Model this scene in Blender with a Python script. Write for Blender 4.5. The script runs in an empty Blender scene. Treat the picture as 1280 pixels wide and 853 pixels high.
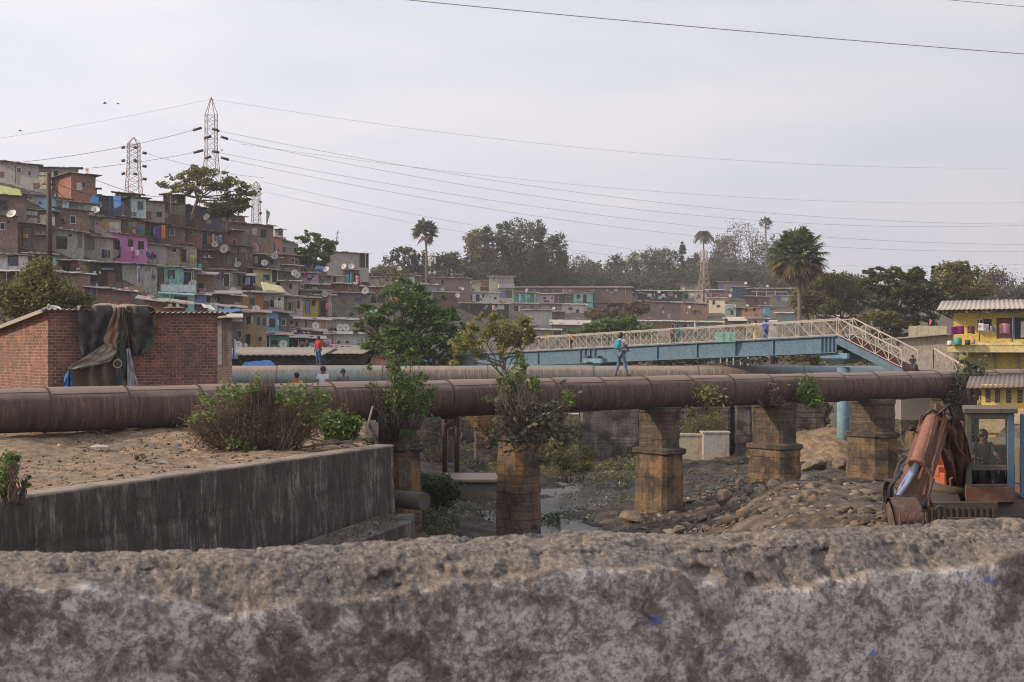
import bpy, math, random
import numpy as np
from mathutils import Vector, Matrix, noise
random.seed(7); RNG = np.random.default_rng(7)
F = 1778.0; CX = 640.0; HY = 431.0
COL = bpy.context.scene.collection
def at(px, py, Y): return Vector(((px-CX)/F*Y, Y, (HY-py)/F*Y))
def rnd(a, b): return random.uniform(a, b)

# ------------------------------------------------------------------ materials
MATS = {}
class NT:
    def __init__(s, name):
        s.m = bpy.data.materials.new(name); s.m.use_nodes = True
        s.t = s.m.node_tree; s.b = s.t.nodes['Principled BSDF']; s.n = s.t.nodes; s.l = s.t.links
        s.out = s.t.nodes['Material Output']
    def node(s, typ, **kw):
        n = s.n.new(typ)
        for k, v in kw.items():
            if k in n.inputs.keys(): n.inputs[k].default_value = v
            else: setattr(n, k, v)
        return n
    def link(s, a, b): s.l.new(a, b)
    def coord(s, scale=(1, 1, 1), obj=True):
        tc = s.node('ShaderNodeTexCoord'); mp = s.node('ShaderNodeMapping')
        mp.inputs['Scale'].default_value = scale
        s.link(tc.outputs['Object'], mp.inputs['Vector']); return mp.outputs['Vector']
    def wcoord(s, scale=(1, 1, 1)):
        g = s.node('ShaderNodeNewGeometry'); mp = s.node('ShaderNodeMapping')
        mp.inputs['Scale'].default_value = scale
        s.link(g.outputs['Position'], mp.inputs['Vector']); return mp.outputs['Vector']
    def noise(s, vec, scale, detail=5, rough=.6, dist=0):
        n = s.node('ShaderNodeTexNoise'); n.inputs['Scale'].default_value = scale
        n.inputs['Detail'].default_value = detail; n.inputs['Roughness'].default_value = rough
        n.inputs['Distortion'].default_value = dist
        s.link(vec, n.inputs['Vector']); return n.outputs['Fac']
    def ramp(s, fac, stops):
        r = s.node('ShaderNodeValToRGB'); e = r.color_ramp.elements
        while len(e) < len(stops): e.new(.5)
        for i, (p, c) in enumerate(stops):
            e[i].position = p
            e[i].color = (c, c, c, 1) if not hasattr(c, '__len__') else (c[0], c[1], c[2], 1)
        s.link(fac, r.inputs['Fac']); return r.outputs['Color']
    def mix(s, fac, a, b, mode='MIX'):
        m = s.node('ShaderNodeMix'); m.data_type = 'RGBA'; m.blend_type = mode
        for sock, v in ((m.inputs[0], fac), (m.inputs[6], a), (m.inputs[7], b)):
            if isinstance(v, (int, float)): sock.default_value = v
            elif hasattr(v, '__len__'): sock.default_value = (v[0], v[1], v[2], 1)
            else: s.link(v, sock)
        return m.outputs[2]
    def bump(s, h, strength=.5, dist=.05):
        b = s.node('ShaderNodeBump'); b.inputs['Strength'].default_value = strength
        b.inputs['Distance'].default_value = dist
        s.link(h, b.inputs['Height']); s.link(b.outputs['Normal'], s.b.inputs['Normal'])
    def base(s, c):
        if hasattr(c, '__len__'): s.b.inputs['Base Color'].default_value = (c[0], c[1], c[2], 1)
        else: s.link(c, s.b.inputs['Base Color'])

def K(c, k): return tuple(max(0, min(1, x*k)) for x in c)
def lerp3(a, b, t): return tuple(a[i]*(1-t)+b[i]*t for i in range(3))

def plain(name, c, rough=.8, metal=0, var=.25, sc=6, bump=0):
    key = ('plain', name)
    if key in MATS: return MATS[key]
    t = NT(name); v = t.coord(); n = t.noise(v, sc)
    t.base(t.mix(n, K(c, 1-var), K(c, 1+var)))
    t.b.inputs['Roughness'].default_value = rough; t.b.inputs['Metallic'].default_value = metal
    if bump: t.bump(n, bump, .03)
    MATS[key] = t.m; return t.m

def plaster(name, c, grime=.5, gc=(.10, .085, .07), sc=1.0):
    """painted or cement plaster with vertical run stains and patchy wear"""
    key = ('plaster', name)
    if key in MATS: return MATS[key]
    t = NT(name); v = t.coord()
    n1 = t.noise(v, 1.1*sc, 7, .7); n2 = t.noise(t.coord((3.0*sc, 3.0*sc, .9*sc)), 1.0, 6, .7); n3 = t.noise(v, 6*sc, 5, .7)
    c1 = t.mix(t.ramp(n3, [(.35, 0), (.65, 1)]), K(c, .78), K(c, 1.18))
    st = t.ramp(n2, [(.50, 0), (.66, grime)]); c2 = t.mix(st, c1, gc)
    pt = t.ramp(n1, [(.54, 0), (.62, grime*.9)]); c3 = t.mix(pt, c2, K(lerp3(c, (.22, .19, .17), .65), .8))
    t.base(c3); t.b.inputs['Roughness'].default_value = .92; t.bump(n1, .3, .05)
    MATS[key] = t.m; return t.m

def brick(name, c1, c2, mortar=(.22, .19, .16), scale=1.0, w=.23, h=.085, ms=.012, grime=.4, vary=True):
    key = ('brick', name)
    if key in MATS: return MATS[key]
    t = NT(name); tc = t.node('ShaderNodeTexCoord'); sp = t.node('ShaderNodeSeparateXYZ'); t.link(tc.outputs['Object'], sp.inputs[0])
    ad = t.node('ShaderNodeMath', operation='ADD'); t.link(sp.outputs[0], ad.inputs[0]); t.link(sp.outputs[1], ad.inputs[1])
    cb = t.node('ShaderNodeCombineXYZ'); t.link(ad.outputs[0], cb.inputs[0]); t.link(sp.outputs[2], cb.inputs[1])
    nz = t.node('ShaderNodeTexNoise'); nz.inputs['Scale'].default_value = 2.2; t.link(tc.outputs['Object'], nz.inputs['Vector'])
    vm = t.node('ShaderNodeVectorMath', operation='SCALE'); t.link(nz.outputs['Color'], vm.inputs[0]); vm.inputs[3].default_value = .03
    va = t.node('ShaderNodeVectorMath', operation='ADD'); t.link(cb.outputs[0], va.inputs[0]); t.link(vm.outputs[0], va.inputs[1])
    b = t.node('ShaderNodeTexBrick'); t.link(va.outputs[0], b.inputs['Vector'])
    b.inputs['Scale'].default_value = scale; b.inputs['Brick Width'].default_value = w; b.inputs['Row Height'].default_value = h
    b.inputs['Mortar Size'].default_value = ms; b.inputs['Mortar Smooth'].default_value = .3; b.inputs['Bias'].default_value = -.1
    b.inputs['Color1'].default_value = (*c1, 1); b.inputs['Color2'].default_value = (*c2, 1); b.inputs['Mortar'].default_value = (*mortar, 1)
    v = t.coord(); n1 = t.noise(v, .7, 6, .65); n2 = t.noise(v, 9, 4, .7); n3 = t.noise(t.coord((2.5, 2.5, .5)), 1, 4)
    n5 = t.noise(v, 2.6, 3, .6); c = t.mix(t.ramp(n2, [(.4, 0), (.6, .6)]), b.outputs['Color'], K(lerp3(c1, c2, .5), .45)); c = t.mix(t.ramp(n5, [(.5, 0), (.62, .45)]), c, K(c1, 1.5))
    c = t.mix(t.ramp(n1, [(.48, 0), (.66, grime)]), c, (.11, .09, .075))
    c = t.mix(t.ramp(n3, [(.55, 0), (.8, grime)]), c, (.06, .05, .045))
    t.base(c); t.b.inputs['Roughness'].default_value = .95
    inv = t.node('ShaderNodeMath', operation='SUBTRACT'); inv.inputs[0].default_value = 1; t.link(b.outputs['Fac'], inv.inputs[1])
    mu = t.node('ShaderNodeMath', operation='ADD'); t.link(inv.outputs[0], mu.inputs[0]); t.link(n2, mu.inputs[1])
    t.bump(mu.outputs[0], .7, .02)
    MATS[key] = t.m; return t.m

def leafmat(name, ca, cb, cc=None, rough=.55, trans=.46):
    key = ('leaf', name)
    if key in MATS: return MATS[key]
    t = NT(name); g = t.node('ShaderNodeNewGeometry'); r = g.outputs['Random Per Island']
    st = [(0, K(ca, .7)), (.5, ca), (.85, cb), (1, cc or cb)]
    st = [(p, K(c, 1.55)) for p, c in st]; col = t.ramp(r, st); n = t.noise(t.coord(), .35, 3)
    col = t.mix(t.ramp(n, [(.35, 0), (.7, .5)]), col, K(lerp3(ca, cb, .3), .75))
    t.base(col); t.b.inputs['Roughness'].default_value = rough
    tr = t.node('ShaderNodeBsdfTranslucent'); t.link(col, tr.inputs['Color'])
    mx = t.node('ShaderNodeMixShader'); mx.inputs[0].default_value = trans
    t.link(t.b.outputs[0], mx.inputs[1]); t.link(tr.outputs[0], mx.inputs[2]); t.link(mx.outputs[0], t.out.inputs['Surface'])
    MATS[key] = t.m; return t.m

W = {}   # wall material keys
def wm(k):
    if k in W: return W[k]
    P0_ = {'gry': (.31, .285, .265), 'gr2': (.24, .215, .19), 'dgr': (.14, .13, .12), 'lgr': (.38, .365, .345), 'pnk': (.62, .22, .47), 'lpk': (.62, .40, .52),
         'mnt': (.28, .56, .48), 'tea': (.10, .42, .36), 'cya': (.16, .46, .62), 'sky': (.30, .60, .74), 'yel': (.62, .52, .24), 'crm': (.60, .54, .40),
         'wht': (.62, .61, .58), 'pal': (.55, .64, .66), 'org': (.56, .26, .09), 'crl': (.52, .22, .18), 'blu': (.16, .28, .55), 'mus': (.52, .34, .07),
         'mau': (.55, .42, .58), 'och': (.30, .215, .11), 'sla': (.075, .08, .105), 'dbl': (.07, .10, .18), 'drk': (.045, .04, .038), 'brn': (.14, .09, .07),
         'mrn': (.13, .07, .065), 'ppk': (.50, .40, .38), 'grn': (.16, .55, .32), 'ora': (.80, .36, .20), 'olv': (.20, .22, .12), 'tan': (.34, .29, .22), 'yl2': (.72, .53, .16)}; P = {q_: K(c_, 1.3) if q_ in ('gry', 'gr2', 'tan', 'dgr', 'lgr', 'brn', 'mrn', 'sla', 'och') else c_ for q_, c_ in P0_.items()}
    if k == 'brk': W[k] = brick('brown_brick', (.34, .20, .145), (.21, .13, .10), (.38, .33, .28))
    elif k == 'rbk': W[k] = brick('red_brick', (.38, .155, .105), (.24, .10, .075), (.33, .26, .22))
    elif k == 'obk': W[k] = brick('orange_brick', (.30, .155, .10), (.22, .12, .085), (.24, .2, .17))
    elif k == 'dbk': W[k] = brick('dark_brick', (.26, .175, .135), (.16, .115, .095), (.29, .255, .22))
    elif k == 'gbk': W[k] = brick('grey_block', (.29, .265, .24), (.24, .22, .205), (.15, .14, .13), w=.4, h=.2, grime=.25)
    elif k == 'wpa': W[k] = plaster('patched_whitewash', (.42, .40, .37), .95, (.12, .10, .085), 2)
    else: W[k] = plaster('wall_'+k, P[k], .5 if k not in ('pnk', 'org', 'ora') else .28)
    return W[k]

def tin(name, c=(.20, .18, .165), rust=.5):
    key = ('tin', name)
    if key in MATS: return MATS[key]
    t = NT(name); v = t.coord(); n = t.noise(v, 1.2, 6, .7); n2 = t.noise(v, 7, 4)
    c1 = t.mix(n2, K(c, .7), K(c, 1.25)); c2 = t.mix(t.ramp(n, [(.45, 0), (.65, rust)]), c1, (.13, .08, .055))
    t.base(c2); t.b.inputs['Roughness'].default_value = .8; t.bump(n2, .3, .02); MATS[key] = t.m; return t.m

# ------------------------------------------------------------------ mesh building
ROOTM = {}
class MB:
    def __init__(s): s.v = []; s.f = []; s.sm = []
    def add(s, vs, fs, smooth=False):
        o = len(s.v); s.v += [tuple(p) for p in vs]
        s.f += [tuple(i+o for i in f) for f in fs]; s.sm += [smooth]*len(fs); return s
    def box(s, x0, x1, y0, y1, z0, z1):
        return s.add([(x0,y0,z0),(x1,y0,z0),(x1,y1,z0),(x0,y1,z0),(x0,y0,z1),(x1,y0,z1),(x1,y1,z1),(x0,y1,z1)],
                     [(0,3,2,1),(4,5,6,7),(0,1,5,4),(1,2,6,5),(2,3,7,6),(3,0,4,7)])
    def hexa(s, p): return s.add(p, [(0,3,2,1),(4,5,6,7),(0,1,5,4),(1,2,6,5),(2,3,7,6),(3,0,4,7)])
    def bar(s, a, b, w, h, up=(0, 0, 1)):
        """rectangular bar from a to b, w across, h along up"""
        a = Vector(a); b = Vector(b); d = (b-a).normalized(); u = Vector(up)
        x = d.cross(u)
        if x.length < 1e-4: x = Vector((1, 0, 0))
        x.normalize(); u = x.cross(d).normalized(); x *= w/2; u *= h/2
        return s.hexa([a-x-u, a+x-u, b+x-u, b-x-u, a-x+u, a+x+u, b+x+u, b-x+u])
    def tube(s, pts, r, n=8, cap=True, smooth=True):
        pts = [Vector(p) for p in pts]
        if not hasattr(r, '__len__'): r = [r]*len(pts)
        o = []; k = len(pts); ref = Vector((.3, .2, .93)).normalized()
        for i, p in enumerate(pts):
            d = (pts[min(i+1, k-1)]-pts[max(i-1, 0)]).normalized()
            x = d.cross(ref)
            if x.length < .05: x = d.cross(Vector((1, 0, 0)))
            x.normalize(); y = d.cross(x)
            for j in range(n):
                a = 2*math.pi*j/n; o.append(p+(x*math.cos(a)+y*math.sin(a))*r[i])
        fs = [(i*n+j, i*n+(j+1) % n, (i+1)*n+(j+1) % n, (i+1)*n+j) for i in range(k-1) for j in range(n)]
        s.add(o, fs, smooth)
        if cap:
            b = len(s.v)-len(o)
            s.f.append(tuple(b+j for j in range(n))[::-1]); s.sm.append(False)
            s.f.append(tuple(b+(k-1)*n+j for j in range(n))); s.sm.append(False)
        return s
    def ball(s, c, r, n=8, m=6, sq=(1, 1, 1)):
        c = Vector(c); vs = [c+Vector((0, 0, r*sq[2]))]; fs = []
        for i in range(1, m):
            t = math.pi*i/m
            for j in range(n):
                a = 2*math.pi*j/n; vs.append(c+Vector((r*sq[0]*math.sin(t)*math.cos(a), r*sq[1]*math.sin(t)*math.sin(a), r*sq[2]*math.cos(t))))
        vs.append(c-Vector((0, 0, r*sq[2])))
        for j in range(n): fs.append((0, 1+j, 1+(j+1) % n))
        for i in range(m-2):
            for j in range(n): a = 1+i*n; fs.append((a+j, a+n+j, a+n+(j+1) % n, a+(j+1) % n))
        a = 1+(m-2)*n
        for j in range(n): fs.append((a+j, len(vs)-1, a+(j+1) % n))
        return s.add(vs, fs, True)
    def prism(s, poly, d):
        """extrude a 3D polygon by vector d"""
        d = Vector(d); n = len(poly); p = [Vector(q) for q in poly]
        fs = [tuple(range(n)), tuple(range(2*n-1, n-1, -1))]+[(i, i+n, (i+1) % n+n, (i+1) % n) for i in range(n)]
        return s.add(p+[q+d for q in p], fs)
    def grid(s, P, smooth=True, flip=False):
        """P[i][j] -> points"""
        a, b = len(P), len(P[0]); vs = [q for r in P for q in r]
        fs = [(i*b+j, i*b+j+1, (i+1)*b+j+1, (i+1)*b+j) for i in range(a-1) for j in range(b-1)]
        if flip: fs = [f[::-1] for f in fs]
        return s.add(vs, fs, smooth)
    def build(s, name, mat, parent=None, world=False, bevel=0, solid=0):
        vs = s.v
        if world and parent is not None:
            mi = ROOTM[parent.name]; vs = [tuple(mi @ Vector(p)) for p in vs]
        me = bpy.data.meshes.new(name); me.from_pydata(vs, [], s.f)
        me.polygons.foreach_set('use_smooth', s.sm); me.update()
        o = bpy.data.objects.new(name, me); COL.objects.link(o)
        if mat: me.materials.append(mat)
        if parent is not None:
            o.parent = parent
            if parent.name in ROOTM: ROOTM[o.name] = ROOTM[parent.name]
        if solid:
            m = o.modifiers.new('s', 'SOLIDIFY'); m.thickness = solid
        if bevel:
            m = o.modifiers.new('b', 'BEVEL'); m.width = bevel; m.segments = 2; m.limit_method = 'ANGLE'
        return o
def tag(o, label, cat, group=None, kind=None):
    if label: o['label'] = label
    if cat: o['category'] = cat
    if group: o['group'] = group
    if kind: o['kind'] = kind
    return o
def thing(name, label, cat, loc=(0, 0, 0), rotz=0, group=None):
    o = bpy.data.objects.new(name, None); COL.objects.link(o); o.empty_display_size = .2
    o.location = loc; o.rotation_euler = (0, 0, rotz); tag(o, label, cat, group)
    ROOTM[o.name] = (Matrix.Translation(Vector(loc)) @ Matrix.Rotation(rotz, 4, 'Z')).inverted()
    return o
def solo(mb, name, label, cat, mat, loc, group=None, kind=None, **kw):
    """one-mesh thing; verts given in world space, origin moved to loc"""
    loc = Vector(loc); mb.v = [tuple(Vector(p)-loc) for p in mb.v]
    o = mb.build(name, mat, **kw); o.location = loc; tag(o, label, cat, group, kind); return o
def npmesh(name, verts, quads, mat, smooth=False):
    me = bpy.data.meshes.new(name); nv = len(verts); nq = len(quads); k = quads.shape[1]
    me.vertices.add(nv); me.vertices.foreach_set('co', np.asarray(verts, dtype=np.float32).ravel())
    me.loops.add(nq*k); me.loops.foreach_set('vertex_index', quads.astype(np.int32).ravel())
    me.polygons.add(nq); me.polygons.foreach_set('loop_start', np.arange(0, nq*k, k, dtype=np.int32))
    if smooth: me.polygons.foreach_set('use_smooth', np.ones(nq, dtype=bool))
    me.update(calc_edges=True); me.validate()
    if mat: me.materials.append(mat)
    return me
def link(name, me, parent=None, loc=None):
    o = bpy.data.objects.new(name, me); COL.objects.link(o)
    if parent is not None: o.parent = parent
    if loc is not None: o.location = loc
    return o

# ------------------------------------------------------------------ foliage
def leaf_geo(cent, size, droop=0, aspect=.55, up=.35):
    n = len(cent); sz = size*RNG.uniform(.6, 1.3, (n, 1))
    a = RNG.normal(size=(n, 3)); a[:, 2] = a[:, 2]*.6-droop; a /= np.linalg.norm(a, axis=1, keepdims=True)
    b = RNG.normal(size=(n, 3)); b[:, 2] += up*2; b = np.cross(a, b); b /= np.linalg.norm(b, axis=1, keepdims=True)+1e-6
    nn = np.cross(a, b)
    p0 = cent-a*sz*.5; p2 = cent+a*sz*.5; p1 = cent+b*sz*aspect*.5+nn*sz*.08; p3 = cent-b*sz*aspect*.5+nn*sz*.08
    v = np.stack([p0, p1, p2, p3], 1).reshape(-1, 3); q = np.arange(4*n).reshape(n, 4); return v, q
def clump_points(clusters, n, sub=.28, shell=.5, flat=1.0, per=24):
    """clusters: (x,y,z,rx,ry,rz). Leaves gather in small sub-clumps inside each ellipsoid"""
    vol = np.array([(c[3]*c[4]*c[5])**.8 for c in clusters]); vol /= vol.sum(); out = []
    for c, w in zip(clusters, vol):
        m = max(12, int(n*w)); ns = max(3, m//per)
        d = RNG.normal(size=(ns, 3)); d /= np.linalg.norm(d, axis=1, keepdims=True)
        rr = (shell+(1-shell)*RNG.uniform(0, 1, (ns, 1))**.5)
        sc = d*rr*np.array([c[3], c[4], c[5]])
        r = sub*min(c[3], c[5])*RNG.uniform(.6, 1.5, (ns, 1))
        idx = RNG.integers(0, ns, m); g = RNG.normal(size=(m, 3))*.6
        g[:, 2] *= flat
        out.append(sc[idx]+g*r[idx]+np.array(c[:3]))
    return np.concatenate(out)
def foliage(name, clusters, n, size, mat, parent=None, loc=None, **kw):
    lk = {k: kw.pop(k) for k in ('droop', 'aspect', 'up') if k in kw}
    v, q = leaf_geo(clump_points(clusters, n, **kw), size, **lk)
    return link(name, npmesh(name, v, q, mat), parent, loc)
BARK = plain('bark', (.13, .105, .085), .95, var=.4, sc=8, bump=.5)
def limb_pts(a, b, k=5, wob=.08):
    a = Vector(a); b = Vector(b); L = (b-a).length; r = []
    for i in range(k):
        t = i/(k-1); p = a.lerp(b, t)
        if 0 < i < k-1: p += Vector((rnd(-1, 1), rnd(-1, 1), rnd(-.5, .5)))*wob*L
        p.z += math.sin(t*math.pi)*-.05*L
        r.append(p)
    return r
def tree(label, px, ybase, Y, cl, n, size, mat, tr=.25, group=None, name='broadleaf_tree', fork=.45, bark=None, base=None, tw=1, **kw):
    """cl: crown lumps in (px,py,rx_px,ry_px[,dy metres])"""
    b = base if base is not None else at(px, ybase, Y); root = thing(name, label, 'tree', b, 0, group); m = Y/F
    cs = []
    for c in cl:
        dy = c[4] if len(c) > 4 else rnd(-.5, .5)*min(4, c[2]*m)
        p = at(c[0], c[1], Y); cs.append((p.x-b.x, dy, p.z-b.z, c[2]*m, c[2]*m*.9, c[3]*m))
    foliage('crown', cs, n, size, mat, root, **kw)
    t = MB(); tot = max(c[2] for c in cs)
    fz = tot*fork; f = Vector((np.mean([c[0] for c in cs])*.3, 0, fz))
    t.tube([(0, 0, -.5), (0, 0, 0), tuple(f*.5+Vector((rnd(-.1, .1)*tr*4, 0, 0))), tuple(f)], [tr*1.5, tr*1.15, tr*.9, tr*.75], 8)
    for c in cs:
        s0 = f*rnd(.7, 1); e = Vector((c[0], c[1], c[2]+.2*c[5])); p = limb_pts(s0, e, 5, .07)
        t.tube(p, [tr*.5*tw, tr*.4*tw, tr*.3*tw, tr*.2*tw, tr*.08*tw], 5)
        for _ in range(3):
            q = p[rnd(0, 1) > .5 and 2 or 3]; e2 = e+Vector((rnd(-.9, .9)*c[3], rnd(-.9, .9)*c[4], rnd(-.4, .9)*c[5]))
            t.tube(limb_pts(q, e2, 4, .06), [tr*.2*tw, tr*.15*tw, tr*.1*tw, tr*.04*tw], 4)
    t.build('trunk', bark or BARK, root); return root
LM = {
 'olive': leafmat('olive_leaves', (.11, .115, .035), (.19, .18, .06), (.27, .24, .09)),
 'dark': leafmat('dark_leaves', (.040, .060, .026), (.065, .085, .035), (.10, .11, .05)),
 'mid': leafmat('mid_green_leaves', (.06, .11, .028), (.115, .18, .042), (.20, .24, .07)),
 'bright': leafmat('bright_green_leaves', (.075, .125, .03), (.13, .20, .045), (.23, .29, .08)),
 'yellowish': leafmat('yellow_green_leaves', (.14, .16, .04), (.25, .24, .06), (.40, .31, .08)),
 'brown': leafmat('dry_brown_leaves', (.10, .075, .045), (.15, .105, .065), (.22, .17, .11)),
 'greybrown': leafmat('thin_grey_leaves', (.10, .09, .06), (.14, .125, .08), (.18, .16, .11)),
 'palm': leafmat('palm_leaves', (.05, .075, .025), (.10, .13, .045), (.18, .20, .09)),
 'palmdry': leafmat('dry_palm_leaves', (.14, .11, .06), (.21, .165, .10), (.28, .23, .15)),
 'dusty': leafmat('dusty_leaves', (.085, .085, .06), (.13, .13, .09), (.19, .19, .14)),
}
HAZE = 0.00034
# ------------------------------------------------------------------ numpy value noise
_perm = RNG.uniform(0, 1, (256, 256))
def vn(x, y):
    xi = np.floor(x).astype(int); yi = np.floor(y).astype(int); fx = x-xi; fy = y-yi
    fx = fx*fx*(3-2*fx); fy = fy*fy*(3-2*fy)
    g = lambda a, b: _perm[a & 255, b & 255]
    return (g(xi, yi)*(1-fx)+g(xi+1, yi)*fx)*(1-fy)+(g(xi, yi+1)*(1-fx)+g(xi+1, yi+1)*fx)*fy
def fbm(x, y, o=4, g=.5):
    r = 0; a = 1; t = 0
    for i in range(o): r = r+a*(vn(x*2**i+17.3*i, y*2**i+5.1*i)-.5); t += a; a *= g
    return r/t*2
# ------------------------------------------------------------------ camera, sky, sun
cam = bpy.data.cameras.new('camera'); cam.lens = 50.0; cam.sensor_width = 36.0
cam.shift_y = 4.5/1280; cam.clip_end = 3000; cam.clip_start = .1
cam.dof.use_dof = True; cam.dof.focus_distance = 70; cam.dof.aperture_fstop = 19
camo = bpy.data.objects.new('camera', cam); COL.objects.link(camo); camo.rotation_euler = (math.pi/2, 0, 0)
bpy.context.scene.camera = camo
SUN = Vector((-.88, -.17, .45)).normalized()
el = math.asin(SUN.z); az = math.atan2(SUN.x, SUN.y)
w = bpy.data.worlds.new('World'); bpy.context.scene.world = w; w.use_nodes = True
wt = w.node_tree; bg = wt.nodes['Background']; N = wt.nodes.new; LK = wt.links.new
sky = N('ShaderNodeTexSky'); sky.sky_type = 'NISHITA'; sky.sun_disc = False; sky.sun_elevation = el; sky.sun_rotation = az
sky.air_density = 1.5; sky.dust_density = 5; sky.altitude = 50
tc = N('ShaderNodeTexCoord'); mp = N('ShaderNodeMapping'); mp.inputs['Scale'].default_value = (1, 1, 4.0); LK(tc.outputs['Generated'], mp.inputs['Vector'])
nz = N('ShaderNodeTexNoise'); nz.inputs['Scale'].default_value = 2.6; nz.inputs['Detail'].default_value = 6; nz.inputs['Roughness'].default_value = .52; LK(mp.outputs[0], nz.inputs['Vector'])
cr = N('ShaderNodeValToRGB'); cr.color_ramp.elements[0].position = .42; cr.color_ramp.elements[0].color = (6.8, 6.95, 7.9, 1)
cr.color_ramp.elements[1].position = .60; cr.color_ramp.elements[1].color = (7.9, 7.7, 8.0, 1); LK(nz.outputs['Fac'], cr.inputs['Fac'])
dt = N('ShaderNodeVectorMath'); dt.operation = 'DOT_PRODUCT'; LK(tc.outputs['Generated'], dt.inputs[0]); dt.inputs[1].default_value = tuple(SUN)
mr = N('ShaderNodeMapRange'); mr.inputs[1].default_value = -.5; mr.inputs[2].default_value = .55; mr.inputs[3].default_value = .86; mr.inputs[4].default_value = 1.30; LK(dt.outputs['Value'], mr.inputs[0])
sc_ = N('ShaderNodeVectorMath'); sc_.operation = 'SCALE'; LK(cr.outputs['Color'], sc_.inputs[0]); LK(mr.outputs[0], sc_.inputs[3])
mx = N('ShaderNodeMix'); mx.data_type = 'RGBA'; mx.inputs[0].default_value = .88; LK(sky.outputs[0], mx.inputs[6]); LK(sc_.outputs[0], mx.inputs[7])
LK(mx.outputs[2], bg.inputs['Color']); bg.inputs['Strength'].default_value = .1
sl = bpy.data.lights.new('sun', 'SUN'); sl.energy = 3.5; sl.angle = math.radians(2.5); sl.color = (1, .78, .56)
so = bpy.data.objects.new('sun', sl); COL.objects.link(so); so.rotation_euler = SUN.to_track_quat('Z', 'Y').to_euler()
S = bpy.context.scene
S.view_settings.view_transform = 'Standard'; S.view_settings.look = 'None'; S.view_settings.exposure = .22; S.view_settings.gamma = 1
S.render.engine = 'CYCLES'; S.cycles.use_denoising = True; S.cycles.max_bounces = 5; S.cycles.diffuse_bounces = 3; S.cycles.glossy_bounces = 2
S.cycles.transparent_max_bounces = 12; S.cycles.transmission_bounces = 3; S.cycles.volume_bounces = 0; S.cycles.caustics_reflective = False; S.cycles.caustics_refractive = False
try: S.cycles.denoiser = 'OPENIMAGEDENOISE'
except Exception: pass
S.cycles.use_adaptive_sampling = True; S.cycles.adaptive_threshold = .015; S.cycles.filter_width = 1.0
# ------------------------------------------------------------------ terrain profile (metres, camera height is zero)
_px = [0, 160, 300, 400, 500, 600, 700, 850, 1100, 1280]
def Yn(x): return np.interp(x, _px, [90, 100, 120, 140, 178, 210, 230, 250, 250, 250])
def Yf(x): return np.interp(x, [0, 160, 300, 400, 500, 600, 750, 900, 1280], [145, 160, 190, 215, 280, 340, 370, 400, 400])
def ytop(x): return np.interp(x, [0, 110, 160, 240, 300, 340, 400, 460, 500, 600, 700, 850, 900, 1000, 1100, 1280], [222, 250, 266, 274, 298, 308, 343, 345, 352, 362, 372, 372, 362, 366, 376, 385])
YB = 445.0
def D(x, y):
    t = max(0, min(1.12, (YB-y)/(YB-ytop(x)))); return float(Yn(x)+(Yf(x)-Yn(x))*t)
_tx = [-500, 0, 250, 430, 500, 600, 700, 850, 1000, 1120, 1200, 1280, 1800]
_ty = [2, 15, 20, 30, 40, 50, 58, 72, 87, 95, 110, 150]
_tz = {-500: [-6.5]*4+[-6, -4, -2.7, -2.3, -2, -1.8, -1.4, -1],
       0: [-7, -6.5, -6.5, -6.5, -6, -4, -2.7, -2.3, -2, -1.8, -1.5, -1.2],
       250: [-7, -7, -7, -6.8, -6.5, -5, -2.9, -2.5, -2.2, -2.1, -1.7, -1.3],
       430: [-7, -7, -7, -6, -5.6, -5.4, -4.2, -3.2, -3.0, -3, -2.4, -1.5],
       500: [-7, -7, -7, -6.6, -6.6, -6.8, -6.6, -6.0, -5.9, -5.6, -3.5, -2],
       600: [-7.2]*5+[-7.2, -7.15, -7.3, -7.3, -6.9, -5.4, -3],
       700: [-7.2, -7.2, -7.2, -7.2, -7.4, -7.6, -7.62, -7.5, -7.2, -6.8, -5.6, -3],
       850: [-6, -6, -5.5, -5.6, -6.1, -6.5, -6.9, -7.2, -6.9, -6.4, -5.6, -3],
       1000: [-5, -4, -3.6, -3.75, -4.4, -5.0, -5.7, -6.6, -6.7, -6.5, -5.8, -3],
       1120: [-5, -3.5, -3.4, -3.6, -4.4, -5.0, -5.9, -6.6, -6.3, -6, -4.8, -3],
       1200: [-5, -3.4, -3.3, -3.4, -3.6, -4.0, -4.6, -5.0, -4.8, -4, -3.5, -2.6],
       1280: [-5, -3.4, -3.3, -3.4, -3.5, -3.5, -3.4, -3.4, -3.3, -3.3, -3.2, -2.5],
       1800: [-5, -3.4, -3.3, -3.4, -3.5, -3.5, -3.4, -3.4, -3.3, -3.3, -3.2, -2.5]}
_TZ = np.array([_tz[k] for k in _tx])
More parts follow.
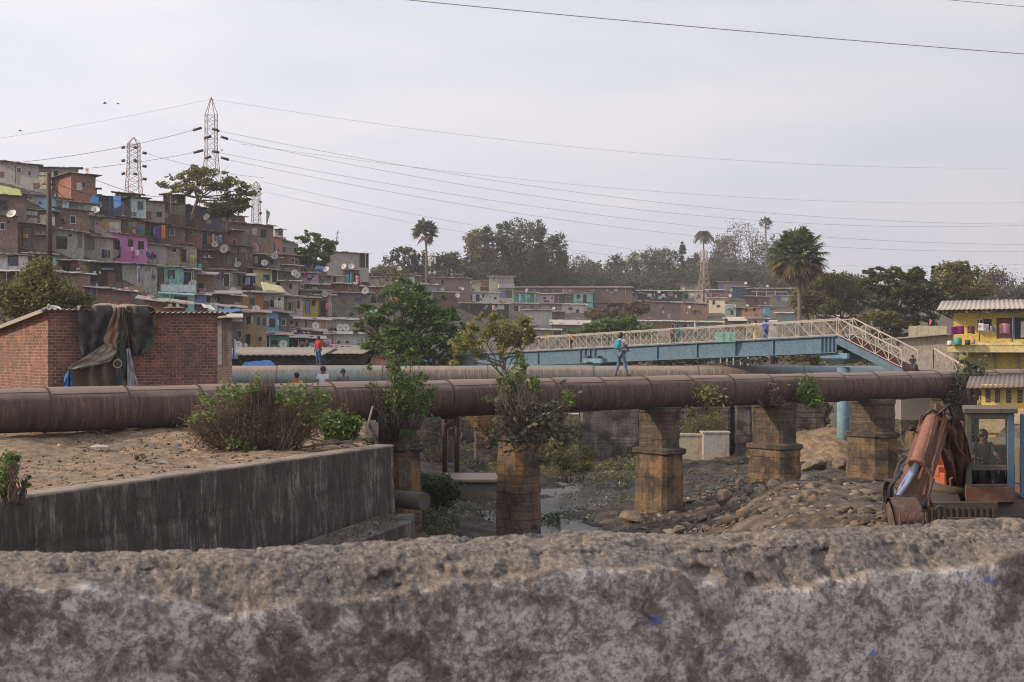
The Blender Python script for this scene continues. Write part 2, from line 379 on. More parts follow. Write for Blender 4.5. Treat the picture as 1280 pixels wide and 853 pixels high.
def Hgt(px, Y):
    """vectorised ground height"""
    px = np.asarray(px, float); Y = np.asarray(Y, float)
    px0 = px; px = px+np.clip((100-Y)/20, 0, 1)*np.clip((px-540)/40, 0, 1)*np.clip((1000-px)/80, 0, 1)*(26*np.sin(Y/4.3)+14*np.sin(Y/1.9+1)); pc = np.clip(px, -500, 1800); i = np.clip(np.searchsorted(_tx, pc)-1, 0, len(_tx)-2); tx = np.array(_tx)
    a = (pc-tx[i])/(tx[i+1]-tx[i]); a = a*a*(3-2*a)
    yc = np.clip(Y, 2, 150); j = np.clip(np.searchsorted(_ty, yc)-1, 0, len(_ty)-2); ty = np.array(_ty)
    b = (yc-ty[j])/(ty[j+1]-ty[j])
    near = (_TZ[i, j]*(1-a)+_TZ[i+1, j]*a)*(1-b)+(_TZ[i, j+1]*(1-a)+_TZ[i+1, j+1]*a)*b
    xq = np.clip(px0, 0, 1280); yn = Yn(xq); yf = Yf(xq); zb = (HY-YB)/F*yn-.4
    t = np.clip((Y-yn)/(yf-yn), 0, 1); yy = YB+(ytop(xq)-YB)*t
    hill = (HY-yy)/F*Y-.5
    far = np.where(Y > yf, hill+np.clip((Y-yf)/250, 0, 1)*np.interp(xq, [0, 430, 520, 1280], [-4, -3, 6, 6])-np.clip(Y-800, 0, 4000)*.02, hill)
    # blend from near field (up to 60 m in front of the slope) to slope foot
    y0 = np.minimum(110, yn-18); tb = np.clip((Y-y0)/(yn-y0), 0, 1)
    y0c = np.clip(y0, 2, 150); 
    return np.where(Y >= yn, far, np.where(Y <= y0, near, near*(1-tb)+zb*tb))
def gz(px, Y): return float(Hgt(px, Y))
cols = np.concatenate([np.arange(-1500, -100, 50), np.arange(-100, 1380, 3.0), np.arange(1380, 2800, 50)])
rows = [1.0]
while rows[-1] < 1500: rows.append(rows[-1]*(1.03 if rows[-1] < 20 else 1.0075 if rows[-1] < 130 else 1.012 if rows[-1] < 450 else 1.05))
rows = np.array(rows); PX, YY = np.meshgrid(cols, rows)
Z = Hgt(PX, YY); X = (PX-CX)/F*YY
rough = np.interp(YY, [15, 40, 100, 200], [.16, .16, .3, .5])*np.where(PX < 480, .5, 1)
Z = Z+fbm(X/1.9, YY/1.9, 5, .62)*rough*1.3+np.abs(fbm(X/.8+9, YY/.8, 4, .65))*.22*np.clip((110-YY)/20, 0, 1)
V = np.stack([X, YY, Z], -1).reshape(-1, 3); nr, nc = PX.shape
idx = np.arange(nr*nc).reshape(nr, nc)
Q = np.stack([idx[:-1, :-1], idx[:-1, 1:], idx[1:, 1:], idx[1:, :-1]], -1).reshape(-1, 4)
t = NT('ground_soil'); wv = t.wcoord()
n1 = t.noise(wv, .12, 6, .65); n2 = t.noise(wv, 1.1, 6, .7); n3 = t.noise(wv, 5.5, 4, .7)
c = t.ramp(n2, [(.36, (.030, .022, .017)), (.5, (.085, .062, .045)), (.64, (.165, .125, .09))])
sx = t.node('ShaderNodeSeparateXYZ'); g_ = t.node('ShaderNodeNewGeometry'); t.link(g_.outputs['Position'], sx.inputs[0])
# wet riverbed below about -6.6 m is darker and greyer, higher ground is dry soil
mr_ = t.node('ShaderNodeMapRange'); mr_.inputs[1].default_value = -7.2; mr_.inputs[2].default_value = -6.0; t.link(sx.outputs[2], mr_.inputs[0])
wet = t.ramp(n2, [(.38, (.014, .012, .010)), (.52, (.040, .033, .027)), (.66, (.095, .08, .066))])
c = t.mix(mr_.outputs[0], wet, c)
gm = t.node('ShaderNodeMapRange'); gm.inputs[1].default_value = 80; gm.inputs[2].default_value = 100; t.link(sx.outputs[1], gm.inputs[0])
gn = t.ramp(n1, [(.42, 0), (.58, .85)]); gg = t.node('ShaderNodeMath', operation='MULTIPLY'); t.link(gn, gg.inputs[0]); t.link(gm.outputs[0], gg.inputs[1])
c = t.mix(gg.outputs[0], c, t.ramp(n3, [(.3, (.04, .05, .02)), (.7, (.11, .11, .05))]))
lit = t.ramp(n3, [(.66, 0), (.70, .8)]); lm = t.ramp(n1, [(.40, 0), (.55, 1)]); 
c = t.mix(t.mix(1.0, lit, lm, 'MULTIPLY'), c, (.22, .20, .18))
t.base(c); t.b.inputs['Roughness'].default_value = .95; t.bump(n3, .8, .15)
GROUND = t.m
tag(link('ground', npmesh('ground', V, Q, GROUND, True)), 'brown littered earth of the riverbed and the slope behind it', 'ground', kind='structure')
# far plains sheet out to the horizon, and the bridge deck the viewer stands on
m = MB(); m.grid([[(x, y, z) for x in (-3000, 3000)] for y, z in ((-1200, -9.5), (1.5, -9.5), (20, -9.5), (2500, -9.5))], False)
tag(m.build('ground', GROUND), 'low ground lying under and around the valley', 'ground', kind='structure')
m = MB(); m.box(-14, 14, -6, 1.55, -1.75, -1.35); ROADM = plain('old_asphalt', (.06, .058, .055), .95, var=.3, sc=3)
tag(m.build('road', ROADM), 'road deck of the bridge the viewer stands on', 'road', kind='structure')

# ------------------------------------------------------------------ foreground parapet
def parapet():
    A = np.array([-640/F*2.25, 2.25]); B = np.array([640/F*2.70, 2.70]); d = B-A; L0 = np.linalg.norm(d); d /= L0; nb = np.array([-d[1], d[0]])
    ns = 1300; s = np.linspace(-7, L0+7, ns); s = np.sort(np.concatenate([np.linspace(-7, -.25, 60), np.linspace(-.2, L0+.2, 1100), np.linspace(L0+.25, L0+7, 60)]))
    # profile: w from 0 (back top) .. across the top .. down the front
    prof = []
    T = .22
    for q in np.linspace(0, .30, 6)[:-1]: prof.append((T, -.3+q, 0))           # back face
    for q in np.linspace(0, T, 70)[:-1]: prof.append((T-q, 0, 1))              # top
    for q in np.linspace(0, .62, 150): prof.append((0, -q, 2))                 # front
    prof.append((0, -1.3, 3))
    P = np.array(prof); SS, W_ = np.meshgrid(s, P[:, 0]); _, Zp = np.meshgrid(s, P[:, 1]); _, K_ = np.meshgrid(s, P[:, 2])
    arc = np.where(K_ <= 1, T-W_, T-Zp)                                        # distance unrolled
    zt = -.36
    # broken edge: how far the plaster line lies below the top
    e = np.interp(s/L0, [0, .06, .12, .2, .36, .44, .49, .55, .62, .7, .77, .83, .9, .96, 1], [.022, .03, .055, .078, .072, .045, .02, .028, .045, .078, .074, .046, .062, .05, .02])
    e = np.clip(e+.022*fbm(s/.12, s*0+3, 4)+.008*fbm(s/.03, s*0+9, 3), .008, .2)
    E = np.broadcast_to(e, SS.shape)
    big = fbm(SS/.26, arc/.16, 4)*.018; sm = fbm(SS/.022+50, arc/.022, 4, .7)*.0065; pits = np.clip(fbm(SS/.05+9, arc/.045+31, 3)-.18, 0, 1)*-.045
    # rounded broken corner
    depth = -Zp; front = K_ >= 2
    back = np.where(front & (depth < E), .042*(1-np.clip(depth/E, 0, 1))**.9+.016, 0)
    pl = np.where(front & (depth >= E), -.006*(1-np.exp(-(depth-E)/.02)), 0)
    rough_ = np.where(front & (depth >= E), .22, 1.0)
    off = back+pl; disp = (big+sm+pits)*rough_
    zz = zt+Zp+np.where(K_ == 1, disp*1.0-.014*np.clip(1-W_/.05, 0, 1)**2-.02*np.clip((W_-T+.05)/.05, 0, 1)**2, 0)-np.where(front, .014*np.exp(-depth/.03), 0)
    zz = zz+np.interp(SS, [0, L0*.35, L0*.5, L0], [.0, .006, .002, -.002])
    W_ = np.where(K_ == 1, .058+W_*(T-.058)/T, W_)
    ww = W_+off+np.where(front, -disp, 0)
    Xx = A[0]+SS*d[0]+ww*nb[0]; Yy = A[1]+SS*d[1]+ww*nb[1]
    V = np.stack([Xx, Yy, zz], -1).reshape(-1, 3); a, b = SS.shape; idx = np.arange(a*b).reshape(a, b)
    Q = np.stack([idx[:-1, :-1], idx[1:, :-1], idx[1:, 1:], idx[:-1, 1:]], -1).reshape(-1, 4)
    t = NT('weathered_parapet'); v = t.wcoord()
    at_ = t.node('ShaderNodeAttribute'); at_.attribute_name = 'plaster'
    n0 = t.noise(v, 5, 7, .7); n1 = t.noise(v, 24, 9, .78, .4); n2 = t.noise(v, 85, 6, .75); n3 = t.noise(v, 260, 3, .7)
    agg = t.ramp(n2, [(.34, (.055, .045, .038)), (.45, (.17, .14, .115)), (.56, (.27, .225, .185)), (.68, (.42, .375, .33))])
    agg = t.mix(t.ramp(n3, [(.4, 0), (.65, .5)]), agg, (.12, .10, .085))
    agg = t.mix(t.ramp(n0, [(.46, 0), (.56, .85)]), agg, t.mix(t.ramp(n2, [(.4, 0), (.6, 1)]), (.06, .052, .047), (.22, .20, .18)))
    vo = t.node('ShaderNodeTexVoronoi'); vo.inputs['Scale'].default_value = 60; t.link(v, vo.inputs['Vector'])
    agg = t.mix(t.ramp(vo.outputs['Distance'], [(.08, .75), (.2, 0)]), agg, (.36, .33, .30))
    nb = t.noise(v, 2.4, 5, .65); ma = t.node('ShaderNodeMath', operation='MULTIPLY_ADD'); t.link(nb, ma.inputs[0]); ma.inputs[1].default_value = .7; t.link(n1, ma.inputs[2]); mb = t.node('ShaderNodeMath', operation='SUBTRACT'); t.link(ma.outputs[0], mb.inputs[0]); mb.inputs[1].default_value = .34; pla = t.ramp(mb.outputs[0], [(.37, (.10, .08, .066)), (.44, (.21, .172, .145)), (.50, (.36, .305, .27)), (.55, (.56, .495, .455)), (.66, (.70, .65, .615))])
    pla = t.mix(t.ramp(n2, [(.50, 0), (.57, .7)]), pla, (.16, .125, .10))
    pla = t.mix(t.ramp(n0, [(.55, 0), (.62, .65)]), pla, t.mix(t.ramp(n2, [(.4, 0), (.6, 1)]), (.045, .036, .032), (.21, .175, .15)))
    bl = t.mix(1.0, t.ramp(t.noise(v, 14, 2), [(.71, 0), (.74, .8)]), t.ramp(n2, [(.42, 0), (.5, 1)]), 'MULTIPLY')
    pla = t.mix(bl, pla, (.16, .20, .48))
    vc = t.node('ShaderNodeTexVoronoi'); vc.feature = 'DISTANCE_TO_EDGE'; vc.inputs['Scale'].default_value = 1.7; vw = t.node('ShaderNodeVectorMath', operation='ADD'); nw = t.node('ShaderNodeTexNoise'); nw.inputs['Scale'].default_value = 5; nw.inputs['Detail'].default_value = 6; t.link(v, nw.inputs['Vector']); vs_ = t.node('ShaderNodeVectorMath', operation='SCALE'); t.link(nw.outputs['Color'], vs_.inputs[0]); vs_.inputs[3].default_value = .5; t.link(v, vw.inputs[0]); t.link(vs_.outputs[0], vw.inputs[1]); t.link(vw.outputs[0], vc.inputs['Vector'])
    pla = t.mix(t.ramp(vc.outputs['Distance'], [(.0, .45), (.009, 0)]), pla, (.05, .042, .036))
    t.base(t.mix(at_.outputs['Fac'], agg, pla)); t.b.inputs['Roughness'].default_value = .95
    t.bump(n2, .9, .006)
    me = npmesh('bridge_parapet', V, Q, t.m, True)
    a_ = me.attributes.new('plaster', 'FLOAT', 'POINT'); a_.data.foreach_set('value', (np.where(front, np.clip((depth-E)/.006+.5, 0, 1), 0)).ravel().astype(np.float32))
    o = link('bridge_parapet', me); tag(o, 'worn concrete bridge parapet with crumbled edge and peeling whitewash in the foreground', 'wall')
parapet()

# ------------------------------------------------------------------ left bank, retaining wall, ledge
WA = Vector((-15.3, 13.2, 0)); WB = Vector((-3.62, 40.7, 0))
def wallY(px):
    u = (px-CX)/F; dx = (WB.x-WA.x)/(WB.y-WA.y)   # X = WA.x+(Y-WA.y)*dx ; X=uY
    return (WA.x-WA.y*dx)/(u-dx)
def pipeY(px): return 53.1/(1-.787*(px-CX)/F)
def bankz(px, Y): return np.interp(Y, [13, 26.6, 32, 40.6, 43, 60, 75], [-2.9, -2.93, -2.93, -2.95, -2.66, -2.5, -2.6])+.0*px
bc = np.arange(-400, 478, 4.0); v_ = []
nrow = 130
for x in bc:
    y0 = max(14.0, wallY(x)+.12) if x < 479 else 41; y1 = 64
    ys = y0+(y1-y0)*np.linspace(0, 1, nrow)**1.3
    v_.append(np.stack([np.full(nrow, x), ys], -1))
G = np.array(v_); PXb, Yb = G[..., 0], G[..., 1]; Xb = (PXb-CX)/F*Yb; edge = np.linspace(0, 1, nrow)**1.3
Zb = bankz(PXb, Yb)+fbm(Xb/1.1, Yb/1.1, 5, .6)*.16*np.clip(edge*12, .15, 1)
# a low heap of reddish spoil at the far left beside the pipe
Zb += .35*np.exp(-((PXb+10)/70)**2-((Yb-39.5)/2.2)**2)
Zb = np.where(PXb > 458, Zb-(PXb-458)*.05, Zb)
sk = 6; ex = []
for k in range(1, sk+1):   # earth skirt falling to the riverbed on the right side
    ex.append(np.stack([G[-1, :, 0]+k*5.5, G[-1, :, 1]], -1))
ex = np.array(ex); Xe = (ex[..., 0]-CX)/F*ex[..., 1]; Ze = Zb[-1][None, :]-np.arange(1, sk+1)[:, None]*.85+fbm(Xe, ex[..., 1], 3)*.25
V = np.concatenate([np.stack([Xb, Yb, Zb], -1), np.stack([Xe, ex[..., 1], Ze], -1)]); a, b = V.shape[:2]; idx = np.arange(a*b).reshape(a, b)
Q = np.stack([idx[:-1, :-1], idx[1:, :-1], idx[1:, 1:], idx[:-1, 1:]], -1).reshape(-1, 4)
t = NT('bank_soil'); wv = t.wcoord(); n1 = t.noise(wv, .45, 6, .65); n2 = t.noise(wv, 2.4, 6, .7); n3 = t.noise(wv, 11, 5, .7)
c = t.ramp(n2, [(.36, (.11, .072, .045)), (.5, (.25, .17, .10)), (.63, (.36, .26, .165))])
c = t.mix(t.ramp(n3, [(.3, .6), (.55, 0)]), c, (.11, .085, .065)); c = t.mix(t.ramp(n1, [(.52, 0), (.64, .7)]), c, t.mix(n3, (.08, .07, .055), (.20, .17, .13)))
c = t.mix(t.ramp(t.noise(wv, 16, 2), [(.71, 0), (.74, .8)]), c, (.42, .40, .37))
t.base(c); t.b.inputs['Roughness'].default_value = .95; t.bump(n3, .9, .06)
BANK = t.m
tag(link('ground', npmesh('ground', V.reshape(-1, 3), Q, BANK, True)), 'trodden yellow-brown earth bank behind the retaining wall', 'ground', kind='structure')

def retaining():
    d = (WB-WA).normalized(); nrm = Vector((d.y, -d.x, 0)); L = (WB-WA).length; n = 300; s = np.linspace(0, L, n)
    prof = [(-.30, -.35), (-.30, -.03), (-.27, 0)]+[(x, .0) for x in (-.15, 0, .1, .2)]+[(.245, -.012), (.26, -.05)]+[(.26+.03*q, -.05-q) for q in np.linspace(.05, 4.6, 46)]
    V = []
    for w_, z_ in prof:
        x = WA.x+s*d.x+w_*nrm.x; y = WA.y+s*d.y+w_*nrm.y
        top = np.interp(s, [0, L], [-2.86, -2.86])+fbm(s/.8, s*0+1, 4)*.018
        off = fbm(s/.7, s*0+z_*1.5+40, 4)*.02
        off = off+np.where(z_ < -.1, -.03*np.exp(-((z_+1.02+fbm(s/3, s*0+2, 2)*.08)/.04)**2)-.02*np.exp(-((z_+2.1+fbm(s/3, s*0+6, 2)*.08)/.04)**2), 0)
        V.append(np.stack([x+off*nrm.x, y+off*nrm.y, top+z_], -1))
    V = np.array(V); a, b = V.shape[:2]; idx = np.arange(a*b).reshape(a, b)
    Q = np.stack([idx[:-1, :-1], idx[1:, :-1], idx[1:, 1:], idx[:-1, 1:]], -1).reshape(-1, 4)
    t = NT('stained_concrete'); v = t.wcoord((1.1, 1.1, .13)); v1 = t.wcoord()
    st0 = t.noise(v, 6.5, 9, .78, .6); s2 = t.noise(v, 1.3, 6, .7); av = t.node('ShaderNodeMath', operation='MULTIPLY_ADD'); t.link(t.noise(v1, 1.6, 6, .7), av.inputs[0]); av.inputs[1].default_value = .55; t.link(st0, av.inputs[2]); a2 = t.node('ShaderNodeMath', operation='SUBTRACT'); t.link(av.outputs[0], a2.inputs[0]); a2.inputs[1].default_value = .275; st = a2.outputs[0]; n = t.noise(v1, 6, 6, .7); f = t.noise(v1, 40, 3, .7)
    c = t.ramp(st, [(.34, (.018, .016, .015)), (.44, (.052, .045, .041)), (.52, (.105, .09, .081)), (.59, (.20, .175, .16)), (.68, (.34, .315, .29))])
    c = t.mix(t.ramp(s2, [(.47, 0), (.57, .8)]), c, (.038, .033, .030)); c = t.mix(t.ramp(n, [(.35, .6), (.6, 0)]), c, (.06, .052, .046))
    c = t.mix(t.ramp(f, [(.62, 0), (.75, .35)]), c, (.25, .235, .22))
    ge = t.node('ShaderNodeNewGeometry'); sp = t.node('ShaderNodeSeparateXYZ'); t.link(ge.outputs['Position'], sp.inputs[0])
    dust = t.ramp(t.noise(v1, 1.5, 5), [(.3, .35), (.6, 1)]); mr = t.node('ShaderNodeMapRange'); mr.inputs[1].default_value = -2.915; mr.inputs[2].default_value = -2.885; t.link(sp.outputs[2], mr.inputs[0])
    c = t.mix(t.mix(1.0, dust, mr.outputs[0], 'MULTIPLY'), c, t.mix(n, (.20, .155, .115), (.34, .275, .215)))
    t.base(c); t.b.inputs['Roughness'].default_value = .9; t.bump(n, .9, .04)
    m = MB(); me = npmesh('retaining_wall', V.reshape(-1, 3), Q, t.m, True)
    o = link('retaining_wall', me); tag(o, 'long dark streaked concrete retaining wall below the earth bank', 'wall')
    e = MB(); c0 = [tuple(V[k, -1]) for k in range(a)]
    e.add(c0+[(V[0, -1][0]-.02, V[0, -1][1]+.02, -7.4)], [tuple(range(a+1))])
    e.build('end_face', t.m, o)
    ROOTM[o.name] = Matrix()
    # ledge slab at the wall foot
    m = MB(); p = [(-6.2, 30.0), (-4.9, 30.0), (-2.72, 38.3), (-2.75, 40.2), (-3.6, 40.2)]
    m.prism([(x, y, -6.9) for x, y in p], (0, 0, 2.12))
    o = solo(m, 'concrete_ledge', 'low concrete ledge covered in dry leaves at the foot of the streaked wall', 'ledge', t.m, (-4, 35, -6.9))
    m = MB()
    cent = np.stack([RNG.uniform(-4.6, -2.9, 500), RNG.uniform(33, 40, 500), np.full(500, -4.765)+RNG.uniform(0, .05, 500)], -1)
    cent = cent[cent[:, 0] < -4.9+(cent[:, 1]-30)*.26]
    v, q = leaf_geo(cent, .09)
    tag(link('fallen_leaves', npmesh('fallen_leaves', v, q, LM['brown'])), 'dry leaves scattered on the concrete ledge', 'leaves', kind='stuff')
    return t.m
STAINED = retaining()

# ------------------------------------------------------------------ the two water pipes
def rustmat(name, base, hi, paint=None):
    t = NT(name); v = t.coord(); sp = t.node('ShaderNodeSeparateXYZ'); tcn = t.node('ShaderNodeTexCoord'); t.link(tcn.outputs['Object'], sp.inputs[0])
    n1 = t.noise(v, .8, 6, .65); n2 = t.noise(t.coord((.5, 3, 3)), 1.5, 6, .6); n3 = t.noise(v, 14, 5, .7); n4 = t.noise(t.coord((6, .7, .7)), 1.0, 5, .65)
    c = t.ramp(n3, [(.3, K(base, .65)), (.55, base), (.8, K(base, 1.5))]); c = t.mix(t.ramp(n1, [(.4, 0), (.65, .6)]), c, hi)
    c = t.mix(t.ramp(n4, [(.48, 0), (.62, .65)]), c, K(base, .45)); n6 = t.noise(t.coord((9, 1.1, 1.1)), 1.0, 6, .7); c = t.mix(t.ramp(n6, [(.52, 0), (.64, .55)]), c, K(hi, 1.7))
    # dust lies on the upward side of the round shell
    g = t.node('ShaderNodeNewGeometry'); s3 = t.node('ShaderNodeSeparateXYZ'); t.link(g.outputs['Normal'], s3.inputs[0])
    ad = t.node('ShaderNodeMath', operation='ADD'); t.link(s3.outputs[2], ad.inputs[0]); sc = t.node('ShaderNodeMath', operation='MULTIPLY'); t.link(n2, sc.inputs[0]); sc.inputs[1].default_value = .5; t.link(sc.outputs[0], ad.inputs[1])
    c = t.mix(t.ramp(ad.outputs[0], [(.75, 0), (1.15, .65)]), c, (.31, .235, .185))
    if paint:
        r = t.ramp(t.noise(t.coord((.12, 1, 1)), .9, 5, .6), [(.44, 0), (.56, .85)]); c = t.mix(r, c, paint)
    t.base(c); t.b.inputs['Roughness'].default_value = .8; t.b.inputs['Metallic'].default_value = .0; t.bump(n3, .35, .02); return t.m
RUST = rustmat('rusty_pipe_steel', (.085, .048, .037), (.13, .075, .056)); RUST2 = rustmat('pale_pipe_steel', (.16, .13, .11), (.22, .18, .155), (.13, .20, .23))
SEAM = plain('rusty_seam', (.085, .052, .042), .85, var=.4, sc=9)
def pipeline(name, label, P0, P1, R, mat, step, rivets, seam):
    P0 = Vector(P0); P1 = Vector(P1); d = P1-P0; L = d.length; rz = math.atan2(d.y, d.x); root = thing(name, label, 'pipe', P0-Vector((0, 0, R)), rz)
    k = max(2, int(L/step)); st = L/k; n = 48
    m = MB()
    for i in range(k):
        r = R if i % 2 == 0 else R-.022
        P = [[(x, r*math.cos(a), R+r*math.sin(a)) for a in [2*math.pi*j/n for j in range(n+1)]] for x in np.linspace(i*st, (i+1)*st, 4)]
        m.grid(P, True, flip=True)
    m.build('shell', mat, root)
    for i in range(1, k):
        s = MB(); x = i*st; r = R+.007
        P = [[(xx, rr*math.cos(a), R+rr*math.sin(a)) for a in [2*math.pi*j/n for j in range(n+1)]] for xx, rr in ((x-.04, R-.02), (x-.035, r), (x+.035, r), (x+.04, R-.02))]
        s.grid(P, False, flip=True)
        if rivets:
            for j in range(60):
                a = 2*math.pi*j/60
                s.ball((x, (r+.002)*math.cos(a), R+(r+.002)*math.sin(a)), .016, 5, 4)
        s.build('joint_ring', seam, root)
        if rivets:
            q = MB()
            y = -math.cos(math.radians(52 if i % 2 else 44))*(R+.008); z = R+math.sin(math.radians(52 if i % 2 else 44))*(R+.008)
            q.tube([(x+.06, y, z), (x+st-.06, y, z)], .011, 5)
            q.build('lap_seam', seam, root)
    return root
R1 = .675
pa = -21.5; pb = 30.0
pipe1 = pipeline('rusty_water_pipe', 'big rusty brown riveted water pipe running across on stone piers in front', (pa, 53.1+.787*pa, -1.26-R1), (pb, 53.1+.787*pb, -1.26-R1), R1, RUST, 2.35, True, SEAM)
pipe2 = pipeline('pale_water_pipe', 'paler dusty water pipe with faded blue paint behind the rusty one', (-40, 87, -1.27-.68), (24.2, 87, -1.27-.68), .68, RUST2, 6.0, False, plain('pale_seam', (.10, .085, .075), .85))
# ------------------------------------------------------------------ stone piers
def stonemat(name, ca, cb, stain, rh=.34, bw=.78, seed=0):
    t = NT(name); tcn = t.node('ShaderNodeTexCoord'); sp = t.node('ShaderNodeSeparateXYZ'); t.link(tcn.outputs['Object'], sp.inputs[0])
    ad = t.node('ShaderNodeMath', operation='ADD'); t.link(sp.outputs[0], ad.inputs[0]); t.link(sp.outputs[1], ad.inputs[1])
    cb_ = t.node('ShaderNodeCombineXYZ'); t.link(ad.outputs[0], cb_.inputs[0]); t.link(sp.outputs[2], cb_.inputs[1])
    nz = t.node('ShaderNodeTexNoise'); nz.inputs['Scale'].default_value = 1.6; t.link(tcn.outputs['Object'], nz.inputs['Vector'])
    vm = t.node('ShaderNodeVectorMath', operation='SCALE'); t.link(nz.outputs['Color'], vm.inputs[0]); vm.inputs[3].default_value = .14
    va = t.node('ShaderNodeVectorMath', operation='ADD'); t.link(cb_.outputs[0], va.inputs[0]); t.link(vm.outputs[0], va.inputs[1])
    b = t.node('ShaderNodeTexBrick'); t.link(va.outputs[0], b.inputs['Vector']); b.inputs['Scale'].default_value = 1
    b.inputs['Brick Width'].default_value = bw; b.inputs['Row Height'].default_value = rh; b.inputs['Mortar Size'].default_value = .026; b.inputs['Mortar Smooth'].default_value = .2
    b.inputs['Color1'].default_value = (*ca, 1); b.inputs['Color2'].default_value = (*cb, 1); b.inputs['Mortar'].default_value = (.18, .145, .105, 1)
    v = t.coord(); n1 = t.noise(v, 1.1, 6, .65); n2 = t.noise(v, 8, 5, .7); n3 = t.noise(t.coord((2.2, 2.2, .35)), 1.2, 5, .65)
    c = t.mix(t.ramp(n2, [(.3, .7), (.6, 0)]), b.outputs['Color'], K(ca, .45)); c = t.mix(t.ramp(n3, [(.50, 0), (.64, .75)]), c, stain)
    c = t.mix(t.ramp(n1, [(.47, 0), (.60, .85)]), c, (.032, .026, .021)); c = t.mix(t.ramp(t.noise(t.coord((3, 3, .25)), 1.5, 5, .7), [(.52, 0), (.62, .6)]), c, (.05, .038, .028))
    t.base(c); t.b.inputs['Roughness'].default_value = .93
    iv = t.node('ShaderNodeMath', operation='SUBTRACT'); iv.inputs[0].default_value = 1; t.link(b.outputs['Fac'], iv.inputs[1]); iv2 = t.node('ShaderNodeMath', operation='ADD'); t.link(iv.outputs[0], iv2.inputs[0]); t.link(n2, iv2.inputs[1])
    t.bump(iv2.outputs[0], .9, .05); return t.m
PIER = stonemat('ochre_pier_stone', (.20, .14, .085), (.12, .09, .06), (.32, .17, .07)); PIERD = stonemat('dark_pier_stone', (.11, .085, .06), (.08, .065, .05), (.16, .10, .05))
RUB = stonemat('grey_rubble_masonry', (.10, .095, .095), (.16, .145, .13), (.24, .215, .19), .2, .33)
TH = math.atan(.787)
def oct_ring(hx, hy, ch, z): return [(-hx+ch, -hy, z), (hx-ch, -hy, z), (hx, -hy+ch, z), (hx, hy-ch, z), (hx-ch, hy, z), (-hx+ch, hy, z), (-hx, hy-ch, z), (-hx, -hy+ch, z)]
def stack(m, rings):
    n = len(rings[0]); vs = [p for r in rings for p in r]
    fs = [(i*n+j, i*n+(j+1) % n, (i+1)*n+(j+1) % n, (i+1)*n+j) for i in range(len(rings)-1) for j in range(n)]
    fs += [tuple(range(n))[::-1], tuple((len(rings)-1)*n+j for j in range(n))]; m.add(vs, fs)
def rough_rings(hx, hy, ch, z0, z1, dz=.3, amp=.02, taper=0):
    """stone courses with slightly uneven faces"""
    out = []; k = max(1, int((z1-z0)/dz))
    for i in range(k):
        a = z0+(z1-z0)*i/k; b = z0+(z1-z0)*(i+1)/k; j = rnd(-amp, amp); tp = taper*(1-(i+.5)/k)
        out += [oct_ring(hx+tp-.015, hy+tp-.015, ch, a), oct_ring(hx+j+tp, hy+j+tp, ch, a+.02), oct_ring(hx+j+tp, hy+j+tp, ch, b-.02), oct_ring(hx+tp-.015, hy+tp-.015, ch, b-.001)]
    return out
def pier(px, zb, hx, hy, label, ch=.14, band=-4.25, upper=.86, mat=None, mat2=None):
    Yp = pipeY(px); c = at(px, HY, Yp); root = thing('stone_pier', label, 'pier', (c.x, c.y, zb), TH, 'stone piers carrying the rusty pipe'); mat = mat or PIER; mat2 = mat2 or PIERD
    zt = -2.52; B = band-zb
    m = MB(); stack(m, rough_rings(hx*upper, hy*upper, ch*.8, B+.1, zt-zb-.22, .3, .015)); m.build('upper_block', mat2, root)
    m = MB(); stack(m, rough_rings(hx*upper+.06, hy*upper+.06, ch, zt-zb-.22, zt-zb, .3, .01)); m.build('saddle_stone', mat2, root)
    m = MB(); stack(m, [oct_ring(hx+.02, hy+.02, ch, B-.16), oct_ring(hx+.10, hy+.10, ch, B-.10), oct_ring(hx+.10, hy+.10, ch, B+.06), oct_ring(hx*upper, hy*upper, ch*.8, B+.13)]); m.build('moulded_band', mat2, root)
    m = MB(); stack(m, rough_rings(hx, hy, ch, .35, B-.15, .31, .018, .05)); m.build('shaft', mat, root)
    m = MB(); stack(m, [oct_ring(hx+.24, hy+.24, ch, -.8), oct_ring(hx+.22, hy+.22, ch, .22), oct_ring(hx+.05, hy+.05, ch, .38)]); m.build('base_course', mat, root)
    return root
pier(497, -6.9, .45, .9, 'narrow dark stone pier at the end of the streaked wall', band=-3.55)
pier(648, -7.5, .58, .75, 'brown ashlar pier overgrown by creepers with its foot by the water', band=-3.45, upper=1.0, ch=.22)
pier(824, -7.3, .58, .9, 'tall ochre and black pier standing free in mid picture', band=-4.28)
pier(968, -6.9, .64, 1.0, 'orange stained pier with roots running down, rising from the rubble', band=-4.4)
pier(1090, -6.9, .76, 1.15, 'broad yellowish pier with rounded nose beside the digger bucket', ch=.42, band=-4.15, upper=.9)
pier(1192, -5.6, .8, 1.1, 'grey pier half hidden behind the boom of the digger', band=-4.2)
# rear masonry piers
def rpier(x0, x1, yb, label, mat=RUB, Y=86.4, yt=478, dp=2.2, group='grey masonry piers under the pale pipe'):
    a = at(x0, yt, Y); b = at(x1, yb, Y); hx = (b.x-a.x)/2; root = thing('masonry_pier', label, 'pier', ((a.x+b.x)/2, Y+dp/2, b.z), 0, group)
    m = MB(); stack(m, rough_rings(hx, dp/2, .12, -.5, min(a.z-b.z, -1.95-b.z), .3, .03, .06)); m.build('shaft', mat, root)
    m = MB(); stack(m, rough_rings(hx+.1, dp/2+.1, .1, -.7, .15, .3, .03)); m.build('footing', mat, root); return root
rpier(593, 627, 594, 'narrow grey stone pier seen beside the creeper covered pier', Y=84.5)
rpier(726, 800, 583, 'wide grey block masonry pier left of the tall ochre pier')
rpier(846, 912, 576, 'rubble pier with ivy right of the tall ochre pier')
rpier(919, 940, 570, 'slim rubble pier just left of the orange stained pier')
